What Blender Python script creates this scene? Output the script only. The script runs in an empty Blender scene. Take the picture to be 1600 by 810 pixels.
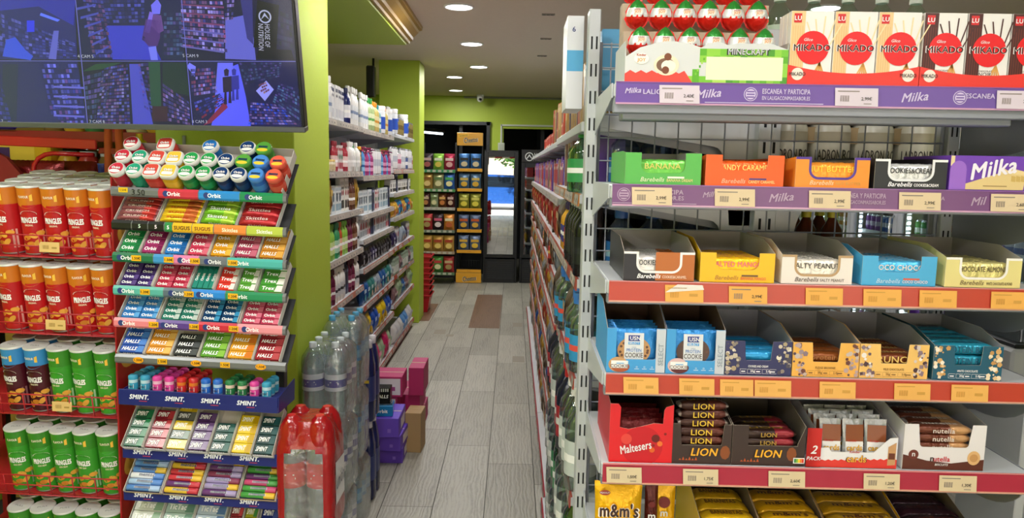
import bpy, math, random
from mathutils import Matrix, Vector
random.seed(7)
PI = math.pi
sc = bpy.context.scene
COL = sc.collection
# ------------------------------------------------------------------ camera
FOC = 1150.0; TH = math.atan(140 / 1150); RO = .0185; H = 1.6
cd = bpy.data.cameras.new('camera'); cd.sensor_width = 36; cd.lens = 36 * FOC / 1600
cd.clip_start = .05; cd.clip_end = 200
cam = bpy.data.objects.new('camera', cd); COL.objects.link(cam)
_c, _s = math.cos(RO), math.sin(RO)
_R = Vector((_c, _s * math.sin(TH), _s * math.cos(TH)))
_D = Vector((_s, -_c * math.sin(TH), -_c * math.cos(TH)))
_B = Vector((0, -math.cos(TH), math.sin(TH)))
cam.matrix_world = Matrix(((_R.x, -_D.x, _B.x, 0), (_R.y, -_D.y, _B.y, 0), (_R.z, -_D.z, _B.z, H), (0, 0, 0, 1)))
sc.camera = cam
# ------------------------------------------------------------------ world, exposure
sc.view_settings.view_transform = 'Standard'; sc.view_settings.look = 'None'
sc.view_settings.gamma = 1; sc.view_settings.use_curve_mapping = False
sc.view_settings.exposure = -0.1
sc.cycles.transparent_max_bounces = 40
w = bpy.data.worlds.new('sky'); sc.world = w; w.use_nodes = True
w.node_tree.nodes['Background'].inputs[0].default_value = (.72, .86, 1, 1)
w.node_tree.nodes['Background'].inputs[1].default_value = 3.2
CEIL = 2.66
LIGHT_W = 17.5
# street sun
sd = bpy.data.lights.new('sun', 'SUN'); sd.energy = 30; sd.angle = .01; sd.color = (1, .95, .85)
so = bpy.data.objects.new('sun', sd); COL.objects.link(so); so.rotation_euler = (math.radians(-38), math.radians(-20), 0); so.location = (0, -9, 8)
# daylight entering by the open shopfront behind the camera: portal for the sky
for nm, x0, x1, z0, z1 in (('shopfront_portal', -2.2, 2.9, .05, 2.3),):
    pl = bpy.data.lights.new(nm, 'AREA'); pl.shape = 'RECTANGLE'; pl.size = x1 - x0; pl.size_y = z1 - z0
    pl.cycles.is_portal = True
    po = bpy.data.objects.new(nm, pl); COL.objects.link(po); po.location = ((x0 + x1) / 2, -2.42, (z0 + z1) / 2)
    po.rotation_euler = (math.radians(90), 0, 0)

# ------------------------------------------------------------------ helpers
def lin(h):
    h = h.lstrip('#'); o = []
    for i in (0, 2, 4):
        c = int(h[i:i + 2], 16) / 255
        o.append(c / 12.92 if c <= .04045 else ((c + .055) / 1.055) ** 2.4)
    return (*o, 1)
_M = {}
def mat(h, rough=.45, metal=0, emit=0, kind='', bump=0, spec=.5, vary=0, scale=20, coat=0):
    key = (h, rough, metal, emit, kind, bump, spec, vary, scale, coat)
    if key in _M: return _M[key]
    m = bpy.data.materials.new(f'surface_{len(_M)}'); m.use_nodes = True; nt = m.node_tree; n = nt.nodes; L = nt.links
    b = n['Principled BSDF']; b.inputs['Base Color'].default_value = lin(h)
    b.inputs['Roughness'].default_value = rough; b.inputs['Metallic'].default_value = metal
    b.inputs['Specular IOR Level'].default_value = spec
    if coat: b.inputs['Coat Weight'].default_value = coat; b.inputs['Coat Roughness'].default_value = .15
    if emit: b.inputs['Emission Color'].default_value = lin(h); b.inputs['Emission Strength'].default_value = emit
    if bump or vary:
        tc = n.new('ShaderNodeTexCoord'); no = n.new('ShaderNodeTexNoise'); no.inputs['Scale'].default_value = scale; no.inputs['Detail'].default_value = 4
        L.new(tc.outputs['Object'], no.inputs['Vector'])
        if bump:
            bp = n.new('ShaderNodeBump'); bp.inputs['Strength'].default_value = bump; bp.inputs['Distance'].default_value = .01
            L.new(no.outputs['Fac'], bp.inputs['Height']); L.new(bp.outputs[0], b.inputs['Normal'])
        if vary:
            mx = n.new('ShaderNodeMixRGB'); mx.inputs[1].default_value = tuple(c * (1 - vary) for c in lin(h)[:3]) + (1,)
            mx.inputs[2].default_value = tuple(min(1, c * (1 + vary)) for c in lin(h)[:3]) + (1,)
            L.new(no.outputs['Fac'], mx.inputs[0]); L.new(mx.outputs[0], b.inputs['Base Color'])
    if kind == 'film':      # clear plastic or glass: see-through with reflections and a faint tint
        out = n['Material Output']; t = n.new('ShaderNodeBsdfTransparent'); t.inputs[0].default_value = lin(h)
        g = n.new('ShaderNodeBsdfGlossy'); g.inputs['Roughness'].default_value = rough
        fr = n.new('ShaderNodeLayerWeight'); fr.inputs['Blend'].default_value = .35
        mr = n.new('ShaderNodeMapRange'); mr.inputs['To Min'].default_value = spec * .12; mr.inputs['To Max'].default_value = .75
        L.new(fr.outputs['Facing'], mr.inputs['Value'])
        mx = n.new('ShaderNodeMixShader'); L.new(mr.outputs[0], mx.inputs[0]); L.new(g.outputs[0], mx.inputs[2])
        df = n.new('ShaderNodeBsdfDiffuse'); df.inputs[0].default_value = lin(h); m2 = n.new('ShaderNodeMixShader'); m2.inputs[0].default_value = .19 if spec >= 1.15 else (.04 if spec >= .6 else .008)
        L.new(t.outputs[0], m2.inputs[1]); L.new(df.outputs[0], m2.inputs[2]); L.new(m2.outputs[0], mx.inputs[1])
        if bump: L.new(bp.outputs[0], g.inputs['Normal'])
        L.new(mx.outputs[0], out.inputs['Surface'])
    if kind == 'tint':      # coloured translucent plastic
        out = n['Material Output']; t = n.new('ShaderNodeBsdfTransparent'); t.inputs[0].default_value = lin(h)
        mx = n.new('ShaderNodeMixShader'); mx.inputs[0].default_value = .82; L.new(t.outputs[0], mx.inputs[1]); L.new(b.outputs[0], mx.inputs[2])
        L.new(mx.outputs[0], out.inputs['Surface'])
    _M[key] = m; return m
def P(h, r=.35): return mat(h, r)
def foil(h): return mat(h, .28, .35, bump=.35, scale=60)
def emi(h, s=1.0):
    key = ('emi', h, s)
    if key in _M: return _M[key]
    m = bpy.data.materials.new(f'light_{len(_M)}'); m.use_nodes = True; b = m.node_tree.nodes['Principled BSDF']
    b.inputs['Base Color'].default_value = (.008, .008, .01, 1); b.inputs['Roughness'].default_value = .3; b.inputs['Specular IOR Level'].default_value = .15
    b.inputs['Emission Color'].default_value = lin(h); b.inputs['Emission Strength'].default_value = s
    _M[key] = m; return m

_TX = {}
def textgeo(s, bold=0.0, shear=0.0, layers=False):
    bold = round(bold, 4); k = (s, bold, shear, layers)
    if k not in _TX:
        c = bpy.data.curves.new('t', 'FONT'); c.body = s; c.size = 1; c.resolution_u = 2; c.shear = shear
        c.space_character = 1.0 + bold * .9
        o = bpy.data.objects.new('t', c); me = bpy.data.meshes.new_from_object(o)
        vs = [(v.co.x, v.co.y) for v in me.vertices]; fs = [tuple(p.vertices) for p in me.polygons]
        lay = [0] * len(vs)
        if bold and layers:      # thicken the strokes by laying the letters over themselves, slightly shifted
            d = bold * .42; n0 = len(vs); f0 = list(fs); v0 = list(vs)
            for k_, (dx, dy) in enumerate(((d, 0), (-d, 0), (0, d * .8), (0, -d * .8))):
                vs += [(x + dx, y + dy) for x, y in v0]; lay += [k_ + 1] * n0; fs += [tuple(i + n0 * (k_ + 1) for i in f) for f in f0]
        bpy.data.objects.remove(o); bpy.data.curves.remove(c); bpy.data.meshes.remove(me)
        x0 = min(v[0] for v in vs); x1 = max(v[0] for v in vs); y0 = min(v[1] for v in vs); y1 = max(v[1] for v in vs)
        _TX[k] = ([((x - x0) / (x1 - x0) - .5, (y - y0) / (y1 - y0) - .5) + ((lay[i] * .00007,) if layers else ()) for i, (x, y) in enumerate(vs)], fs, (x1 - x0) / (y1 - y0))
    return _TX[k]

class MB:
    def __init__(s): s.v = []; s.f = []; s.mi = []; s.ms = []; s.sm = []; s.X = Matrix()
    def m(s, mt):
        if mt not in s.ms: s.ms.append(mt)
        return s.ms.index(mt)
    def add(s, vs, fs, mt, smooth=False):
        b = len(s.v); X = s.X
        s.v += [tuple(X @ Vector(p)) for p in vs]
        for i, f in enumerate(fs):
            s.f.append(tuple(b + k for k in f)); s.mi.append(s.m(mt[i] if isinstance(mt, list) else mt)); s.sm.append(smooth)
        return s
    def box(s, x0, x1, y0, y1, z0, z1, mt, bev=0, front=None, top=None, right=None):
        if bev and min(x1 - x0, y1 - y0, z1 - z0) > 2.2 * bev:
            # chamfered vertical + horizontal edges: 24 verts
            b = bev; V = []; F = []
            xs = (x0, x1); ys = (y0, y1); zs = (z0, z1)
            idx = {}
            for i in (0, 1):
                for j in (0, 1):
                    for k in (0, 1):
                        sx = b if i == 0 else -b; sy = b if j == 0 else -b; sz = b if k == 0 else -b
                        idx[i, j, k, 'x'] = len(V); V.append((xs[i], ys[j] + sy, zs[k] + sz))
                        idx[i, j, k, 'y'] = len(V); V.append((xs[i] + sx, ys[j], zs[k] + sz))
                        idx[i, j, k, 'z'] = len(V); V.append((xs[i] + sx, ys[j] + sy, zs[k]))
            def q(a, *c): F.append(tuple(idx[(*t, a)] for t in c))
            q('x', (0, 0, 0), (0, 0, 1), (0, 1, 1), (0, 1, 0)); q('x', (1, 0, 0), (1, 1, 0), (1, 1, 1), (1, 0, 1))
            q('y', (0, 0, 0), (1, 0, 0), (1, 0, 1), (0, 0, 1)); q('y', (0, 1, 0), (0, 1, 1), (1, 1, 1), (1, 1, 0))
            q('z', (0, 0, 0), (0, 1, 0), (1, 1, 0), (1, 0, 0)); q('z', (0, 0, 1), (1, 0, 1), (1, 1, 1), (0, 1, 1))
            for j in (0, 1):
                for k in (0, 1): F.append((idx[0, j, k, 'y'], idx[1, j, k, 'y'], idx[1, j, k, 'z'], idx[0, j, k, 'z']))
            for i in (0, 1):
                for k in (0, 1): F.append((idx[i, 0, k, 'x'], idx[i, 1, k, 'x'], idx[i, 1, k, 'z'], idx[i, 0, k, 'z']))
                for j in (0, 1): F.append((idx[i, j, 0, 'x'], idx[i, j, 1, 'x'], idx[i, j, 1, 'y'], idx[i, j, 0, 'y']))
                for j in (0, 1):
                    for k in (0, 1): F.append((idx[i, j, k, 'x'], idx[i, j, k, 'y'], idx[i, j, k, 'z']))
            mm = [mt] * len(F)
            if right: mm[1] = right
            if front: mm[2] = front
            if top: mm[5] = top
            return s.add(V, F, mm)
        V = [(x0, y0, z0), (x1, y0, z0), (x1, y1, z0), (x0, y1, z0), (x0, y0, z1), (x1, y0, z1), (x1, y1, z1), (x0, y1, z1)]
        return s.add(V, [(0, 3, 2, 1), (4, 5, 6, 7), (0, 1, 5, 4), (2, 3, 7, 6), (3, 0, 4, 7), (1, 2, 6, 5)],
                     [mt, top or mt, front or mt, mt, mt, right or mt])
    def poly(s, pts, mt): return s.add(pts, [tuple(range(len(pts)))], mt)
    def xz(s, pts, y, mt): return s.poly([(p[0], y, p[1]) for p in pts], mt)
    def rect(s, x0, x1, z0, z1, y, mt): return s.xz([(x0, z0), (x1, z0), (x1, z1), (x0, z1)], y, mt)
    def prism(s, pts, axis, a0, a1, mt, side=None):
        """pts 2-D; axis is the extrusion axis: 'y' -> (x,z), 'x' -> (y,z), 'z' -> (x,y)"""
        def P3(p, a): return {'y': (p[0], a, p[1]), 'x': (a, p[0], p[1]), 'z': (p[0], p[1], a)}[axis]
        n = len(pts); V = [P3(p, a0) for p in pts] + [P3(p, a1) for p in pts]
        F = [tuple(range(n)), tuple(range(2 * n - 1, n - 1, -1))] + [(i, i + n, (i + 1) % n + n, (i + 1) % n) for i in range(n)]
        return s.add(V, F, [mt, mt] + [side or mt] * n)
    def lathe(s, prof, mt, n=20, c=(0, 0, 0), sx=1, sy=1, sq=0, cap=True, smooth=True):
        V = []; F = []; MM = []
        for r, z in prof:
            for i in range(n):
                a = 2 * PI * i / n; ca, sa = math.cos(a), math.sin(a)
                if sq: k = (abs(ca) ** sq + abs(sa) ** sq) ** (-1 / sq)
                else: k = 1
                V.append((c[0] + r * k * ca * sx, c[1] + r * k * sa * sy, c[2] + z))
        for j in range(len(prof) - 1):
            for i in range(n):
                F.append((j * n + i, j * n + (i + 1) % n, (j + 1) * n + (i + 1) % n, (j + 1) * n + i))
                MM.append(mt[j] if isinstance(mt, (list, tuple)) else mt)
        if isinstance(mt, (list, tuple)): e0, e1 = mt[0], mt[-1]
        else: e0 = e1 = mt
        s.add(V, F, MM, smooth)
        if cap:
            k = (len(prof) - 1) * n
            s.add([V[i] for i in range(n)][::-1], [tuple(range(n))], e0)
            s.add([V[k + i] for i in range(n)], [tuple(range(n))], e1)
        return s
    def tube(s, pts, r, mt, n=8):
        V = []; F = []; pts = [Vector(p) for p in pts]
        for i, p in enumerate(pts):
            t = (pts[min(i + 1, len(pts) - 1)] - pts[max(i - 1, 0)]).normalized()
            a = t.orthogonal() if i == 0 else (a - t * a.dot(t))
            a = a.normalized(); b = t.cross(a)
            for k in range(n):
                q = p + (a * math.cos(2 * PI * k / n) + b * math.sin(2 * PI * k / n)) * r; V.append(tuple(q))
        for i in range(len(pts) - 1):
            for k in range(n): F.append((i * n + k, i * n + (k + 1) % n, (i + 1) * n + (k + 1) % n, (i + 1) * n + k))
        F.append(tuple(range(n))[::-1]); F.append(tuple((len(pts) - 1) * n + k for k in range(n)))
        return s.add(V, F, mt, True)
    def disc(s, cx, cz, r, y, mt, n=20, rz=None):
        return s.xz([(cx + r * math.cos(2 * PI * i / n), cz + (rz or r) * math.sin(2 * PI * i / n)) for i in range(n)], y, mt)
    def text(s, t, cx, cz, h, y, mt, w=None, bold=.02, shear=0, rot=0, arc=0):
        """text on the plane y=const facing -y"""
        V, F, asp = textgeo(t, bold, shear, True); W = w or asp * h
        cr, sr = math.cos(rot), math.sin(rot); vs = []
        for a, b, e in V:
            X, Z = a * W, b * h + arc * (a * a)
            vs.append((cx + X * cr - Z * sr, y - e, cz + X * sr + Z * cr))
        return s.add(vs, F, mt)
    def textz(s, t, cx, cy, h, z, mt, w=None, bold=.02, shear=0):
        """text on the plane z=const seen from above"""
        V, F, asp = textgeo(t, bold, shear, True); W = w or asp * h
        return s.add([(cx + a * W, cy + b * h, z + e) for a, b, e in V], F, mt)
    def textc(s, t, r, zc, h, mt, w=None, ang=0, bold=.02, c=(0, 0)):
        """text wrapped on a cylinder, centred on -y"""
        V, F, asp = textgeo(t, bold, 0, True); W = w or asp * h
        vs = []
        for a, b, e in V:
            q = ang + a * W / r; vs.append((c[0] + (r + e) * math.sin(q), c[1] - (r + e) * math.cos(q), zc + b * h))
        return s.add(vs, F, mt)
    def curved(s, pts, r, mt, c=(0, 0), ang=0):
        return s.add([(c[0] + r * math.sin(ang + p[0] / r), c[1] - r * math.cos(ang + p[0] / r), p[1]) for p in pts], [tuple(range(len(pts)))], mt)
    def grid(s, fn, nu, nv, mt, smooth=True):
        V = [fn(i / nu, j / nv) for j in range(nv + 1) for i in range(nu + 1)]
        F = [(j * (nu + 1) + i, j * (nu + 1) + i + 1, (j + 1) * (nu + 1) + i + 1, (j + 1) * (nu + 1) + i) for j in range(nv) for i in range(nu)]
        if callable(mt): return s.add(V, F, [mt((i + .5) / nu, (j + .5) / nv) for j in range(nv) for i in range(nu)], smooth)
        return s.add(V, F, mt, smooth)
    def mesh(s, name='m'):
        me = bpy.data.meshes.new(name); me.from_pydata(s.v, [], s.f)
        for m_ in s.ms: me.materials.append(m_)
        me.polygons.foreach_set('material_index', s.mi); me.polygons.foreach_set('use_smooth', s.sm); me.update()
        return me

def T(x=0, y=0, z=0): return Matrix.Translation((x, y, z))
def RX(a): return Matrix.Rotation(math.radians(a), 4, 'X')
def RY(a): return Matrix.Rotation(math.radians(a), 4, 'Y')
def RZ(a): return Matrix.Rotation(math.radians(a), 4, 'Z')
LABELS = {}
def _tag(o, label, cat, group):
    o['label'] = label; o['category'] = cat
    if group: o['group'] = group
    LABELS.setdefault(label, []).append(o)
def inst(spec, name, label, cat, M, group=None):
    """spec: a mesh, or a list of (part name, mesh, label or None, [sub-parts])"""
    if not isinstance(spec, list):
        o = bpy.data.objects.new(name, spec); COL.objects.link(o); o.matrix_world = M; _tag(o, label, cat, group); return o
    r = bpy.data.objects.new(name, None); r.empty_display_size = .02; COL.objects.link(r); r.matrix_world = M; _tag(r, label, cat, group)
    def kids(parent, lst):
        for q in lst:
            pn, me = q[0], q[1]
            c = bpy.data.objects.new(pn, me); COL.objects.link(c); c.parent = parent
            if len(q) > 4 and q[4] is not None: c.matrix_local = q[4]
            if len(q) > 2 and q[2]: c['label'] = q[2]
            if len(q) > 3 and q[3]: kids(c, q[3])
    kids(r, spec); return r
def struct(name, mb, M=None):
    o = bpy.data.objects.new(name, mb.mesh(name)); COL.objects.link(o); o['kind'] = 'structure'
    if M: o.matrix_world = M
    return o
ORD = ['first', 'second', 'third', 'fourth', 'fifth', 'sixth', 'seventh', 'eighth', 'ninth', 'tenth', 'eleventh', 'twelfth',
       'thirteenth', 'fourteenth', 'fifteenth', 'sixteenth', 'seventeenth', 'eighteenth', 'nineteenth', 'twentieth']
ORD += ['twenty-' + o for o in ORD[:9]] + ['thirtieth'] + ['thirty-' + o for o in ORD[:9]] + ['fortieth'] + ['forty-' + o for o in ORD[:9]] + ['fiftieth'] + ['fifty-' + o for o in ORD[:9]]
def ray(px, py):
    u, v = px - 800, py - 405; u2 = _c * u + _s * v; v2 = -_s * u + _c * v
    y = FOC * math.cos(TH) - v2 * math.sin(TH); z = -FOC * math.sin(TH) - v2 * math.cos(TH)
    return Vector((u2 / y, 1, z / y))

# ================================================================== the room
GREEN = mat('#A6BC35', .55, bump=.05, scale=90, vary=.05)
GREEN_D = GREEN
# floor: wood-look tiles laid as planks
fl = MB(); fl.add([(-2.6, -2.6, -.004), (3.9, -2.6, -.004), (3.9, 13.4, -.004), (-2.6, 13.4, -.004)], [(0, 1, 2, 3)], mat('#3C3B36', .8))
def plank(h):
    m = bpy.data.materials.new('plank_tile'); m.use_nodes = True; n = m.node_tree.nodes; L = m.node_tree.links; b = n['Principled BSDF']
    tc = n.new('ShaderNodeTexCoord'); mp = n.new('ShaderNodeMapping'); mp.inputs['Scale'].default_value = (1, .22, 1)
    L.new(tc.outputs['Object'], mp.inputs['Vector'])
    w1 = n.new('ShaderNodeTexNoise'); w1.inputs['Scale'].default_value = 9; w1.inputs['Detail'].default_value = 3; w1.inputs['Distortion'].default_value = 1.2
    w2 = n.new('ShaderNodeTexWave'); w2.inputs['Scale'].default_value = 16; w2.inputs['Distortion'].default_value = 9; w2.inputs['Detail'].default_value = 3; w2.inputs['Detail Scale'].default_value = 1.4
    for k in (w1, w2): L.new(mp.outputs[0], k.inputs['Vector'])
    w3 = n.new('ShaderNodeTexNoise'); w3.inputs['Scale'].default_value = 160; L.new(mp.outputs[0], w3.inputs['Vector'])
    a = n.new('ShaderNodeMath'); a.operation = 'MULTIPLY_ADD'; L.new(w2.outputs['Fac'], a.inputs[0]); a.inputs[1].default_value = .35; L.new(w1.outputs['Fac'], a.inputs[2])
    a2 = n.new('ShaderNodeMath'); a2.operation = 'MULTIPLY_ADD'; L.new(w3.outputs['Fac'], a2.inputs[0]); a2.inputs[1].default_value = .5; L.new(a.outputs[0], a2.inputs[2])
    cr = n.new('ShaderNodeValToRGB'); c = lin(h)
    cr.color_ramp.elements[0].position = .4; cr.color_ramp.elements[0].color = tuple(x * .62 for x in c[:3]) + (1,)
    cr.color_ramp.elements[1].position = 1.25; cr.color_ramp.elements[1].position = 1.0; cr.color_ramp.elements[1].color = tuple(x * 1.12 for x in c[:3]) + (1,)
    L.new(a2.outputs[0], cr.inputs[0]); L.new(cr.outputs[0], b.inputs['Base Color']); b.inputs['Roughness'].default_value = .42
    bp = n.new('ShaderNodeBump'); bp.inputs['Strength'].default_value = .25; bp.inputs['Distance'].default_value = .004; L.new(a2.outputs[0], bp.inputs['Height']); L.new(bp.outputs[0], b.inputs['Normal'])
    return m
PL = [plank(h) for h in ('#98958B', '#928F85', '#9E9B91', '#8C897F')]
PB = plank('#6E5442')
for ci in range(-8, 16):
    x0 = -.11 + .245 * ci; off = 3.86 - .26 * (ci - 0)
    k0 = math.floor((-2.6 - off) / 1.05)
    for k in range(k0, k0 + 17):
        y0 = off + 1.05 * k
        a, b_ = max(y0, -2.6), min(y0 + 1.05, 13.4)
        if b_ - a < .05: continue
        fl.add([(x0 + .002, a + .0015, 0), (x0 + .243, a + .0015, 0), (x0 + .243, b_ - .0015, 0), (x0 + .002, b_ - .0015, 0)], [(0, 1, 2, 3)], PL[(ci * 7 + k * 5) % 4])
for x0, x1, y0, y1 in ((-.43, -.115, 7.3, 9.3), (-1.0, -.86, 7.6, 8.6)):
    fl.add([(x0, y0, .0006), (x1, y0, .0006), (x1, y1, .0006), (x0, y1, .0006)], [(0, 1, 2, 3)], PB)
for x0, x1, y0, y1 in ((-.75, -.64, 7.0, 7.2), (.02, .12, 6.0, 6.2), (.02, .12, 7.4, 7.6), (-.62, -.55, 6.9, 7.0)):
    fl.add([(x0, y0, .0006), (x1, y0, .0006), (x1, y1, .0006), (x0, y1, .0006)], [(0, 1, 2, 3)], mat('#8D8678', .5))
struct('floor', fl)
# ceiling with small slot vents
ce = MB(); ce.box(-2.5, 3.9, -2.5, 13.3, CEIL, CEIL + .05, mat('#D6C6B6', .8, bump=.1, scale=40, vary=.04))
struct('ceiling', ce)
# walls
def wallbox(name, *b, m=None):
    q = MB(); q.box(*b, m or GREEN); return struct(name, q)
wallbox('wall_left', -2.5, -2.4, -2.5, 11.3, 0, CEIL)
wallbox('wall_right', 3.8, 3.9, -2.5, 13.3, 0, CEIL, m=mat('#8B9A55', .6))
# back wall with two dark openings
wb = MB(); Y0, Y1 = 11.05, 11.2
wb.box(-2.5, -1.6, Y0, Y1, 0, CEIL, GREEN); wb.box(-1.6, -.36, Y0, Y1, 2.28, CEIL, GREEN)
wb.box(-.36, -.16, Y0, Y1, 0, CEIL, GREEN); wb.box(-.16, .72, Y0, Y1, 2.2, CEIL, GREEN); wb.box(.72, 3.9, Y0, Y1, 0, CEIL, GREEN)
struct('wall_back', wb)
tr = MB(); W = mat('#C9CFC0', .6)
tr.box(-.2, .75, Y0 - .02, Y0, 2.235, 2.26, W, .002); tr.box(-.205, -.18, Y0 - .02, Y0, 1.98, 2.26, W, .002); tr.box(-.75, 1.2, Y0 - .03, Y0, 2.63, 2.655, mat('#8E9080', .6), .002)
struct('trim_1', tr)
# dark back room
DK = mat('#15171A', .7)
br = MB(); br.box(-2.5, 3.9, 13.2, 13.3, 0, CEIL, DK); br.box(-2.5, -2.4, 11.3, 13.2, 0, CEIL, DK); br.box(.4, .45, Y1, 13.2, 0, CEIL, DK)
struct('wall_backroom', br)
br = MB(); br.box(-1.6, -.36, Y1 - .04, Y1, 0, .4, DK); br.box(-.82, -.77, 11.08, Y1, 0, 2.28, mat('#101214', .5)); br.box(-1.62, -.35, 11.0, 11.05, 2.24, 2.29, mat('#22262A', .5)); br.box(-.41, -.36, 11.0, 11.05, 0, 2.29, mat('#22262A', .5))
struct('trim_2', br)
# pillars
for nm, b in (('wall_pillar_near', (-1.36, -.835, 2.82, 3.36, 0, CEIL)), ('wall_pillar_far', (-1.36, -.955, 7.5, 7.9, 0, CEIL))):
    q = MB(); q.box(*b, GREEN, .004); struct(nm, q)
# soffit and moulding
q = MB(); q.box(-2.4, -.83, -2.5, 5.72, 2.52, CEIL, GREEN)
struct('ceiling_soffit', q)
q = MB(); GO = mat('#A9853F', .4, bump=.1, scale=30)
prof = [(-.83, 2.535), (-.81, 2.535), (-.805, 2.55), (-.785, 2.56), (-.78, 2.58), (-.76, 2.6), (-.745, 2.615), (-.735, 2.63), (-.715, 2.635), (-.71, 2.66), (-.83, 2.66)]
q.prism(prof, 'y', -2.5, 5.76, GO); struct('trim_3', q)
# front wall: piers, header, open shopfront
q = MB(); q.box(-2.5, -2.2, -2.5, -2.4, 0, CEIL, GREEN); q.box(2.9, 3.9, -2.5, -2.4, 0, CEIL, GREEN); q.box(-2.2, 2.9, -2.5, -2.4, 2.32, CEIL, GREEN)
struct('wall_front', q)
q = MB(); AL = mat('#A8ACB0', .3, .8)
for x in (-2.2, -1.15, .75, 1.8, 2.87): q.box(x, x + .04, -2.47, -2.43, 0, 2.32, AL)
q.box(-2.2, 2.9, -2.47, -2.43, 2.28, 2.32, AL); q.box(-2.2, -1.15, -2.47, -2.43, 0, .1, AL); q.box(.75, 2.9, -2.47, -2.43, 0, .1, AL)
struct('window_1', q)

# ---- ceiling lights (real downlights: trim ring, bright diffuser, lamp)
def downlight(x, y, label, r=.09, k=1.0):
    a = MB(); a.lathe([(r + .012, 0), (r + .012, -.006), (r, -.01), (r, -.002)], mat('#E8E8E8', .4), 28)
    b = MB(); b.X = RX(180); b.lathe([(r - .002, .001), (r - .004, .006)], emi('#FFFFFF', 9), 28)
    inst([('trim_ring', a.mesh()), ('diffuser', b.mesh())], 'ceiling_downlight', label, 'ceiling light', T(x, y, CEIL), 'round downlights')
    L = bpy.data.lights.new('downlight_lamp', 'AREA'); L.shape = 'DISK'; L.size = 2 * r; L.energy = LIGHT_W * k; L.color = (1, .97, .93)
    o = bpy.data.objects.new('downlight_lamp', L); COL.objects.link(o); o.location = (x, y, CEIL - .012)
for x, y, l in ((-.38, 5.01, 'round white downlight in the ceiling, nearest over the aisle'), (-.378, 6.45, 'round white downlight in the ceiling, second nearest over the aisle'),
                (-.384, 7.86, 'round white downlight in the ceiling, third along the aisle'), (-.71, 8.76, 'round white downlight in the ceiling, left of the aisle row, nearer one'),
                (-.81, 10.24, 'round white downlight in the ceiling closest to the security camera'), (1.967, 4.85, 'round white downlight in the ceiling above the stick biscuit boxes'),
                (-.38, 3.3, 'round downlight over the open aisle just outside the view'), (-.38, 1.0, 'round downlight over the viewer'), (1.6, .4, 'round downlight in front of the snack shelves, right of viewer'), (.55, .55, 'round downlight in front of the snack shelves'), (-1.7, .6 , 'x'),
                (1.967, 7.3, 'round downlight over the drink coolers'), (-.38, -1.2, 'round downlight near the shop entrance'), (1.967, -1.2, 'round downlight near the shop entrance, right side')):
    if l == 'x': continue
    downlight(x, y, l, k=.52 if 'snack shelves' in l else (.8 if 'viewer' in l else 1))
# lamps below the soffit, unseen; extra ones added to brighten the left
def soffit_light(x, y, l):
    a = MB(); a.lathe([(.1, 0), (.1, -.006), (.09, -.01), (.09, -.002)], mat('#E8E8E8', .4), 28)
    b = MB(); b.X = RX(180); b.lathe([(.088, .001), (.086, .006)], emi('#FFFFFF', 9), 28)
    inst([('trim_ring', a.mesh()), ('diffuser', b.mesh())], 'ceiling_downlight', l, 'ceiling light', T(x, y, 2.52), 'round downlights')
    L = bpy.data.lights.new('downlight_lamp', 'AREA'); L.shape = 'DISK'; L.size = .18; L.energy = LIGHT_W * .8; L.color = (1, .97, .93)
    o = bpy.data.objects.new('downlight_lamp', L); COL.objects.link(o); o.location = (x, y, 2.508)
soffit_light(-1.3, .9, 'round downlight in the green soffit in front of the sweets rack')
soffit_light(-2.0, 1.3, 'added unseen downlight in the green soffit, brightening the tube crisps')  # extra unseen lamp, added to lift the crisps cans and lids
soffit_light(-1.3, -.9, 'added unseen downlight in the green soffit by the entrance, brightening the left side')  # another unseen lamp, added for more light on the left
# small ceiling vents
for i, (x, y) in enumerate(((.218, 5.2), (.242, 6.14), (.245, 7.05))):
    a = MB(); a.box(-.045, .045, -.02, .02, -.006, 0, mat('#8D8276', .6), .001)
    b = MB()
    for k in range(3): b.box(-.04 + .027 * k, -.018 + .027 * k, -.008, .008, -.0075, -.005, mat('#2B2723', .7))
    inst([('vent_frame', a.mesh()), ('slots', b.mesh())], 'ceiling_vent', f'small slotted vent in the ceiling, {["nearest", "middle", "farthest"][i]} of three', 'vent', T(x, y, CEIL), 'ceiling vents')
# dome camera
a = MB(); a.lathe([(.055, 0), (.055, -.015), (.045, -.03)], P('#DADADA'), 20)
b = MB(); b.lathe([(.046, -.03), (.05, -.05), (.045, -.08), (.028, -.1), (.006, -.108)], P('#D6D6D6'), 20)
c = MB(); c.X = T(0, -.045, -.07) @ RX(70); c.lathe([(.022, 0), (.02, .008), (.004, .01)], mat('#101010', .15), 14)
inst([('mount', a.mesh()), ('dome', b.mesh(), None, [('lens', c.mesh(), 'black lens')])], 'security_camera', 'small white dome security camera on the ceiling near the back wall', 'camera', T(-.498, 10.8, CEIL))
# conduit junction box on back wall
a = MB(); a.box(-.05, .05, -.04, 0, -.07, .07, P('#BFC7B4'), .006); a.box(-.035, .035, -.043, -.04, -.05, .05, P('#AEB6A4'), .001)
inst(a.mesh(), 'junction_box', 'small white junction box on the green back wall above the fridge', 'junction box', T(-.19, Y0 - .001, 1.92))
# speaker on bracket in front of left wall
a = MB(); a.box(-.04, .04, -.05, .05, 0, .3, P('#121212'), .01)
b = MB(); b.tube([(0, .05, .15), (0, .1, .15), (0, .12, .3), (0, .12, .39)], .012, P('#1A1A1A'))
inst([('housing', a.mesh()), ('bracket', b.mesh())], 'wall_speaker', 'small black speaker hanging beside the far green pillar', 'speaker', T(-1.4, 7.3, 2.27))
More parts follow.
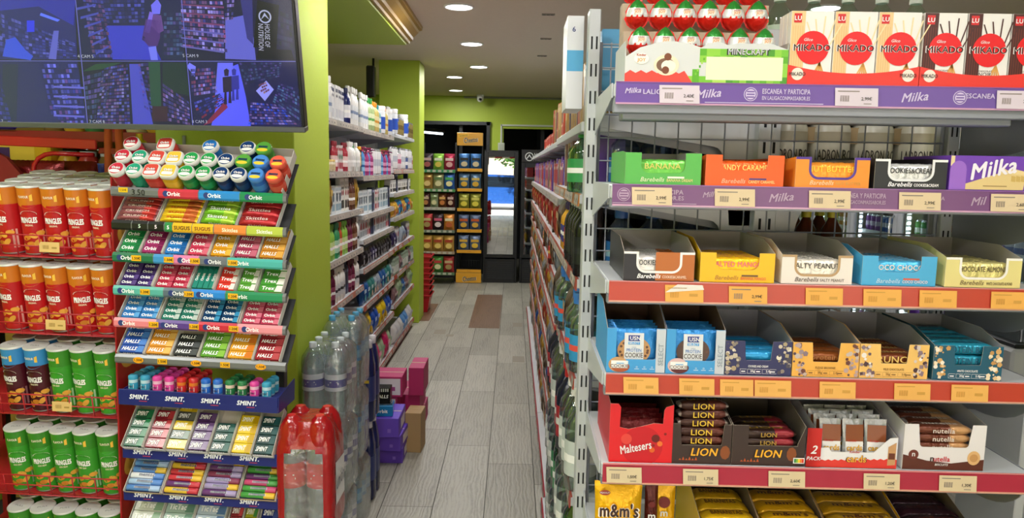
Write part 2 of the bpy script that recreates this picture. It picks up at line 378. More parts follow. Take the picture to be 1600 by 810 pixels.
# fluorescent fitting in the back room
a = MB(); a.box(-.5, .5, -.04, .04, 0, .05, P('#888888'), .004)
b = MB(); b.tube([(-.48, 0, -.02), (.48, 0, -.02)], .016, emi('#E8F4FF', 6), 8)
inst([('housing', a.mesh()), ('tube', b.mesh())], 'fluorescent_lamp', 'lit fluorescent strip in the dark back room', 'lamp', T(-1.45, 12.3, 2.2) @ RZ(62))
# ================================================================== snack shelves (end of the right gondola)
E = T(.205, 1.55, 0) @ RZ(-1.0)
GW = mat('#C9CDD2', .35, .1, vary=.03); GS = mat('#9499A4', .38, .3); GDK = mat('#777C88', .45, .2)
SL = mat('#1B1D20', .8); CHR = mat('#A4A9B6', .4, .25)
RED = P('#BE422E', .28); CRIM = P('#AE2C42', .28); PURP = P('#7054A2', .28); PURPD = P('#764A7C', .3)
WH = P('#EDEDED'); BLK = P('#17171A'); INK = P('#4A4440')
YEL = P('#F2C21C')
def X(px, row=None): return (px - 952) * .001348
ZS = [1.783, 1.573, 1.368, 1.165, .962, .705]
SW = .935; SD = .36
parts = []
def slots(q, x0, z0, z1, y, pitch=.0685):
    z = z0
    while z < z1:
        q.rect(x0 + .006, x0 + .0105, z, z + .032, y - .0004, SL); q.rect(x0 + .0185, x0 + .023, z, z + .032, y - .0004, SL)
        z += pitch
def upright(x, face=True, h=2.01):
    q = MB(); q.box(x, x + .03, .385, .45, 0, h, GW, .002)
    slots(q, x, .06, h - .04, .385)
    return q
parts.append(('upright', upright(-.026).mesh())); parts.append(('upright', upright(.905).mesh()))
q = MB(); q.box(0, .91, .06, .44, 0, .1, GDK, .004); parts.append(('base_plinth', q.mesh()))
# wire back panel
q = MB()
for i in range(15):
    x = .035 + i * .0605
    q.tube([(x, .405, .12), (x, .405, 1.93)], .0021, CHR, 5)
for j in range(31):
    z = .14 + j * .0595
    q.tube([(.012, .402, z), (.9, .402, z)], .0021, CHR, 5)
for x in (.008, .9): q.tube([(x, .405, .12), (x, .405, 1.93)], .005, CHR, 6)
parts.append(('wire_back_panel', q.mesh()))
def tag_mesh(w, txt, base, price=True, torn=False):
    q = MB(); h = .036; dx = .002
    q.add([(0, -.001, 0), (w, -.001, -.0006), (w - dx, -.0012, h), (-dx, -.0012, h)], [(0, 1, 2, 3)], base)
    if torn: q.add([(-.001, -.0016, h * .55), (w, -.0016, h * .75), (w - dx * 2, -.0016, h * 1.02), (w * .3, -.0016, h * 1.04)], [(0, 1, 2, 3)], P('#E6E0D8'))
    if price:
        g = P('#8A7F78', .6) if txt else P('#CF9A44', .6)
        for k in range(11): q.rect(.010 + k * .0017, .010 + k * .0017 + (.0006 if k % 3 else .0011), .009, .021, -.0016, g)
        q.rect(.004, w * .55, .0285, .0305, -.0016, g)
        if txt: q.text(txt, w * .72, .0145, .008, -.0018, P('#3C3838', .6), bold=.01); q.rect(w * .66, w * .84, .004, .0055, -.0016, g)
        else: q.rect(w * .62, w * .84, .012, .018, -.0016, g)
    return q.mesh()
TAGS = [
 (['#D7CBD6'], [(1021, 1082, '2,40€'), (1287, 1352, '2,99€'), (1530, 1595, '2,99€')]),
 (['#DDC7A2'], [(985, 1047, '2,99€'), (1113, 1175, '2,99€'), (1258, 1322, '2,99€'), (1396, 1460, '2,99€'), (1536, 1600, '2,60€')]),
 (['#EBAE52'], [(1043, 1103, 'torn'), (1143, 1203, '2,99€'), (1263, 1321, ''), (1353, 1412, ''), (1440, 1498, ''), (1551, 1606, '')]),
 (['#ECB25C'], [(983, 1039, ''), (1072, 1128, ''), (1137, 1190, ''), (1192, 1250, ''), (1295, 1352, ''), (1413, 1470, ''), (1503, 1561, '')]),
 (['#DCC9A4'], [(961, 1018, '1,50€'), (1085, 1142, '1,75€'), (1223, 1282, '2,60€'), (1376, 1434, '1,20€'), (1497, 1557, '1,30€')]),
 (['#DCC9A4'], [])]
STRIP = [PURP, PURPD, RED, RED, CRIM, CRIM]
LIL = P('#CFC2E2'); LILD = P('#B49AB4')
for r, z in enumerate(ZS):
    q = MB(); q.box(0, SW, .004, SD, z - .03, z, GW, .003)
    q.box(.0, SW, .006, .03, z - .062 if r == 0 else z - .05, z - .03, GS, .002)
    if r == 0: q.box(.02, SW - .1, .03, .08, z - .075, z - .03, GS, .003)
    sub = []
    st = MB(); sx = .0 + .003
    st.prism([(-.001, z - .042), (.003, z - .042), (.003, z + .001), (-.001, z + .001)], 'x', sx, SW, STRIP[r])
    st.box(sx, SW, -.0025, .001, z - .0445, z - .041, mat('#D8A08A' if r > 1 else '#C79AB8', .2), 0)
    st.box(sx, SW, -.002, .001, z - .0005, z + .0015, mat('#D98A8A' if r > 1 else '#8E5FA0', .2), 0)
    if r < 2:
        tc = LIL if r == 0 else LILD; y = -.0018
        def rosette(cx, zc):
            st.disc(cx, zc, .014, y, tc, 24); st.disc(cx, zc, .0125, y - .0003, STRIP[r], 24); st.disc(cx, zc, .0105, y - .0005, tc, 20)
            for k in range(3): st.rect(cx - .008, cx + .008, zc - .007 + k * .0055, zc - .0045 + k * .0055, y - .0007, STRIP[r])
        zc = z - .0205
        if r == 0:
            st.text('Milka', X(980), zc + .004, .011, y, tc, bold=.05, shear=.35, rot=.06); st.text('LALIG', X(1009), zc + .002, .01, y, tc, bold=.06)
            st.text('Milka', X(1095), zc, .017, y, tc, bold=.05, shear=.35, rot=.1); rosette(X(1159), zc)
            st.text('ESCANEA Y PARTICIPA', X(1213), zc + .0065, .0105, y, tc, w=.098, bold=.06); st.text('EN LALIGACONMASSABOR.ES', X(1213), zc - .007, .008, y, tc, w=.098, bold=.05)
            st.text('Milka', X(1407), zc, .018, y, tc, bold=.05, shear=.35, rot=.1); rosette(X(1475), zc); st.text('ESCANEA Y', X(1510), zc + .004, .01, y, tc, bold=.05)
            st.rect(X(1090), X(1270), z - .039, z - .0375, y, tc)
        else:
            rosette(X(972), zc); st.text('CIPA', X(1053), zc + .0065, .01, y, tc, bold=.06); st.text('OR.ES', X(1053), zc - .006, .009, y, tc, bold=.06)
            st.text('Mill', X(1103), zc + .003, .011, y, tc, bold=.04, shear=.35, rot=.1); st.text('Milka', X(1215), zc, .017, y, tc, bold=.05, shear=.35, rot=.1)
            st.text('NEA Y PARTICIPA', X(1348), zc + .0065, .0105, y, tc, w=.075, bold=.06); st.text('IGACONMASSABOR.ES', X(1348), zc - .007, .008, y, tc, w=.075, bold=.05)
            st.text('Mil', X(1518), zc, .017, y, tc, bold=.05, shear=.35, rot=.1); st.text('SA', X(1461), zc + .004, .008, y, tc, bold=.05)
            st.rect(X(955), X(1085), z - .039, z - .0375, y, tc)
    sub.append(('price_rail', st.mesh(), ['purple printed price rail', 'purple printed price rail', 'orange red price rail', 'orange red price rail', 'crimson price rail', None][r],
        [] ))
    for a, b, t in TAGS[r][1]:
        base = P(TAGS[r][0][0], .5); tor = t == 'torn'
        sub.append(('price_tag', tag_mesh(.001348 * (b - a), '' if tor else t, base, True, tor), None, [], T(X(a), -.003, z - .041)))
    for bx in (-.0035, SW):
        bk = MB()
        if bx < 0: bk.prism([(.02, z - .03), (.38, z - .09), (.385, z - .12), (.385, z + .02), (.36, z + .02), (.34, z), (.02, z)], 'x', bx, bx + .003, GW)
        else:
            pts = [(.02, z - .03)] + [(.02 + .2 * (1 - math.cos(t * PI / 2 / 8)), z - .03 - .1 * math.sin(t * PI / 2 / 8)) for t in range(1, 9)] + [(.385, z - .175), (.385, z + .02), (.36, z + .02), (.34, z), (.02, z)]
            bk.prism(pts, 'x', bx, bx + .003, GS)
        sub.append(('bracket', bk.mesh()))
    parts.append(('shelf', q.mesh(), None, sub))
inst(parts, 'gondola_end_shelving', 'grey metal end shelving with slotted white uprights and wire back, holding snack bars', 'shelving', E)

# ------------------------------------------------------------------ cartons
def notch_path(w, h, a, n, rr, slant=0):
    """outline of the front panel's cut, from top left to top right"""
    pts = [(a, h)]
    for k in range(7):
        t = PI + PI / 2 * k / 6; pts.append((a + slant + rr + rr * math.cos(t), n + rr + rr * math.sin(t)))
    for k in range(7):
        t = -PI / 2 + PI / 2 * k / 6; pts.append((w - a - slant - rr + rr * math.cos(t), n + rr + rr * math.sin(t)))
    pts.append((w - a, h)); return pts
def tray(w, d, hf, hb, outer, inner='#A29E9A', a=.22, n=.35, rr=.012, slant=0, front=None, border=None, cut=None, deco=None, open_at=.45, front_c=None, flap=.0):
    O = P(outer, .4); I = P(inner, .7); t = .0012; q = MB()
    q.box(0, w, 0, d, 0, t, O, top=I)
    sp = [(0, 0), (d, 0), (d, hb), (d * open_at, hb), (0, hf)]
    for x0, mi, mo in ((0, 1, 0), (w - t, 0, 1)):
        nn = len(sp); V = [(x0, *p) for p in sp] + [(x0 + t, *p) for p in sp]
        F = [tuple(range(nn)), tuple(range(2 * nn - 1, nn - 1, -1))] + [(i, (i + 1) % nn, (i + 1) % nn + nn, i + nn) for i in range(nn)]
        ms = [O, I] if x0 == 0 else [I, O]
        q.add(V, F, ms + [P('#A89C8C', .7)] * nn)
    q.add([(0, d - t, 0), (w, d - t, 0), (w, d - t, hb), (0, d - t, hb)], [(0, 1, 2, 3)], I); q.add([(0, d, 0), (w, d, 0), (w, d, hb), (0, d, hb)], [(3, 2, 1, 0)], O)
    f = MB(); FO = front_c or O; np_ = notch_path(w, hf, a * w, n * hf, rr, slant * w)
    if cut: np_ = cut
    poly = [(0, 0), (w, 0), (w, hf)] + np_[::-1] + [(0, hf)]
    f.prism(poly, 'y', -t, 0, FO, side=P('#C8BDAA', .7))
    if border:
        B = P(border[0]); bw = border[1]; cx = w / 2; out = []
        for i, p in enumerate(np_):
            p0 = np_[max(i - 1, 0)]; p1 = np_[min(i + 1, len(np_) - 1)]; dx, dz = p1[0] - p0[0], p1[1] - p0[1]; L = math.hypot(dx, dz) or 1
            out.append((p[0] + dz / L * bw, min(hf, p[1] - dx / L * bw)))
        for i in range(len(np_) - 1): f.xz([np_[i], out[i], out[i + 1], np_[i + 1]][::-1], -t - .0004, B)
        f.rect(0, out[0][0], hf - bw, hf, -t - .0004, B); f.rect(out[-1][0], w, hf - bw, hf, -t - .0004, B)
    if deco: deco(f, w, hf, -t - .0006)
    return [('tray_body', q.mesh()), ('front_panel', f.mesh())]
def place_tray(spec, label, px0, r, dy=.012, dz=0, rz=0, cat='display box'):
    M = E @ T(X(px0), dy, ZS[r] + .0012 + dz) @ RZ(rz)
    inst(spec, 'display_carton', label, cat, M); return M
def wrap_mesh(L, D, Hh, c, c2=None, txt=None, tc='#FFFFFF', metal=True, ends=None, tcol2=None, th=.4, tz=.5):
    """flow-wrapped bar lying along x, top up and front to -y: pillow body with flat crimped ends"""
    q = MB(); A = foil(c) if metal else P(c, .3); B = foil(c2) if c2 else A; En = foil(ends) if ends else A
    e = min(.012, L * .1)
    def fn(u, v):
        x = (u - .5) * L; k = min(1, (L / 2 - abs(x)) / (e * 1.6)); k = max(.08, k) ** .5
        a = 2 * PI * v; ca, sa = math.cos(a), math.sin(a); m_ = (abs(ca) ** 4 + abs(sa) ** 4) ** -.25
        wob = 1 + .03 * math.sin(u * 37 + v * 9)
        return (x, D / 2 * ca * m_ * (.9 + .1 * k), Hh / 2 + Hh / 2 * sa * m_ * k * wob)
    q.grid(fn, 18, 16, lambda u, v: (En if (u < .07 or u > .93) else (B if u > .62 and c2 else A)))
    if txt:
        q.text(txt, 0, Hh * tz, Hh * th, -D / 2 - .0012, P(tc), w=min(L * .72, textgeo(txt, .03, 0)[2] * Hh * th * 1.1), bold=.03)
        q.textz(txt, -L * .02, 0, D * .35, Hh + .0012, P(tc), w=L * .6, bold=.03)
    return q.mesh()
BARN = {}
def fill(M, w, d, bar_h, rows, layers, mesh, kind, where, L=None, x0=None, cat='snack bar', z0=.002, y0=.006, dyy=None, group=None, first=0):
    g = group or f'{kind}s {where}'
    for k in range(layers):
        for j in range(rows):
            if k < first and j == 0: pass
            yy = y0 + (dyy or (d - .01) / rows) * (j + .5)
            nm = 'snack_bar' if cat == 'snack bar' else cat.replace(' ', '_')
            lab = f'{kind} {where}, ' + (('layer ' + ['one', 'two', 'three', 'four', 'five', 'six', 'seven', 'eight'][k] + ' up, ') if layers > 1 else '') + (['front', 'second', 'third', 'fourth', 'fifth', 'sixth'][j] + ' row')
            inst(mesh, nm, lab, cat, M @ T((x0 or w / 2) + random.uniform(-.001, .001), yy, z0 + k * (bar_h + .0016)) @ RZ(random.uniform(-.6, .6)), g)
K = .001348
# --- row 1: egg sweets in a printed tray
EGR = foil('#E5261B'); EGW = foil('#E8EDEE'); EGG = foil('#2E8A34')
def egg():
    q = MB(); Hh, R = .064, .0245; pr = []
    for i in range(15):
        t = i / 14; z = Hh * t; r = R * math.sin(PI * min(1, max(0, t))) ** .62 * (1.08 - .28 * t); pr.append((max(r, .0005), z))
    ms = [EGR if i < 6 else (EGW if i < 10 else EGG) for i in range(14)]
    q.lathe(pr, ms, 20)
    for k in range(3): q.curved([(-.017 + .012 * k, .0265), (-.010 + .012 * k, .0265), (-.0125 + .012 * k, .0325)], .026, EGR)
    q.curved([(.011 * math.cos(2 * PI * i / 14), .0385 + .0065 * math.sin(2 * PI * i / 14)) for i in range(14)], .0253, P('#F4F1E8'))
    q.textc('JOY', .0258, .0375, .007, P('#EE9A1A'), bold=.06, w=.014); q.textc('Kinder', .0258, .0435, .0035, P('#B0201A'), bold=.03)
    f = MB()    # foil flange of the wrapper
    V = []
    for i in range(24):
        a = 2 * PI * i / 24; V.append(((.0235 + (.0025 if math.sin(a) < -.2 else 0) + (.002 if i % 2 else 0)) * math.cos(a), .006, .030 + (.031 if math.sin(a) > 0 else .029) * math.sin(a)))
    f.prism([(v[0], v[2]) for v in V], 'y', .003, .005, EGR)
    return [('wrapped_egg', q.mesh()), ('wrapper_rim', f.mesh(), 'crinkled red foil rim')]
eg = egg()
def deco_kinder(f, w, h, y):
    n = 16
    # green half with pixel pattern, white half with red wave
    import random as rr; rr.seed(4)
    G = [P(c) for c in ('#5FAE2C', '#77C13A', '#8FCC45', '#4D9A30', '#A9D65C')]
    for i in range(9, 24):
        for j in range(5):
            x = i * w / 24; z = j * h / 6
            if i > 9 + rr.randint(0, 2) or j < 1: f.rect(x, x + w / 24, z, z + h / 6, y, rr.choice(G))
    f.rect(w * .5, w * .97, h * .08, h * .64, y - .0002, P('#E9ECC8'))
    for i in range(6): f.rect(w * .42 + i * .004, w * .42 + i * .004 + .0035, h * (.1 + .09 * i), h * (.16 + .09 * i), y - .0003, G[i % 5])
    wave = [(0, 0)] + [(0, h * .2)] + [(w * .4 * k / 12, h * (.22 + .07 * (k % 2))) for k in range(1, 12)] + [(w * .42, 0)]
    f.xz(wave[::-1], y - .0004, P('#E8493F'))
    f.disc(w * .255, h * .42, .026, y - .0006, P('#E8DDC0'), 24, rz=.021); f.disc(w * .25, h * .42, .019, y - .0008, P('#7A5A48'), 24, rz=.014); f.disc(w * .268, h * .4, .015, y - .001, P('#F3ECD8'), 20, rz=.012)
    f.disc(w * .262, h * .62, .0075, y - .0012, P('#7B4630')); f.disc(w * .25, h * .3, .0075, y - .0012, P('#7B4630'))
    f.disc(w * .1, h * .57, .015, y - .0006, P('#F6F1E6'), 20, rz=.011); f.text('JOY', w * .1, h * .53, .009, y - .001, P('#D9992A'), bold=.06); f.text('Kinder', w * .1, h * .66, .005, y - .001, P('#B0201A'), bold=.04)
    f.text('MINECRAFT', w * .755, h * .76, .0135, y - .001, P('#2B2B2B'), w=.088, bold=.14); f.text('MINECRAFT', w * .755, h * .77, .0125, y - .0014, P('#C9CCCE'), w=.083, bold=.06)
wk, hk = .333, .083
cut = [(.0, hk * .62), (.03, hk * .85), (.08, hk), (.13, hk * .93), (.155, hk * .86), (.175, hk * .95), (.2, hk * .9), (.24, hk * .98), (.3, hk * .88)]
cut = [(c[0], c[1]) for c in cut]
M = place_tray(tray(wk, .17, hk, .085, '#D2D5D4', a=.1, n=.9, cut=[(.002, hk * .62), (.03, hk * .84), (.07, hk * .98), (.1, hk), (.13, hk * .95), (.155, hk * .86), (.17, hk * .97), (.19, hk), (.21, hk * .93), (.23, hk * .97), (.3, hk * .97), (.331, hk * .84)], deco=deco_kinder, inner='#A8A29A'),
    'low white and green printed tray of foil wrapped chocolate eggs on the top shelf', 967, 0, dy=.006)
# insert that carries the egg rows, in steps
q = MB(); q.box(.006, wk - .006, .03, .165, .003, .05, P('#B9A58E', .7)); q.box(.006, wk - .006, .088, .165, .05, .118, P('#B9A58E', .7))
inst(q.mesh(), 'cardboard_insert', 'stepped cardboard insert behind the printed front of the egg tray', 'cardboard insert', M)
for r_ in range(3):
    for i in range(6):
        inst(eg, 'chocolate_egg', f'red, white and green foil wrapped egg, {["front", "middle", "back"][r_]} row of the tray, {ORD[i]} from the left', 'sweet',
             M @ T(.033 + i * .0515, [.034, .092, .15][r_] - .0, [.053, .121, .185][r_] - (.0 if r_ < 2 else -.001)) @ RX(10 if r_ < 2 else 0) @ RZ(random.uniform(-5, 5)), 'foil wrapped eggs in the tray')
inst((lambda q: (q.box(.006, wk - .006, .125, .165, .119, .184, P('#B9A58E', .7)), q.mesh())[1])(MB()), 'cardboard_insert', 'upper cardboard step carrying the back row of eggs', 'cardboard insert', M)
# clear acetate side guard
# --- row 1: stick biscuit cartons
def mikado(dark):
    q = MB(); w, h, d = .0865, .146, .022
    base = P('#E9E6E1'); q.box(0, w, 0, d, 0, h, base, .0008, right=P('#D8C8B0' if not dark else '#4A201C'))
    y = -.0004; side = P('#E9C58E' if not dark else '#4B1F1B')
    q.rect(.0005, w * .33, .0005, h - .0005, y, side)
    for k in range(5): q.rect(w * (.05 + .055 * k), w * (.053 + .055 * k) + .0006, h * .03, h * .8, y - .0002, P('#D9AE72' if not dark else '#7A3A2C'))
    sc_ = P('#EBD9AA' if not dark else '#4A2320'); bc = P('#DDA656')
    for k, (a, b) in enumerate(((-.28, .0), (-.14, -.01), (.0, .0), (.15, .012), (.28, .0))):
        x0, x1 = w * .7 + b, w * .7 + .05 * a * 1.6 + .002 * k
        f0, f1 = h * .12, h * (.93 - .04 * abs(k - 2))
        for (za, zb, mm) in ((f0, h * .3, bc), (h * .3, f1, sc_)):
            t0 = (za - h * .3) / (h * .6); t1 = (zb - h * .3) / (h * .6); xa = w * .72 + (x1 - w * .7) * t0 * 1.5; xb = w * .72 + (x1 - w * .7) * t1 * 1.5
            q.xz([(xa - .0014, za), (xa + .0014, za), (xb + .0014, zb), (xb - .0014, zb)], y - .0004, mm)
    q.disc(w * .53, h * .5, .0335, y - .0008, P('#E3141C'), 32)
    q.text('MIKADO', w * .515, h * .5, .0145, y - .0012, P('#F3EDEA'), w=w * .9, bold=.09); q.text('MIKADO', w * .515, h * .5, .013, y - .0016, P('#33211F'), w=w * .86, bold=.035)
    q.text('Glico', w * .42, h * .61, .006, y - .0012, WH, shear=.3)
    q.rect(w * .06, w * .24, h * .84, h * .965, y - .0006, P('#D3262A')); q.text('LU', w * .15, h * .9, .009, y - .001, WH, bold=.06)
    if dark: q.rect(w * .34, w * .62, h * .13, h * .24, y - .0006, P('#EEEAE6')); q.text('CHOCOLAT', w * .48, h * .215, .0035, y - .001, INK); q.text('NOIR', w * .48, h * .17, .0075, y - .001, INK, bold=.03)
    return q.mesh()
mk = [mikado(False), mikado(True)]
def mtray(n_, right_only):
    w = .0885 * n_ + .002; h0, h1 = .024, .04; q = MB(); R = P('#E4362E', .35)
    q.box(0, w, 0, .1, 0, .0012, R)
    pts = [(0, 0), (w, 0), (w, h1)] + [(w * (1 - t / 12), h0 + (h1 - h0) * (2 * t / 12 - 1) ** 2) for t in range(1, 12)] + [(0, h1)]
    q.prism(pts, 'y', -.0012, 0, R)
    for x in (0, w - .0012): q.prism([(0, 0), (.1, 0), (.1, .06), (0, h1)], 'x', x, x + .0012, P('#5A2420' if right_only else '#E4362E'))
    for cx in (.02, w - .022):
        q.disc(cx, .0215, .0125, -.0018, P('#EFE3D6'), 24); q.text('MIKADO', cx, .0215, .0075, -.0024, P('#3A2A28'), w=.033, bold=.03)
    return q.mesh()
for (px, dark, lab, no) in ((1214.5, False, 'white chocolate stick biscuit box with pale stripe', 3), (1414, True, 'dark chocolate stick biscuit box with brown stripe', 3)):
    M = E @ T(X(px), .006, ZS[0] + .0012)
    inst(mtray(no, dark), 'display_tray', f'low red wavy cardboard tray under the {"dark" if dark else "white"} stick biscuit boxes', 'display tray', M)
    for i in range(no):
        for j in range(3):
            inst(mk[dark], 'biscuit_box', f'{lab}, {ORD[i]} from left, {["front", "second", "back"][j]} row', 'biscuit box', M @ T(.0022 + i * .0885, .0008 + j * .0245, .0016), f'{"dark" if dark else "pale"} stick biscuit boxes')
# --- row 2 and 3: protein bar cartons
def dk(brand, name, tc='#FFFFFF', tc2=None, pill=None, extra=None):
    def f(q, w, h, y):
        if extra: extra(q, w, h, y + .0002)
        q.text(brand, w * .36, h * .16, .0095, y - .0003, P(tc), bold=.03, shear=.3)
        q.text(name, w * .72, h * .14, .0062, y - .0003, P(tc2 or tc), w=w * .34, bold=.05)
        if pill: q.rect(w * .56, w * .78, h * .2, h * .26, y - .0003, P(pill))
    return f
def bar_row(px0, px1, r, hfpx, outer, label, barcol, txt, tcol, kind, where, border=None, deco=None, inner='#A29E9A', hb=.075, bars=(3, 2), a=.21, n=.36, left=0, c2=None, open_at=.5, front_c=None, ends=None, rr=.016):
    w = (px1 - px0) * K; hf = hfpx * K; d = .26
    M = place_tray(tray(w, d, hf, hb, outer, inner, a=a, n=n, rr=rr, deco=deco, border=border, open_at=open_at, front_c=front_c), label, px0, r)
    me = wrap_mesh(w * .93, .022, .05, barcol, c2, txt, tcol, ends=ends, th=.23, tz=.72)
    fill(M, w, d, .05, 6 if bars[1] > 1 else 3, 1, me, kind, where, dyy=.0265, z0=.0025, y0=.002)
    return M
bar_row(974, 1092, 1, 49, '#58B450', 'green snack bar box with notched front at left end of second shelf', '#6CC24F', 'BANANA', '#D9D06A', 'light green wrapped bar', 'in the green box on second shelf', deco=dk('Barebells', 'BANANA DREAM', '#D7E8B8', '#E2D68A', '#E8EDDC'), hb=.07, bars=(3, 1), open_at=.2)
def ex_or(q, w, h, y):
    pass
bar_row(1099, 1220, 1, 48, '#F2601E', 'bright orange snack bar box on the second shelf', '#F2601E', 'CANDY CARAMEL', '#FBE27A', 'orange wrapped bar', 'in the orange box on second shelf', deco=dk('Barebells', 'CANDY CARAMEL', '#F6B890', '#FBD98A', '#5A3A78'), hb=.06, bars=(3, 2), n=.5, open_at=.2, inner='#E0612A')
bar_row(1238, 1352, 1, 47, '#F2922B', 'amber box with purple notch edge, third on the second shelf', '#F59A30', 'NUT BUTTER', '#F4DB3C', 'amber wrapped bar', 'in the purple edged amber box', deco=dk('Barebells', 'NUT BUTTER', '#F4D3A2', '#D8A24A'), border=('#4B2C90', .005), hb=.06, bars=(3, 2), open_at=.2, n=.34)
bar_row(1360, 1471, 1, 46, '#22262B', 'black box with white notch edge on the second shelf', '#DADCDD', 'COOKIES&CREAM', '#1C1C1E', 'white wrapped bar', 'in the black box on second shelf', deco=dk('Barebells', 'COOKIES&CREAM'), border=('#E6E8EA', .005), hb=.065, bars=(3, 2), inner='#2C2434', open_at=.2, ends='#2A2238', n=.34)
# big chocolate bars carton
def milka_box():
    w, h, d = .172, .072, .19; q = MB(); PU = P('#7343B4', .3); q.box(0, w, 0, d, 0, h, PU, .001)
    y = -.0005
    q.rect(0, .008, h * .7, h * .99, y, P('#E5D2A0')); q.rect(.0, .034, .001, h * .62, y, P('#9A68CC')); q.disc(.017, h * .62, .0165, y - .0003, P('#9A68CC'))
    q.xz([(.034, .002), (.155, .002), (.158, .04), (.12, .043), (.1, .036), (.07, .026), (.034, .014)], y - .0002, P('#E2C98C'))
    q.xz([(.1, .036), (.104, .044), (.113, .046), (.12, .042), (.132, .046), (.15, .042), (.158, .04), (.158, .034)][::-1], y - .0004, P('#EAD49A'))
    for k in range(3): q.xz([(.128 + .01 * k, .02), (.137 + .01 * k, .019), (.137 + .01 * k, .03), (.128 + .01 * k, .032)], y - .0006, P('#CFAE62'))
    q.text('Milka', .088, .046, .034, y - .001, P('#F2EDF6'), w=.098, bold=.07, shear=.3, rot=.18); q.rect(.07, .12, .009, .0105, y - .001, P('#9A7A50'))
    return q.mesh()
inst(milka_box(), 'chocolate_carton', 'purple chocolate bar carton with big white script at right of second shelf', 'chocolate carton', E @ T(X(1475), .01, ZS[1] + .0012) @ RZ(1.0))
# row 3
def ex_split(q, w, h, y): q.rect(w * .45, w - .0005, .0005, h - .0005, y + .0003, P('#B8651F'))
bar_row(977, 1089, 2, 46, '#24242A', 'half black, half orange box with white notch edge, left end of third shelf', '#E2DFDB', 'COOKIES&CARAMEL', '#2A2A2C', 'white and orange wrapped bar', 'in the black and orange box', c2='#B8651F', deco=dk('Barebells', 'COOKIES&CARAMEL', '#FFFFFF', '#F2D8BC', extra=ex_split), border=('#ECEAE8', .005), hb=.088, bars=(4, 2), open_at=.3, n=.34, ends='#3A1E28')
bar_row(1098, 1215, 2, 47, '#F1BC14', 'plain yellow snack bar box, second on the third shelf', '#F5C21A', 'SALTED MANGO', '#E8657E', 'yellow wrapped bar', 'in the yellow box on third shelf', deco=dk('Barebells', 'BANANA MANGO', '#B8862A', '#E36A40', '#6A4A20'), hb=.088, bars=(4, 2), n=.42, open_at=.3)
bar_row(1226, 1337, 2, 46, '#E9E2D9', 'off-white box with tan notch edge, middle of third shelf', '#EAE4D8', 'SALTY PEANUT', '#403A34', 'cream wrapped bar', 'in the off-white box', deco=dk('Barebells', 'SALTY PEANUT', '#6A6058', '#6A6058'), border=('#B8966A', .005), hb=.088, bars=(4, 2), open_at=.3, n=.34, ends='#D8A84A')
bar_row(1352, 1468, 2, 47, '#48ACDC', 'sky blue snack bar box on the third shelf', '#4CB2E2', 'COCO CHOCO', '#F4E6DC', 'sky blue wrapped bar', 'in the sky blue box', deco=dk('Barebells', 'COCO CHOCO', '#BDE2F4', '#F4E6E0', '#D8604A'), hb=.08, bars=(4, 2), open_at=.3, n=.46)
bar_row(1482, 1600, 2, 47, '#E2D68C', 'pale yellow box with white notch edge, right end of third shelf', '#E4D98E', 'CHOCOLATE ALMOND', '#5A4A34', 'pale yellow wrapped bar', 'in the pale yellow box', deco=dk('Barebells', 'WHITE CHOCOLATE ALMOND', '#7A6A44', '#6A5A3C'), border=('#EFEDE4', .005), hb=.085, bars=(4, 2), open_at=.3, n=.34)
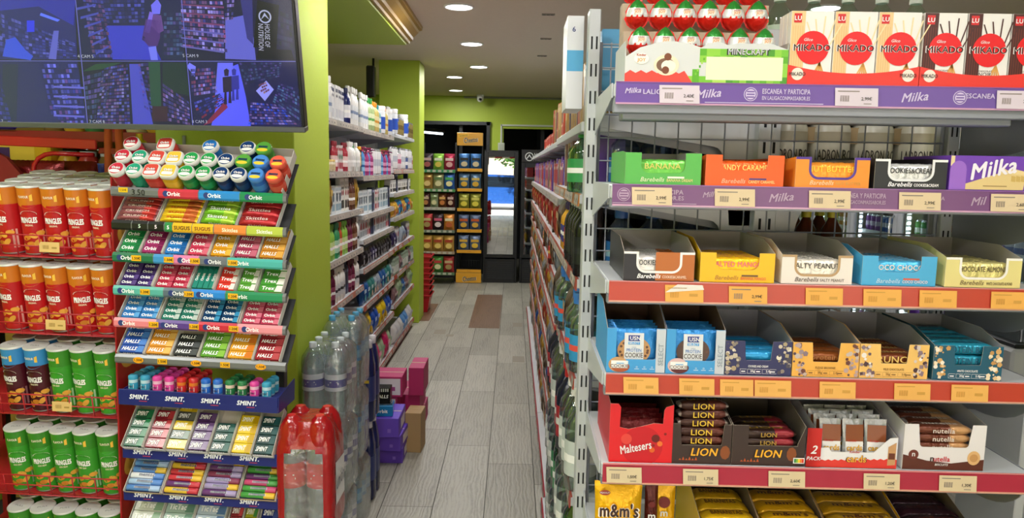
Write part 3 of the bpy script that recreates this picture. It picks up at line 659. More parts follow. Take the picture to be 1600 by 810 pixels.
# pills printed on the notched windows of plain boxes are on the bars themselves
# --- row 4
def cookie_box(px, choc, label):
    w, h, d = 94 * K, .098, .24; B = '#3E9EDC'
    def deco(q, w, h, y):
        q.rect(w * .84, w - .0003, .0005, h * .99, y + .0003, P('#C6CED6')); q.text('SELECT', w * .92, h * .42, .0105, y - .0002, P('#8A9AA8'), rot=PI / 2, bold=.01)
        q.disc(w * .2, h * .18, .021, y, P('#C89A68' if not choc else '#D8B8B8'), 20, rz=.017); q.disc(w * .24, h * .13, .02, y - .0003, P('#A8542C' if not choc else '#5A2020'), 20, rz=.012)
        q.rect(w * .08, w * .37, h * .1, h * .27, y - .0006, P('#EDEFEF')); q.text('COOKIE', w * .225, h * .15, .0075, y - .0009, P('#54382C'), bold=.02); q.rect(w * .17, w * .3, h * .2, h * .22, y - .0009, P('#5AAAE0'))
        for k in range(3): q.text('o', w * (.52 + .13 * k), h * .13, .004, y - .0003, P('#BFE0F2')); q.rect(w * (.48 + .13 * k), w * (.56 + .13 * k), h * .08, h * .095, y - .0003, P('#BFE0F2'))
    M = place_tray(tray(w, d, h, .142, B, '#5E4636', a=.16, n=.3, rr=.006, deco=deco, open_at=.45), label, px, 3)
    q = MB()
    def fn(u, v):
        x = (u - .5) * w * .9; z = v * h * .93; k = max(0, math.sin(PI * u) * math.sin(PI * min(1, v * 1.02))) ** .35
        return (x, -.011 * k + .002 * math.sin(u * 31 + v * 17) * (1 - k), z)
    q.grid(fn, 16, 14, foil('#2A86CC')); q.grid(lambda u, v: (fn(1 - u, v)[0], -fn(1 - u, v)[1], fn(1 - u, v)[2]), 16, 14, foil('#2A86CC'))
    y = -.0118
    q.disc(0, h * .45, .036, y - .0006, P('#B98A54' if not choc else '#4A2E22'), 28, rz=.03)
    for k in range(14 if not choc else 4): q.disc(.03 * math.cos(k * 2.4), h * .45 + .022 * math.sin(k * 2.4), .003, y - .0009, P('#5A3420'), 8)
    q.rect(-.021, .021, h * .2, h * .84, y - .0014, P('#D9DDE0')); q.rect(-.0125, .0125, h * .66, h * .79, y - .0018, P('#263A8A')); q.text('USN', .002, h * .725, .0085, y - .0022, WH, bold=.05)
    q.rect(-.0125, .0125, h * .58, h * .64, y - .0018, P('#3FA0E0')); q.text('SELECT', 0, h * .61, .0045, y - .0022, WH, w=.022, bold=.03)
    q.text('HIGH', 0, h * .52, .0028, y - .0018, P('#7A98B8')); q.text('PROTEIN', 0, h * .455, .0072, y - .0018, P('#3A78C0'), w=.032, bold=.02); q.text('COOKIE', 0, h * .345, .0105, y - .0018, P('#3A2A22'), w=.039, bold=.03)
    me = q.mesh()
    for j in range(4):
        inst(me, 'cookie_packet', f'blue foil cookie packet with {"dark chocolate" if choc else "pale choc-chip"} cookie picture, {["front", "second", "third", "fourth"][j]} in its box', 'cookie packet', M @ T(w * .47, .016 + j * .03, .003) @ RX(-3), f'{"dark" if choc else "pale"} cookie packets in blue box')
cookie_box(955, False, 'blue cookie box with pale choc-chip cookie at left end of fourth shelf')
cookie_box(1050, True, 'blue cookie box with dark chocolate cookie, second on fourth shelf')
def crumbs(cols, seed, right=True, left=True):
    def f(q, w, h, y):
        r_ = random.Random(seed)
        for s in ((0,) if left else ()) + ((1,) if right else ()):
            for k in range(26):
                cx = r_.uniform(0, .2) * w; cx = cx if not s else w - cx; cz = r_.uniform(.05, .95) * h; rad = r_.uniform(.002, .0065)
                cx = min(max(cx, rad), w - rad); cz = min(max(cz, rad), h - rad); a0 = r_.uniform(0, 6); n_ = r_.choice((4, 5, 7))
                q.xz([(cx + rad * math.cos(a0 + 2 * PI * i / n_), cz + rad * math.sin(a0 + 2 * PI * i / n_)) for i in range(n_)], y - .0001 * k * .2, P(r_.choice(cols)))
    return f
def crunch_box(px0, px1, outer, label, cols, barcol, name, seed, tc='#FFFFFF', bars=(4, 1), bt='PROTEIN', btc='#F0C060', where='', hfpx=56):
    w = (px1 - px0) * K; h = hfpx * K; cr = crumbs(cols, seed)
    def deco(q, w, h, y):
        cr(q, w, h, y); q.text(name, w * .5, h * .27, .0048, y - .0004, P(tc), w=w * .3, bold=.03)
        q.text('20g', w * .42, h * .12, .0062, y - .0006, P(tc), bold=.05); q.text('2.0g', w * .66, h * .12, .0062, y - .0006, P(tc), bold=.05)
        for k in range(5):
            x0 = w * (.23 + .112 * k); q.rect(x0, x0 + w * .1, h * .055, h * .062, y - .0003, P(tc)); q.rect(x0, x0 + w * .1, h * .18, h * .187, y - .0003, P(tc)); q.rect(x0, x0 + .0004, h * .055, h * .187, y - .0003, P(tc))
            if k in (0, 2, 4): q.rect(x0 + w * .02, x0 + w * .08, h * .1, h * .13, y - .0003, P(tc))
    M = place_tray(tray(w, .24, h, .1, outer, '#97979E', a=.29, n=.44, rr=.003, slant=.02, deco=deco, open_at=.35), label, px0, 3)
    me = wrap_mesh(w * .92, .036, .024, barcol, None, bt, btc, th=.62)
    fill(M, w, .24, .024, bars[0], bars[1], me, where[0], where[1], dyy=.041)
    return M
CH = ['#8A7480', '#5A4450', '#B8A0A0', '#6A3A30', '#C8B8B0', '#9A8890']
crunch_box(1145, 1251, '#2C2F5E', 'navy protein bar box printed with cream cookie chunks, third on fourth shelf', ['#C8BCA8', '#8A8074', '#E0D8C8', '#4A4450', '#A89878'], '#2E9CD8', 'COOKIES AND CREAM', 3, bars=(4, 2), bt='', where=('light blue wrapped bar', 'in the navy box'))
crunch_box(1252.5, 1358, '#EDB24E', 'golden protein bar box with purple chocolate chunks, fourth on fourth shelf', CH, '#8A4A1C', 'FUDGE BROWNIE', 5, '#7A5420', bars=(4, 2), bt='protein', btc='#A8682C', where=('brown wrapped bar', 'in the golden box with purple chunks'))
crunch_box(1359.5, 1468, '#EFC06A', 'pale golden protein bar box with chocolate curls, fifth on fourth shelf', ['#8A7480', '#6A5460', '#D8C8C0', '#4A3038', '#EDE6E0'], '#7A3E20', 'MILK CHOCOLATE', 9, '#8A6430', bars=(4, 2), bt='CRUNCH', btc='#F0CC70', where=('brown wrapped bar', 'in the pale golden box'))
crunch_box(1476, 1585, '#17566E', 'teal protein bar box with round biscuits pictured, right end of fourth shelf', ['#E0C090', '#C89858', '#F0E0C0', '#F4EADA', '#D8A868'], '#2A9AB8', 'WHITE CHOCOLATE', 11, bars=(5, 3), bt='PROTEIN BAR', btc='#1A5A78', where=('teal wrapped bar', 'in the teal box'))
# --- row 5
def deco_malt(q, w, h, y):
    q.disc(w * .52, h * .28, .045, y + .0002, P('#C81420'), 30); q.text('Maltesers', w * .42, h * .26, .019, y - .0006, WH, w=w * .5, bold=.05, rot=.22, shear=.1)
    for cx, cz, r_, c in ((.73, .42, .009, '#6A1810'), (.8, .33, .006, '#E8742C'), (.68, .22, .006, '#E0641E'), (.88, .5, .003, '#8A1810'), (.7, .3, .003, '#8A1810'), (.27, .4, .012, '#E2453A')): q.disc(w * cx, h * cz, r_, y - .0003, P(c), 16)
w = 103 * K; h = 98 * K
M = place_tray(tray(w, .25, h, .145, '#C01C2A', '#4A3226', deco=deco_malt, front_c=P('#DC2026', .3), open_at=.4,
    cut=[(w * .13, h), (w * .17, h * .94), (w * .16, h * .6), (w * .3, h * .57), (w * .5, h * .62), (w * .7, h * .68), (w * .84, h * .67), (w * .85, h * .9), (w * .88, h * .96)]),
    'tall red box of chocolate ball packets at left end of fifth shelf', 964, 4)
def bag_mesh(w, h, t, c, deco=None, n=14, wob=1.0, crimp=True, c2=None):
    """standing pillow bag, front to -y"""
    q = MB(); A = foil(c)
    def fn(u, v, s=-1):
        x = (u - .5) * w; k = (max(0, math.sin(PI * u)) ** .5) * (max(0, math.sin(PI * min(1, max(0, (v - .04) / .92)))) ** .45)
        x *= 1 - .05 * math.sin(PI * v); tz = .003 * math.sin(u * 40) if (v > .97 or v < .03) else 0
        return (x, s * (t / 2 * k + .0015 * wob * math.sin(u * 23 + v * 11) * k) + (.0008 * s), v * h + tz * .3)
    mt = A if not c2 else (lambda u, v: foil(c2) if v > .72 or v < .08 else A)
    q.grid(lambda u, v: fn(u, v), n, n, mt); q.grid(lambda u, v: fn(1 - u, v, 1), n, n, mt)
    if deco: deco(q, w, h, -t / 2 - .0026)
    return q
def dm(q, w, h, y): q.disc(0, h * .5, w * .3, y, P('#7A1418'), 20, rz=h * .25); q.disc(0, h * .45, w * .07, y - .0005, P('#C89868'), 12)
me = bag_mesh(.118, .085, .022, '#6E1116', dm).mesh()
for j in range(4): inst(me, 'sweet_packet', f'dark red chocolate ball packet leaning in the tall red box, {["front", "second", "third", "fourth"][j]}', 'sweet packet', M @ T(w / 2, .03 + j * .035, .003) @ RX(-8), 'dark red packets in the tall red box')
def deco_lion(pack2=False):
    def f(q, w, h, y):
        q.text('LION', w * (.55 if not pack2 else .5), .027, .019, y - .0004, P('#2A1408'), w=.064, bold=.1, shear=.2); q.text('LION', w * (.55 if not pack2 else .5), .0275, .018, y - .0008, P('#F3B22A'), w=.06, bold=.06, shear=.2)
        q.disc(w * .9 if not pack2 else w * .82, .027, .011, y, P('#8A4A20'), 9, rz=.016)
        for k in range(6): q.xz([(w * .12 + .007 * k, .008), (w * .12 + .007 * k + .006, .008), (w * .12 + .007 * k + .003, .012 + .004 * (k % 2))], y, P('#B8541C'))
    return f
BR = '#55443C'
w = 96 * K; M = place_tray(tray(w, .25, 67 * K, .12, BR, '#6E655E', a=.13, n=.47, rr=.003, slant=.03, deco=deco_lion(), open_at=.6, front_c=P('#3A2A24')), 'brown box of chocolate bars piled high, second on fifth shelf', 1066.5, 4)
lion = wrap_mesh(.11, .03, .021, '#3C2018', '#5A2A20', 'LION', '#E8C03A', ends='#8A8078', th=.62)
for k in range(7):
    for j in range(3 if k < 4 else 1):
        inst(lion, 'chocolate_bar', f'brown and yellow chocolate bar in the high pile, layer {["one", "two", "three", "four", "five", "six", "seven"][k]}, {["front", "middle", "back"][j]} row', 'chocolate bar', M @ T(w / 2 - .001 + (.003 if k > 3 else 0), .017 + j * .033 + (.004 if k > 3 else 0), .0025 + k * .0192) @ RZ(random.uniform(-2, 2)), 'chocolate bars in the high brown box')
w = 118 * K; M = place_tray(tray(w, .25, 67 * K, .125, BR, '#6E655E', open_at=.6, deco=deco_lion(True), cut=[(w * .22, 67 * K), (w * .22, .045), (w * .9, .045), (w * .9, .05)], front_c=P('#3A2A24')), 'wider brown box of double chocolate bars, third on fifth shelf', 1164, 4)
lion2 = wrap_mesh(.125, .032, .02, '#33201A', '#8A2430', 'LION', '#B8923A', th=.5)
for k in range(4):
    for j in range(3): inst(lion2, 'chocolate_bar', f'double chocolate bar with red end in the wider brown box, layer {["one", "two", "three", "four"][k]}, {["front", "middle", "back"][j]} row', 'chocolate bar', M @ T(w / 2 + .0, .02 + j * .036, .0025 + k * .0185) @ RZ(2 + random.uniform(-2, 2)), 'double chocolate bars in the wider brown box')
q = MB(); q.rect(0, .031, 0, .088, 0, P('#E2302A')); q.add([(.031, .001, 0), (0, .001, 0), (0, .001, .088), (.031, .001, .088)], [(0, 1, 2, 3)], P('#C02822')); q.text('2', .016, .04, .019, -.0006, WH, bold=.05, shear=.3); q.text('PACK', .016, .02, .0085, -.0006, WH, bold=.05, shear=.25)
q.box(0, .0312, 0, .001, 0, .088, P('#E2302A'))
q.rect(-.028, -.003, .007, .02, -.0005, WH)
for k, c in enumerate(('#2E8A4A', '#8ABF3A', '#F0D030', '#EE8A2A', '#DD3A2A')): q.rect(-.026 + .0042 * k, -.022 + .0042 * k, .009, .018, -.0009, P(c))
inst(q.mesh(), 'promotion_card', 'red card reading 2 PACK at the right of the wider brown box', 'card', E @ T(X(1284), .008, ZS[4] + .0015))
def deco_cards(q, w, h, y):
    wave = [(0, 0), (0, .014)] + [(w * k / 24, .014 + .006 * (k / 24) + (.003 if k % 2 else 0)) for k in range(1, 24)] + [(w, .02), (w, 0)]
    q.xz(wave[::-1], y, P('#DC3A30')); q.text('cards', w * .48, h * .3, .017, y - .0008, P('#5A2A14'), w=.046, bold=.1); q.text('cards', w * .48, h * .3, .016, y - .0012, P('#F0B03A'), w=.042, bold=.05); q.text('Kinder', w * .46, h * .52, .006, y - .0006, P('#C02020'), bold=.03)
    q.xz([(w * .88, h * .1), (w * .98, h * .12), (w * .98, h * .85), (w * .88, h * .7)], y - .0003, P('#C89868')); q.rect(w * .89, w * .97, h * .3, h * .5, y - .0006, P('#6A3420'))
w = 126 * K; h = 52 * K
M = place_tray(tray(w, .25, h, .12, '#E8E8EC', '#A8A8B4', deco=deco_cards, open_at=.7, cut=[(w * .02, h * .62), (w * .12, h * .64), (w * .16, h * .5), (w * .7, h * .5), (w * .82, h * .8), (w * .9, h * .98)]), 'white and red box of upright wafer packets, fourth on fifth shelf', 1305, 4)
def dc(q, w, h, y):
    q.rect(-w * .42, w * .42, h * .5, h * .88, y, P('#8A4A28')); q.rect(-w * .42, w * .42, h * .08, h * .5, y, P('#E6E4E4')); q.text('cards', 0, h * .36, .013, y - .001, P('#4A2A18'), w=w * .76, bold=.09); q.text('cards', 0, h * .36, .012, y - .0014, P('#F0B83A'), w=w * .72, bold=.04); q.text('Kinder', -w * .1, h * .52, .005, y - .001, P('#C02020'))
me = bag_mesh(.048, .098, .014, '#B9BCC0', dc).mesh()
for i in range(3):
    for j in range(4): inst(me, 'wafer_packet', f'silver wafer packet in the white and red box, {ORD[i]} from left, {["front", "second", "third", "back"][j]} row', 'wafer packet', M @ T(.033 + i * .05, .022 + j * .032, .003) @ RX(-6) @ RZ(random.uniform(-5, 5)), 'silver wafer packets in the white and red box')
def deco_nut(q, w, h, y):
    q.xz([(.0005, .0005), (w - .0005, .0005), (w - .0005, h * .25), (w * .6, h * .15), (w * .3, h * .2), (.0005, h * .33)], y, P('#5A2A1C')); q.disc(w * .13, h * .33, .011, y - .0003, P('#6A2E22'), 20); q.text('n', w * .13, h * .33, .008, y - .0006, WH, bold=.05)
    q.text('n', w * .36, h * .235, .0095, y - .0007, P('#2A2020'), bold=.05); q.text('utella', w * .48, h * .245, .0115, y - .0007, P('#C8262E'), bold=.04); q.text('BISCUITS', w * .48, h * .12, .005, y - .0007, WH, shear=.2, bold=.04)
    q.disc(w * .87, h * .28, .014, y - .0004, P('#DDB27A'), 18, rz=.016); q.disc(w * .87, h * .28, .009, y - .0007, P('#C8945A'), 14)
w = 131 * K; h = 76 * K
M = place_tray(tray(w, .26, h, .14, '#D9D6DA', '#A5A4B0', a=.17, n=.5, rr=.008, slant=.03, deco=deco_nut, open_at=.8, front_c=P('#E4E0E2')), 'white and brown box of long biscuit packets, right end of fifth shelf', 1440, 4)
nut = wrap_mesh(.128, .034, .02, '#6A3624', '#C89868', 'nutella', '#EADCD0', ends='#B8B0AC', th=.55)
for k in range(5):
    for j in range(4): inst(nut, 'biscuit_packet', f'brown biscuit packet in the white and brown box, layer {["one", "two", "three", "four", "five"][k]}, {["front", "second", "third", "back"][j]} row', 'biscuit packet', M @ T(w / 2, .022 + j * .038, .0025 + k * .0185) @ RZ(random.uniform(-2, 2)), 'biscuit packets in the white and brown box')
# --- row 6 (partly in frame): yellow sweet bags
def dmm(q, w, h, y):
    q.text("m&m's", 0, h * .7, .034, y - .0005, P('#F6EDE2'), w=w * .86, bold=.14); q.text("m&m's", 0, h * .7, .032, y - .001, P('#3A2018'), w=w * .8, bold=.08); q.disc(-w * .3, h * .9, .012, y - .0005, P('#A8402A'), 16, rz=.006); q.text('PEANUT', -w * .3, h * .9, .004, y - .001, WH)
mm = bag_mesh(.108, .185, .035, '#F3B90F', dmm, n=16).mesh()
z6 = ZS[5] + .0012
mm = bag_mesh(.108, .2, .035, '#F3B90F', dmm, n=16).mesh()
inst(mm, 'sweet_bag', 'large yellow bag of peanut sweets at the left end of the bottom shelf', 'sweet bag', E @ T(X(985), .03, z6) @ RX(-3))
for i, (px, c, l) in enumerate(((1043, '#5A1A14', 'dark red upright sweet bag just right of the large yellow bag'), (1068, '#E8B010', 'small yellow sweet bag behind the cardboard divider on the bottom shelf'))):
    inst(bag_mesh(.03 if i == 0 else .055, .19 - .01 * i, .02, c, (lambda q, w, h, y: (q.disc(0, h * .75, w * .25, y, P('#7A2018'), 12), q.text('m', 0, h * .6, .012, y, WH, bold=.06)))).mesh(), 'sweet_bag', l, 'sweet bag', E @ T(X(px), .05 + .03 * i, z6) @ RX(-3))
def ybox(px0, px1, hf, label, seed, kind, barc, txt):
    w = (px1 - px0) * K
    M = E @ T(X(px0), .012, z6)
    inst(tray(w, .26, hf, hf + .05, '#F2C814', '#7A6A58', a=.2, n=.5, rr=.004, slant=.1, open_at=.6), 'display_carton', label, 'display box', M)
    me = wrap_mesh(w * .9, .05, .03, barc, None, txt, '#5A2018', th=.4)
    for k in range(4):
        for j in range(3):
            inst(me, 'sweet_packet', f'{kind}, layer {["one", "two", "three", "four"][k]}, {["front", "middle", "back"][j]} row', 'sweet packet', M @ T(w / 2, .03 + j * .056, .003 + k * .0325 + j * .0) @ RZ(random.uniform(-3, 3)), kind + 's')
ybox(1120, 1218, .12, 'yellow box with slanted cut holding sweet packets, left of the yellow boxes on bottom shelf', 1, 'yellow and red sweet packet in the left yellow box', '#F0BE18', 'BANANITAS')
ybox(1222, 1330, .11, 'yellow box of crumpled sweet bags, second yellow box on bottom shelf', 2, 'shiny yellow sweet packet in the second yellow box', '#EDB416', "m&m's")
ybox(1334, 1460, .105, 'yellow box with zigzag tabs, third yellow box on bottom shelf', 3, 'yellow and brown sweet packet in the third yellow box', '#D8A41C', "m&m's")
ybox(1464, 1575, .105, 'yellow edged brown box at the right end of the bottom shelf', 4, 'dark purple sweet packet in the last box', '#3A1C2A', "m&m's")
# ================================================================== products for the aisles
def carton(w, d, h, base, band, accent='#FFFFFF', txt=None, tcol='#FFFFFF', pic=None):
    q = MB(); q.box(-w / 2, w / 2, 0, d, 0, h, P(base), min(.0015, w * .03)); y = -.0005
    q.rect(-w * .46, w * .46, h * .1, h * .34, y, P(band)); q.rect(-w * .46, w * .46, h * .8, h * .9, y, P(accent))
    if pic: q.disc(0, h * .56, min(w * .34, h * .16), y - .0003, P(pic), 16)
    if txt: q.text(txt, 0, h * .7, h * .08, y - .0006, P(tcol), w=w * .74, bold=.04)
    # tuck flap line on the top
    q.box(-w * .42, w * .42, d * .1, d * .14, h, h + .0006, P(band)); return q.mesh()
def bottle(r, h, body, cap, label, kind='round', lc2=None, clear=False, pump=False):
    """parts: bottle_body (> printed label in the mesh) and cap"""
    q = MB(); B = mat(body, .08, 0, kind='film', spec=.6) if clear else P(body, .25)
    sy = .6 if kind == 'flat' else 1; sq = 4 if kind == 'square' else 0
    hb = h * .84
    q.lathe([(r * .9, 0), (r, h * .02), (r, hb * .72), (r * .92, hb * .82), (r * .55, hb * .93), (r * .36, hb), (r * .36, h * .86)], B, 14, sy=sy, sq=sq)
    L = P(label); q.lathe([(r * 1.012, h * .16), (r * 1.012, h * .52)], L, 14, sy=sy, sq=sq, cap=False)
    q.lathe([(r * 1.02, h * .3), (r * 1.02, h * .38)], P(lc2 or '#FFFFFF'), 14, sy=sy, sq=sq, cap=False)
    c = MB(); C = P(cap)
    if pump:
        c.lathe([(r * .45, h * .85), (r * .45, h * .9), (r * .15, h * .91), (r * .15, h * .97)], C, 10); c.box(-r * .3, r * .3, -r * .9, r * .3, h * .965, h, C, .001)
    else: c.lathe([(r * .46, h * .85), (r * .46, h * .97), (r * .4, h)], C, 12)
    return [('bottle_body', q.mesh()), ('cap', c.mesh())]
def jar(r, h, body, lid, label):
    q = MB(); q.lathe([(r * .92, 0), (r, h * .05), (r, h * .78), (r * .9, h * .84)], P(body, .2), 16); q.lathe([(r * 1.01, h * .15), (r * 1.01, h * .6)], P(label), 16, cap=False)
    c = MB(); c.lathe([(r * .98, h * .83), (r * .98, h * .98), (r * .9, h)], P(lid), 16); return [('jar_body', q.mesh()), ('lid', c.mesh())]
def softpack(w, h, t, c, c2, disc=None, txt=None):
    def d(q, w_, h_, y):
        q.rect(-w_ * .3, w_ * .3, h_ * .55, h_ * .72, y, P(c2))
        if disc: q.disc(0, h_ * .33, w_ * .2, y, P(disc), 12)
        if txt: q.text(txt, 0, h_ * .63, h_ * .08, y - .0006, WH, w=w_ * .5, bold=.05)
    return bag_mesh(w, h, t, c, d, n=10).mesh()
def can(r, h, body, band):
    q = MB(); AL_ = mat('#C8CCD0', .25, .9)
    q.lathe([(r * .8, 0), (r, h * .06), (r, h * .35), (r, h * .6), (r, h * .9), (r * .82, h * .97), (r * .82, h)], [AL_, P(body, .2), P(band, .2), P(body, .2), AL_, AL_], 14); return q.mesh()
def price_rail(L, base, seed, hh=.034, light='#B9B0A8', n=None, tags=.8):
    """rail facing -y, from x=0 to L, with many small price tags"""
    q = MB(); r_ = random.Random(seed); q.prism([(-.004, -hh), (0, -hh - .001), (.006, 0), (0, .001)], 'x', 0, L, P(base)); x = .01
    while x < L - .05:
        wd = r_.uniform(.045, .07)
        if r_.random() < tags:
            c = r_.choice([light, light, '#C6BBAE', '#A8A29C']); q.add([(x, -.0046, -hh + .003), (x + wd, -.0046, -hh + .003), (x + wd, -.0014, -.003), (x, -.0014, -.003)], [(0, 1, 2, 3)], P(c, .5))
            q.add([(x + .006, -.0048, -hh + .01), (x + wd * .5, -.0048, -hh + .01), (x + wd * .5, -.0034, -.014), (x + .006, -.0034, -.014)], [(0, 1, 2, 3)], P('#85807C', .6))
        x += wd + r_.uniform(.002, .012)
    return q.mesh()
def shelving(name, label, M, L, zs, depth, rails, back_h, base_depth, backc, seed, ends=True, bigend=False):
    """wall-type bay in a frame whose -y side is the front; x runs along the bay"""
    ps = []
    for x in (0, L - .03):
        q = MB(); q.box(x, x + .03, depth + .0, depth + .05, 0, back_h, GW, .002); slots(q, x, .05, back_h - .05, depth + .0); ps.append(('upright', q.mesh()))
    q = MB(); q.box(.03, L - .03, depth + .02, depth + .04, .08, back_h, mat(backc, .5, .1)); ps.append(('back_panel', q.mesh()))
    q = MB(); q.box(.002, L - .002, depth - base_depth + .02, depth, 0, zs[0] - .03, P('#7E2A26' if rails[0] == 'r' else '#8A8D92'), .002); ps.append(('base_plinth', q.mesh()))
    for i, z in enumerate(zs):
        dd = base_depth if i == 0 else depth; q = MB(); q.box(.001, L - .001, depth - dd, depth, z - .028, z, GW, .002)
        rc = {'r': '#A8483A', 'g': '#A39C96', 'p': '#B06A5A', 'c': '#A02838', 'o': '#C07A3C', 'n': '#A9ADB2'}[rails[i]]
        sub = []
        if rails[i] != 'n': sub.append(('price_rail', price_rail(L - .004, rc, seed * 17 + i), None, [], T(.002, depth - dd, z)))
        for x in (.0, L - .003):
            b = MB(); b.prism([(depth - dd + .01, z - .028), (depth, z - .1), (depth, z - .028)], 'x', x, x + .003, GS); sub.append(('bracket', b.mesh()))
        ps.append(('shelf', q.mesh(), None, sub))
    inst(ps, name, label, 'shelving', M)
random.seed(21)
def fill_shelf(M, L, z, items, depth_y, where, group, gap=.004, back_rows=1, x0=.012, end=None, hmax=9):
    """items: list of (spec, name, w, h, d, description, category, count); laid left to right along x"""
    x = x0; k = 0; cnt = {}
    i = 0
    while True:
        spec, name, wd, desc, cat, n = items[i % len(items)]
        for _ in range(n):
            if x + wd > (end or L - .012): return
            key = desc; cnt[key] = cnt.get(key, 0) + 1
            inst(spec, name, f'{desc} {where}, {ORD[k]} from near end', cat, M @ T(x + wd / 2, depth_y + random.uniform(-.004, .006), z + .0008), f'{desc} {where}')
            x += wd + gap; k += 1
        i += 1

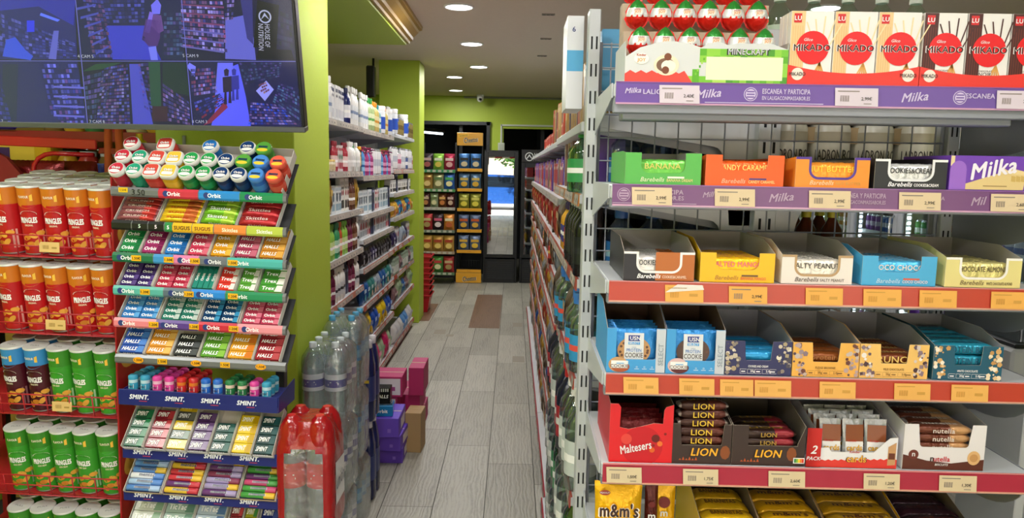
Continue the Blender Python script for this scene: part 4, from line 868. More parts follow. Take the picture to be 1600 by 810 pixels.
# ---- left aisle: toiletries and household goods (front faces the aisle, +x)
def LM(y0, xf=-.985): return T(xf, y0, 0) @ RZ(90)     # local x -> +y, local -y -> +x
TO = {
 'dye': (carton(.055, .05, .2, '#E4E4E6', '#C8CAD2', '#2A2F5A', 'ANIAN', '#3A3A5A'), 'hair_care_carton', .055, 'tall white carton', 'carton', 3),
 'navyb': (bottle(.028, .21, '#202A66', '#1A2050', '#E8E8F0'), 'shampoo_bottle', .056, 'navy bottle', 'bottle', 1),
 'whiteb': (bottle(.03, .23, '#E8E8E6', '#E2E2E0', '#D2D6DA', 'flat', '#7A8AA8'), 'shampoo_bottle', .062, 'tall white bottle', 'bottle', 4),
 'greenb': (bottle(.032, .22, '#A9BE86', '#3FA356', '#D8E0B8', 'round', '#5A9A50'), 'lotion_bottle', .064, 'pale green bottle with green cap', 'bottle', 2),
 'orb': (bottle(.032, .21, '#CDBB6C', '#EE9A22', '#D8CE9A', 'round', '#C88A30'), 'lotion_bottle', .064, 'olive bottle with orange cap', 'bottle', 3),
 'tealb': (bottle(.032, .2, '#88B4B4', '#1E9AA8', '#D8E4E4', 'round', '#3A7A8A'), 'lotion_bottle', .064, 'bottle with teal cap', 'bottle', 1),
 'bluepk': (softpack(.13, .19, .07, '#E2E6EE', '#2A4AB0', '#2A4AB0'), 'tissue_pack', .13, 'white and blue paper pack', 'pack', 1),
 'bigw': (jar(.05, .2, '#E4E8EE', '#F0F0F0', '#2A52B8'), 'wipes_tub', .1, 'large white tub with blue label', 'tub', 1),
 'goldc': (can(.026, .15, '#8A7A48', '#6A5A38'), 'spray_can', .052, 'gold spray can', 'spray can', 7),
 'jar1': (jar(.036, .065, '#E6DCC0', '#D8B868', '#C8B890'), 'cream_jar', .072, 'gold lidded cream jar', 'jar', 2),
 'greenbox': (carton(.07, .06, .16, '#2F8A4E', '#2F8A4E', '#E8F0E8', 'HAIR'), 'hair_care_carton', .07, 'green carton', 'carton', 1),
 'redb': (bottle(.026, .17, '#A83040', '#8A2030', '#E8C8C8', 'flat'), 'shampoo_bottle', .054, 'wine red bottle', 'bottle', 2),
 'wround': (bottle(.034, .18, '#ECECEA', '#E6E6E4', '#DCDCDC'), 'lotion_bottle', .068, 'round white bottle', 'bottle', 2),
 'yelbox': (carton(.08, .06, .19, '#F0B41C', '#1E1A18', '#1E1A18', 'COLOR', '#3A2A10'), 'hair_dye_carton', .08, 'yellow and black carton', 'carton', 1),
 'bluesp': (bottle(.028, .19, '#4A8AC8', '#C03060', '#8ABCE0', 'flat', '#2A60A0', pump=True), 'spray_bottle', .058, 'blue bottle with pink pump', 'bottle', 1),
 'magb': (bottle(.028, .18, '#A03A78', '#8A2A60', '#D890B8', 'flat', '#8A2A60', pump=True), 'spray_bottle', .058, 'magenta bottle', 'bottle', 2),
 'whcan': (can(.024, .19, '#DEDEE0', '#B8BCC8'), 'spray_can', .048, 'slim white spray can', 'spray can', 5),
 'pinkcan': (can(.022, .15, '#D8C8D0', '#C05A7A'), 'spray_can', .044, 'pink and silver spray can', 'spray can', 4),
 'nvcan': (can(.022, .12, '#4A5A8A', '#E0E0E8'), 'spray_can', .044, 'navy and white spray can', 'spray can', 3),
 'panty': (carton(.05, .03, .2, '#DDDAD2', '#2A2A2C', '#B8B4AC', 'MEDIA', '#4A4A4A', '#8A3040'), 'stocking_packet', .05, 'white packet with black band', 'packet', 4),
 'goldbag': (softpack(.08, .19, .03, '#A8842C', '#C8A850', '#6A4A1C'), 'refill_pouch', .08, 'gold pouch', 'pouch', 2),
 'razor': (carton(.07, .02, .16, '#D4DADC', '#8AA8B8', '#A8B4BC', 'RAZOR', '#2A3A4A', '#5A6A78'), 'razor_packet', .07, 'pale carded packet', 'packet', 3),
 'navyc': (carton(.05, .04, .17, '#1E2440', '#3A4470', '#8A90B8'), 'carton_pack', .05, 'dark navy carton', 'carton', 2),
 'redw': (carton(.045, .03, .15, '#D0C4C4', '#A83A4A', '#A83A4A', None, '#FFFFFF', '#3A7A5A'), 'carded_packet', .045, 'red and white packet', 'packet', 3),
 'lgreen': (bottle(.03, .2, '#8ABF4A', '#6AA838', '#C8E098', 'flat'), 'shampoo_bottle', .062, 'lime green bottle', 'bottle', 2),
 'dgreen': (bottle(.03, .2, '#2E8A5A', '#2A7A50', '#A8D0B8', 'flat'), 'shampoo_bottle', .062, 'emerald bottle', 'bottle', 2),
 'brownb': (bottle(.03, .2, '#5A3424', '#3A2018', '#8A6A50', 'flat'), 'shampoo_bottle', .062, 'brown bottle', 'bottle', 2),
 'orangeb': (bottle(.028, .2, '#B8502A', '#C8602A', '#E8B898', 'flat'), 'shampoo_bottle', .058, 'rust orange bottle', 'bottle', 1),
 'maroonb': (bottle(.03, .2, '#5E1A38', '#4A1028', '#8A4060', 'flat'), 'shampoo_bottle', .062, 'maroon bottle', 'bottle', 2),
 'wflat': (bottle(.032, .2, '#E6E6E2', '#D8D8D6', '#C8CCD0', 'flat', '#2A2A30'), 'shampoo_bottle', .066, 'flat white bottle', 'bottle', 4),
 'blkpack': (softpack(.1, .12, .05, '#26262C', '#6A6A74', '#8A8A94'), 'household_pack', .1, 'black pack', 'pack', 3),
 'purpack': (softpack(.1, .12, .05, '#3A3460', '#A8A8C8', '#C8C8D8'), 'household_pack', .1, 'dark purple pack', 'pack', 2),
 'bluepack': (softpack(.11, .15, .06, '#2A62A8', '#A8C8E0', '#3AA8B0'), 'nappy_pack', .11, 'blue pack', 'pack', 2),
 'tealpack': (softpack(.11, .15, .06, '#3A8A88', '#B8D8D0', '#D8B8A0'), 'nappy_pack', .11, 'teal pack', 'pack', 2),
 'palepack': (softpack(.1, .14, .06, '#A8B8C8', '#6A7A98', '#C89878'), 'household_pack', .1, 'pale blue pack', 'pack', 2),
 'yellowpack': (softpack(.15, .17, .08, '#E8C81E', '#2A4A98', '#C8A010'), 'sponge_pack', .15, 'bright yellow pack', 'pack', 2),
 'cobalt': (softpack(.12, .17, .08, '#1F52B4', '#8AB0E8', None), 'sponge_pack', .12, 'cobalt blue pack', 'pack', 2),
 'whitepack': (softpack(.15, .16, .09, '#D8D6D8', '#A8A8B8', None), 'napkin_pack', .15, 'white paper napkin pack', 'pack', 3),
 'skypack': (softpack(.16, .16, .09, '#5A92D0', '#B8D0EC', None), 'napkin_pack', .16, 'sky blue paper pack', 'pack', 2),
 'pinkbag': (softpack(.16, .2, .09, '#C82A6A', '#E88AB0', '#E8E0E8'), 'sanitary_pack', .16, 'hot pink pack', 'pack', 1),
 'sage': (softpack(.12, .18, .07, '#A8C0A0', '#6A9068', None), 'household_pack', .12, 'sage green pack', 'pack', 2),
 'gift': (softpack(.12, .13, .06, '#D8A83A', '#E8D090', '#C86A50'), 'sweet_pack', .12, 'golden crinkled pack', 'pack', 2),
 'teddy': (softpack(.12, .14, .06, '#2A7AA8', '#C84A60', '#58B0D0'), 'sweet_pack', .12, 'bright blue crinkled pack', 'pack', 2),
 'whcrate': (carton(.09, .05, .11, '#E0DEDA', '#1E1E20', '#B8B8BA', None, '#FFFFFF', '#2A2A2C'), 'light_bulb_carton', .09, 'white and black carton', 'carton', 3),
 'stain': (carton(.08, .05, .15, '#C8CCD0', '#8A929A', '#E0E0E4', None, '#FFFFFF', '#A83A4A'), 'household_carton', .08, 'grey white carton', 'carton', 3),
 'jarglass': (jar(.035, .14, '#8A9A8A', '#6A7A6A', '#B8C0B8'), 'candle_jar', .07, 'grey green glass jar', 'jar', 4),
 'tissr': (softpack(.1, .14, .06, '#8A6A70', '#C8B0B0', '#4A5A78'), 'household_pack', .1, 'dusty rose pack', 'pack', 2),
}
Ybay = [3.6, 4.85, 6.1]; LBAY = 1.245
B1 = [.1, .46, .82, 1.075, 1.33, 1.57, 1.855]
B2 = [.09, .4, .665, .92, 1.115, 1.28, 1.54, 1.85]
B3 = [.095, .44, .69, .928, 1.18, 1.384, 1.58, 1.875]
nm = ['near', 'middle', 'far']; lv = ['bottom', 'second lowest', 'third lowest', 'fourth lowest', 'fifth lowest', 'sixth lowest', 'seventh lowest', 'top']
FILL = [
 [['whitepack'], ['bluepack', 'whitepack'], ['wflat', 'navyc', 'maroonb'], ['brownb', 'wflat', 'lgreen', 'dgreen', 'orangeb', 'lgreen', 'maroonb'], ['panty', 'brownb', 'goldbag', 'razor'], ['greenbox', 'wround', 'jar1', 'jar1', 'redb', 'redw', 'redb', 'wround'], ['dye', 'navyb', 'whiteb', 'dye']],
 [['pinkbag', 'sage'], ['yellowpack', 'cobalt'], ['bluepack', 'tealpack', 'palepack'], ['blkpack', 'purpack', 'blkpack'], ['stain', 'redw', 'navyc', 'stain'], ['razor', 'razor', 'navyc', 'redw'], ['yelbox', 'bluesp', 'magb', 'bluesp', 'magb', 'whcan'], ['whiteb', 'greenb', 'orb', 'tealb', 'bigw', 'orb', 'bigw']],
 [['whitepack', 'skypack'], ['tissr', 'sage', 'bluepack'], ['jarglass', 'tissr'], ['purpack', 'stain', 'palepack'], ['gift', 'teddy'], ['whcrate', 'navyc', 'whcrate'], ['whcan', 'pinkcan', 'whcan', 'nvcan'], ['bigw', 'bluepk', 'goldc']],
]
RAIL = [['r', 'r', 'p', 'g', 'g', 'g', 'g'], ['r', 'r', 'r', 'p', 'g', 'g', 'g', 'g'], ['r', 'r', 'r', 'r', 'g', 'g', 'p', 'n']]
for b in range(3):
    zs = [B1, B2, B3][b]; M = LM(Ybay[b]); dp = .36
    shelving('shelving_bay', f'white slotted shelving bay with toiletries, {nm[b]} one of three along the left of the aisle', M, LBAY, zs, dp, RAIL[b], 2.0, .36, '#C8CACD', b + 1)
    for i, z in enumerate(zs):
        L_ = lv if len(zs) == 8 else lv[:6] + ['top']
        its = [TO[k] for k in FILL[b][i]]
        fill_shelf(M, LBAY, z, its, .03, f'on {L_[i]} shelf, {nm[b]} left bay', 'g')

# ---- right aisle gondola: two-sided, spine at x = .69
def RM(y1, xf): return T(xf, y1, 0) @ RZ(-90)   # local x -> -y (away end is x=0), local -y -> -x
RP = {
 'cook': (carton(.05, .12, .21, '#C4483A', '#A83028', '#E8C890'), 'biscuit_box', .05, 'red biscuit box', 'box', 2),
 'tan': (carton(.05, .12, .2, '#C09A62', '#8A6238', '#E0C8A0'), 'biscuit_box', .05, 'tan biscuit box', 'box', 3),
 'navyx': (carton(.045, .12, .19, '#3A3A62', '#8A6A48', '#C8B898'), 'biscuit_box', .045, 'dark blue biscuit box', 'box', 1),
 'milka': (carton(.1, .12, .19, '#6A3EA8', '#C89A4A', '#6A3EA8', 'Milka'), 'biscuit_box', .1, 'purple biscuit box', 'box', 1),
 'brn': (carton(.04, .1, .18, '#8A6A60', '#5A3A38', '#C8A8A0'), 'biscuit_box', .04, 'brown biscuit box', 'box', 2),
 'vio': (carton(.05, .1, .17, '#5A3A88', '#8A6AB8', '#C8B8D8'), 'biscuit_box', .05, 'violet biscuit box', 'box', 2),
 'rw': (carton(.05, .1, .16, '#A83A40', '#E0D0C8', '#E0C8B8'), 'biscuit_box', .05, 'red and white biscuit box', 'box', 2),
 'greenbt': (bottle(.055, .19, '#8AD0A0', '#1E7A3A', '#3A9A58', clear=True), 'soda_bottle', .112, 'green tinted bottle', 'bottle', 1),
 'blkb': (bottle(.036, .22, '#14151A', '#B8BCC0', '#1E2026', 'round', '#2A2C34'), 'wine_bottle', .075, 'black bottle with silver cap', 'bottle', 2),
 'sauce': (bottle(.034, .19, '#5A1C14', '#101010', '#C03028', 'round', '#E8C858'), 'sauce_bottle', .07, 'dark sauce bottle with red label', 'bottle', 1),
 'yelj': (bottle(.03, .18, '#D8A02A', '#3A2A6A', '#3A3A88', 'round'), 'sauce_bottle', .062, 'amber bottle', 'bottle', 2),
 'clearb': (bottle(.045, .22, '#D0E4DE', '#3A78C8', '#3A98D0', 'round', '#E85A50', clear=True), 'water_bottle', .092, 'clear bottle with blue label', 'bottle', 3),
 'snk1': (softpack(.14, .18, .06, '#C8A03A', '#8A3020', '#D8682A'), 'snack_bag', .14, 'golden snack bag', 'bag', 2),
 'snk2': (softpack(.14, .18, .06, '#A83A30', '#E0C060', '#E8D8C8'), 'snack_bag', .14, 'red snack bag', 'bag', 1),
 'snk3': (softpack(.14, .18, .06, '#6A5A48', '#B89A68', '#A8683A'), 'snack_bag', .14, 'brown snack bag', 'bag', 2),
 'snk4': (softpack(.14, .17, .06, '#2A5AA8', '#D8D8E8', '#D83A3A'), 'snack_bag', .14, 'blue snack bag', 'bag', 1),
 'snk5': (softpack(.14, .17, .06, '#8A9098', '#C8CCD0', '#A86A50'), 'snack_bag', .14, 'silver snack bag', 'bag', 2),
 'juice': (carton(.05, .05, .09, '#B83A30', '#E8D8C8', '#E8D0C0'), 'juice_carton', .05, 'small red juice carton', 'carton', 2),
 'grc': (bottle(.05, .3, '#7AC094', '#1E6A3A', '#3A8A5A', clear=True), 'soda_bottle', .102, 'large green bottle', 'bottle', 2),
 'clc': (bottle(.05, .3, '#D8E4E2', '#E8E8E8', '#C8D0D0', clear=True), 'water_bottle', .102, 'large clear bottle', 'bottle', 4),
 'drk': (bottle(.05, .3, '#1C1E30', '#B82A2A', '#A83038', 'round', '#E0E0E0'), 'soda_bottle', .102, 'dark bottle with red label', 'bottle', 2),
}
Z5 = [.09, .36, .645, 1.005, 1.295, 1.535, 1.735]
ZF = [.09, .35, .62, .87, 1.1, 1.27, 1.475, 1.735]
segs = [(2.06, 3.26, .185, Z5, 'near')] + [(3.26 + 1.2 * k, 4.46 + 1.2 * k, .2, ZF, n_) for k, n_ in enumerate(('second', 'third', 'fourth', 'fifth'))]
FR = {'near': [['clc'], ['clc', 'grc'], ['drk', 'clc'], ['snk3', 'clearb'], ['snk3', 'yelj', 'vio', 'sauce', 'brn', 'blkb', 'blkb', 'sauce', 'blkb'], ['vio', 'brn', 'tan', 'vio', 'brn', 'rw', 'vio', 'brn', 'milka', 'greenbt'], ['cook', 'tan', 'navyx']]}
mix = [['snk1', 'snk5', 'snk3', 'snk2'], ['snk3', 'snk4', 'snk1'], ['snk2', 'snk1', 'snk5'], ['snk5', 'snk3', 'snk2', 'snk1'], ['snk3', 'vio', 'snk5', 'brn', 'sauce'], ['brn', 'rw', 'snk2', 'tan', 'vio'], ['rw', 'vio', 'brn', 'rw', 'milka'], ['cook', 'tan', 'brn', 'juice']]
for (y0, y1, xf, zs, n_) in segs:
    L = y1 - y0 - .005; M = RM(y1, xf)
    shelving('gondola_bay', f'grey gondola bay with red price rails, {n_} one along the right side of the aisle', M, L, zs, .45, ['c'] + ['r'] * (len(zs) - 3) + (['o', 'n'] if n_ == 'near' else ['g', 'n']), 1.98, .48, '#8E929A', int(y0 * 7))
    rows = FR.get(n_) or mix
    for i, z in enumerate(zs):
        if i == len(zs) - 1 and n_ in ('fourth', 'fifth'): continue
        its = [RP[k] for k in rows[i]]
        if n_ != 'near' and i < 7: its = its[len(n_) % len(its):] + its[:len(n_) % len(its)]
        if i == len(zs) - 1 and n_ == 'third': its = [RP['juice']]
        L_ = lv if len(zs) == 8 else lv[:6] + ['top']
        # count from the far end of the bay (local x=0)
        x = .012; k = 0; j = 0; done = False
        while not done:
            spec, name, wd, desc, cat, nn = its[j % len(its)]
            for _ in range(nn):
                if x + wd > L - .012: done = True; break
                inst(spec, name, f'{desc}, {ORD[k]} from far end, {L_[i]} shelf, {n_} right bay', cat, M @ T(x + wd / 2, .03 + random.uniform(-.004, .008), z + .0008), f'{desc}s on the {L_[i]} shelf of the {n_} right bay')
                x += wd + .004; k += 1
            j += 1
# near end of the two-sided gondola: big side brackets in white metal, seen through the wire panel
q = MB(); q.box(.655, .715, 2.0, 2.05, 0, 1.98, GW, .002)
for z in [.08 + .0685 * k for k in range(27)]:
    for x in (.668, .694): q.rect(x, x + .007, z, z + .03, 1.9995, SL)
pe = [('upright', q.mesh())]
def wing(z, sgn, reach):
    w = reach; pts = [(0, z + .0), (w, z), (w, z - .035), (w * .25, z - .085)]
    for k in range(7):
        t = k / 6 * PI / 2; pts.append((w * .25 - w * .1 * math.sin(t), z - .085 - .1 * (1 - math.cos(t))))
    pts.append((w * .13, z - .3)); pts.append((0, z - .3))
    P2 = [(.685 + sgn * (.03 + p[0]), p[1]) for p in pts]
    if sgn < 0: P2 = P2[::-1]
    b = MB(); b.prism(P2, 'y', 2.035, 2.04, GW); return b.mesh()
for z in (1.757, 1.555, 1.29): pe.append(('side_bracket', wing(z, -1, .44)))
for z in (1.60, 1.30, 1.0): pe.append(('side_bracket', wing(z, 1, .42)))
inst(pe, 'gondola_upright', 'slotted light grey end upright with wing shaped side brackets behind the wire panel', 'shelving frame', T())
# right side of the gondola, facing the coolers
M = T(.985, 2.06, 0) @ RZ(90)
zs = [.1, .4, .72, 1.0, 1.3]
shelving('gondola_bay', 'rear side of the grey gondola facing the drink coolers, behind the wire panel', M, 1.3, zs, .245, ['r'] * 5, 1.5, .245, '#8E929A', 91)
q = MB(); q.box(.0, .57, 0, .42, -.022, 0, GW, .002); q.box(0, .57, -.004, 0, -.03, .006, GS, .001); q.prism([(0, -.022), (.35, -.022), (0, -.12)], 'y', .03, .034, GS); inst(q.mesh(), 'cantilever_shelf', 'grey upper shelf carrying the cream drink tins behind the wire panel', 'shelf', T(.72, 2.1, 1.6))
beer = []
for nm_, c1 in (('cream', '#CFC8B4'),):
    q = MB(); q.lathe([(.05, 0), (.058, .01), (.058, .13), (.05, .145), (.05, .15)], P('#C9C6B6', .3), 18)
    for t, a in (('LADRON', -.4), ('ROLL', .9)): q.textc(t, .0588, .056, .03, P('#3A3630'), ang=a, w=.07, bold=.05)
    q.lathe([(.0586, .09), (.0586, .12)], P('#A8A08A'), 18, cap=False)
    beer = q.mesh()
for i in range(4):
    for j in range(3):
        inst(beer, 'drink_tin', f'cream drink tin with dark lettering on the gondola back, {ORD[i]} from left, {["front", "middle", "rear"][j]} row', 'tin', T(.78 + i * .122, 2.14 + .13 * j, 1.601), 'cream drink tins behind the wire panel')
q = MB(); KR = P('#A8916C', .7)
for a_, b_, c_, d_ in ((.736, 1.232, 2.114, 2.117), (.736, 1.232, 2.51, 2.513), (.736, .739, 2.117, 2.51), (1.229, 1.232, 2.117, 2.51)): q.box(a_, b_, c_, d_, 1.69, 1.735, KR)
q.box(.739, 1.229, 2.117, 2.51, 1.7515, 1.753, KR)
inst(q.mesh(), 'cardboard_tray', 'brown cardboard sleeve around the tops of the cream drink tins', 'cardboard tray', T())
bs = bottle(.045, .2, '#D0E2F6', '#3A6AC0', '#3A80D0', 'round', '#A8D0F0', clear=True)
for zi, z in enumerate((1.536, 1.296)):
    for i in range(4): inst(bs, 'water_bottle', f'blue labelled clear bottle behind the wire panel, {["upper", "lower"][zi]} shelf, {ORD[i]} from the slotted upright', 'bottle', T(.315 + .093 * i, 2.13 + .01 * (i % 2), z), 'blue labelled bottles behind the wire panel')
ab = bottle(.031, .21, '#5E2A14', '#D8C82A', '#D8C02E', 'round', '#6A3018', clear=False)
for i in range(3):
    for j in range(2): inst(ab, 'beer_bottle', f'amber beer bottle with yellow neck, {ORD[i]} from left, {["front", "rear"][j]} row, behind wire panel', 'bottle', T(.77 + .075 * i, 2.12 + .09 * j, 1.301), 'amber bottles behind the wire panel')
wbt = bottle(.042, .2, '#D8E4F4', '#3A6AC0', '#4A90D8', 'round', '#E8F0F8', clear=True)
for i in range(2):
    for j in range(2): inst(wbt, 'water_bottle', f'clear bottle with blue cap behind the wire panel, {ORD[i]} from left, {["front", "rear"][j]} row', 'bottle', T(.29 + .1 * i, 2.12 + .1 * j, 1.537) if False else T(.79 + .1 * i, 2.12 + .1 * j, 1.001), 'clear bottles low behind the wire panel')
cl = bottle(.038, .21, '#E0F0E4', '#DCE4DC', '#C8DCC8', 'round', '#E4ECE4', clear=True)
q = MB(); q.box(.72, 1.2, 2.1, 2.45, 1.9, 1.915, GW, .002); inst(q.mesh(), 'top_shelf', 'narrow grey top shelf behind the stick biscuit boxes', 'shelf', T())
for i in range(5): inst(cl, 'glass_bottle', f'pale green clear bottle behind the stick biscuit boxes, {ORD[i]} from left', 'bottle', T(.76 + .098 * i - .0, 2.2, 1.916), 'pale green bottles on the top shelf')
# white upright carton with blue band at the near end of the aisle top shelf
q = MB(); q.box(0, .045, 0, .16, 0, .245, P('#E2E4EC'), .001); q.rect(.0005, .0445, .1, .155, -.0005, P('#5AAEE0')); q.text('6', .018, .21, .014, -.0008, P('#2A3A7A'), bold=.03)
inst(q.mesh(), 'carton_pack', 'white carton with sky blue band standing by the slotted upright', 'carton', T(.137, 2.03, 1.766))
bx = MB(); bx.box(0, .06, 0, .1, 0, .22, P('#5AA8D8'), .002)
for k in range(3): bx.rect(.004, .056, .05 + .06 * k, .053 + .06 * k, -.0005, P('#DCE8F0'))
inst(bx.mesh(), 'carton_pack', 'light blue carton with white lines behind the slotted upright', 'carton', T(.235, 2.07, 1.766))
# purple bag on the far shelf seen between shelves
def dpb(q, w, h, y): q.text('HYDRO', 0, h * .6, .016, y, P('#C8B8E0'), w=w * .6); q.text('WHEY', 0, h * .45, .014, y, P('#C8C050'), w=w * .5)
M = T(1.36, 2.35, .96)
inst(bag_mesh(.14, .24, .06, '#4A1E88', dpb).mesh(), 'pouch', 'purple pouch behind the teal protein bar box', 'pouch', M)
inst(bag_mesh(.08, .24, .05, '#2A8AD8').mesh(), 'pouch', 'bright blue pouch beside the purple pouch', 'pouch', M @ T(.11, .06, 0))
q = MB(); q.box(0, .4, 0, .3, .93, .958, GW, .003); q.box(.0, .03, .0, .3, 0, .93, GW, .003); q.box(.37, .4, 0, .3, 0, .93, GW, .003); q.box(.03, .37, .02, .28, .3, .33, GW, .003); q.box(.03, .37, .02, .28, .62, .65, GW, .003)
inst(q.mesh(), 'display_stand', 'white metal stand carrying the purple and blue pouches', 'stand', T(1.22, 2.2, 0))

# ---- drink coolers along the right wall, doors facing the room (-x)
cansp = [can(.033, .15, a, b_) for a, b_ in (('#3A9A48', '#D8E0D8'), ('#C83A30', '#E8E0D8'), ('#D8A828', '#4A3A20'), ('#8A4AA8', '#E0D0E8'), ('#2A6AC0', '#E0E4F0'), ('#8AB8B0', '#E8F0E8'))]
cn = ['green', 'red', 'golden', 'violet', 'blue', 'mint']
for k in range(6):
    y1 = 4.08 + .78 * k; L = .775; M = RM(y1, 2.98)
    w_, d_, hh = L, .66, 2.02
    q = MB(); FR_ = P('#D6D2C0', .4)
    q.box(0, .03, 0, d_, 0, hh, FR_, .003); q.box(w_ - .03, w_, 0, d_, 0, hh, FR_, .003); q.box(.03, w_ - .03, d_ - .03, d_, 0, hh, P('#C8CCD0')); q.box(.03, w_ - .03, 0, d_, hh - .16, hh, FR_, .003); q.box(.03, w_ - .03, 0, d_, 0, .3, FR_, .003)
    f = MB(); fm = P('#B8BCC2', .35)
    f.box(.0, .06, -.035, -.002, .3, hh - .16, fm, .003); f.box(w_ - .06, w_, -.035, -.002, .3, hh - .16, fm, .003); f.box(.06, w_ - .06, -.035, -.002, .3, .37, fm, .003); f.box(.06, w_ - .06, -.035, -.002, hh - .23, hh - .16, fm, .003)
    g = MB(); g.box(.06, w_ - .06, -.022, -.018, .37, hh - .23, mat('#E8F0F0', .03, kind='film', spec=.3))
    e = MB()
    for j in range(34): e.box(.063, .067, .008, .034, .4 + .04 * j, .42 + .04 * j, emi('#F2F8FF', 16))
    e.box(.06, .063, .0, .04, .38, 1.78, P('#E8E8E8'))
    h_ = MB(); h_.tube([(w_ - .035, -.04, .9), (w_ - .035, -.07, .92), (w_ - .035, -.07, 1.28), (w_ - .035, -.04, 1.3)], .009, mat('#C8CCD0', .2, .9))
    kids = [('cabinet_body', q.mesh()), ('door_frame', f.mesh(), None, [('glass_pane', g.mesh()), ('handle', h_.mesh())]), ('led_strip', e.mesh())]
    for z in (.55, .84, 1.13, 1.42):
        s = MB(); s.box(.03, w_ - .03, .04, d_ - .05, z - .012, z, P('#DADEE2'), .002); s.box(.03, w_ - .03, .035, .04, z - .02, z + .022, P('#E4E8EC')); kids.append(('shelf', s.mesh()))
    inst(kids, 'drinks_cooler', f'glass door drinks cooler with led strip along the right wall, {["nearest", "second nearest", "third nearest", "fourth nearest", "fifth nearest", "farthest"][k]}', 'cooler', M, 'drink coolers along the right wall')
    for zi, z in enumerate((.302, .551, .841, 1.131, 1.421)):
        c0 = (k * 3 + zi * 2) % 6
        for i in range(8):
            ci = (c0 + i // 3) % 6
            inst(cansp[ci], 'drink_can', f'{cn[ci]} drink can, {ORD[i]} from far side, {["bottom", "second", "third", "fourth", "top"][zi]} shelf, {["nearest", "second", "third", "fourth", "fifth", "farthest"][k]} cooler', 'can', M @ T(.075 + .085 * i, .1, z), 'drink cans in the coolers')
    Lp = bpy.data.lights.new('cooler_led', 'AREA'); Lp.shape = 'RECTANGLE'; Lp.size = 1.35; Lp.size_y = .02; Lp.energy = 7; Lp.color = (.9, .96, 1)
    o = bpy.data.objects.new('cooler_led', Lp); COL.objects.link(o); o.matrix_world = M @ T(.062, .03, 1.08) @ Matrix(((0, 0, -1, 0), (0, 1, 0, 0), (1, 0, 0, 0), (0, 0, 0, 1)))
# tall side end of the nearest cooler row: dark lined chest beside it
q = MB(); q.box(0, .5, 0, .8, 0, .82, P('#B9BDC2', .4), .012); q.box(.03, .47, .03, .77, .82, .84, P('#1A1C20', .3), .004); q.box(.06, .44, .06, .74, .84, .845, mat('#AFC0C8', .05, kind='film', spec=.5), 0)
inst(q.mesh(), 'chest_freezer', 'grey chest freezer with black rimmed lid right of the snack shelves', 'freezer', T(2.3, 3.3, 0))

# ================================================================== far end: crisp rack, promo rack, fridges
def crisp(c, c2, cd_, txt=None, w=.15, h=.2):
    def d(q, w_, h_, y):
        q.disc(0, h_ * .35, w_ * .3, y, P(cd_), 14, rz=h_ * .16); q.rect(-w_ * .36, w_ * .36, h_ * .58, h_ * .74, y, P(c2))
        if txt: q.text(txt, 0, h_ * .66, h_ * .1, y - .001, P('#1A1A1A'), w=w_ * .6, bold=.06, shear=.2)
    return bag_mesh(w, h, .07, c, d, n=10).mesh()
CB = [[('#3A3038', '#C8A8A8', '#A85A5A', 'black and pink'), ('#8ABF4A', '#E0E8C8', '#D8C050', 'lime green'), ('#A82A4A', '#E8C8C8', '#D8A0A0', 'crimson')],
      [('#B8924A', '#8A5A2A', '#E0C080', 'tan'), ('#A8A878', '#5A7A4A', '#D8D0A0', 'olive'), ('#3A6AB8', '#4AA858', '#E0D8A0', 'blue and green')],
      [('#5A3A38', '#C8B090', '#B87A4A', 'dark brown'), ('#A8B890', '#6A7A4A', '#D8D0A0', 'sage'), ('#7A4A2A', '#D8A860', '#C8783A', 'chestnut'), ('#5A2A2A', '#C8A8A0', '#C8A890', 'maroon')],
      [('#B83A3A', '#C8B080', '#A8905A', 'red topped'), ('#3A2A30', '#C85A78', '#E0D0D0', 'black'), ('#D88A3A', '#E8D8B0', '#B85A2A', 'orange')],
      [('#C89A4A', '#A8402A', '#E8C870', 'gold'), ('#C89A4A', '#A8402A', '#E8C870', 'gold'), ('#C89A4A', '#A8402A', '#E8C870', 'gold')],
      [('#A83A4A', '#D8D0C8', '#C8A070', 'wine red'), ('#5A9A4A', '#B83A3A', '#E0D8A8', 'green'), ('#B83A3A', '#E0D8C8', '#E0C890', 'scarlet')]]
ps = []
q = MB(); B_ = P('#141518', .5)
for x in (0, .45): q.box(x, x + .03, .3, .36, 0, 1.95, B_, .002)
ps.append(('frame', q.mesh())); q = MB(); q.box(.03, .45, .34, .36, .05, 1.8, P('#1C1D20')); ps.append(('back_panel', q.mesh()))
zz = [1.57, 1.31, 1.06, .75, .455, .165]; rc = ['#3A8A5A', '#4A8A50', '#A8A09A', '#6A7868', '#A89078', '#5A7A58']
for z, c in zip(zz, rc):
    q = MB(); q.box(0, .48, 0, .34, z - .02, z, B_, .001); r_ = MB(); r_.box(0, .48, -.006, 0, z - .03, z + .01, P(c), .001)
    for k in range(6): r_.rect(.02 + .075 * k, .065 + .075 * k, z - .024, z + .004, -.0065, P('#B8B8A8', .5))
    ps.append(('shelf', q.mesh(), None, [('price_rail', r_.mesh())]))
MC = T(-1.27, 10.05, 0)
inst(ps, 'crisp_rack', 'black shelf rack of crisp bags at the far end of the aisle', 'rack', MC)
cache = {}
for i, row in enumerate(CB):
    n_ = len(row)
    for j, (a, b_, c, l) in enumerate(row):
        if (a, n_) not in cache: cache[a, n_] = crisp(a, b_, c, None, w=.44 / n_, h=.225 if i != 2 else .2)
        inst(cache[a, n_], 'crisp_bag', f'{l} crisp bag on the black rack, {ORD[j]} from left, {["top", "second", "third", "fourth", "fifth", "bottom"][i]} shelf', 'crisp bag', MC @ T(.02 + .45 * (j + .5) / n_, .07, zz[i] + .001), 'crisp bags on the black rack')
ps = []; OY = P('#E8A82A')
q = MB()
for x in (0, .32): q.box(x, x + .02, .28, .3, 0, 2.1, B_, .001)
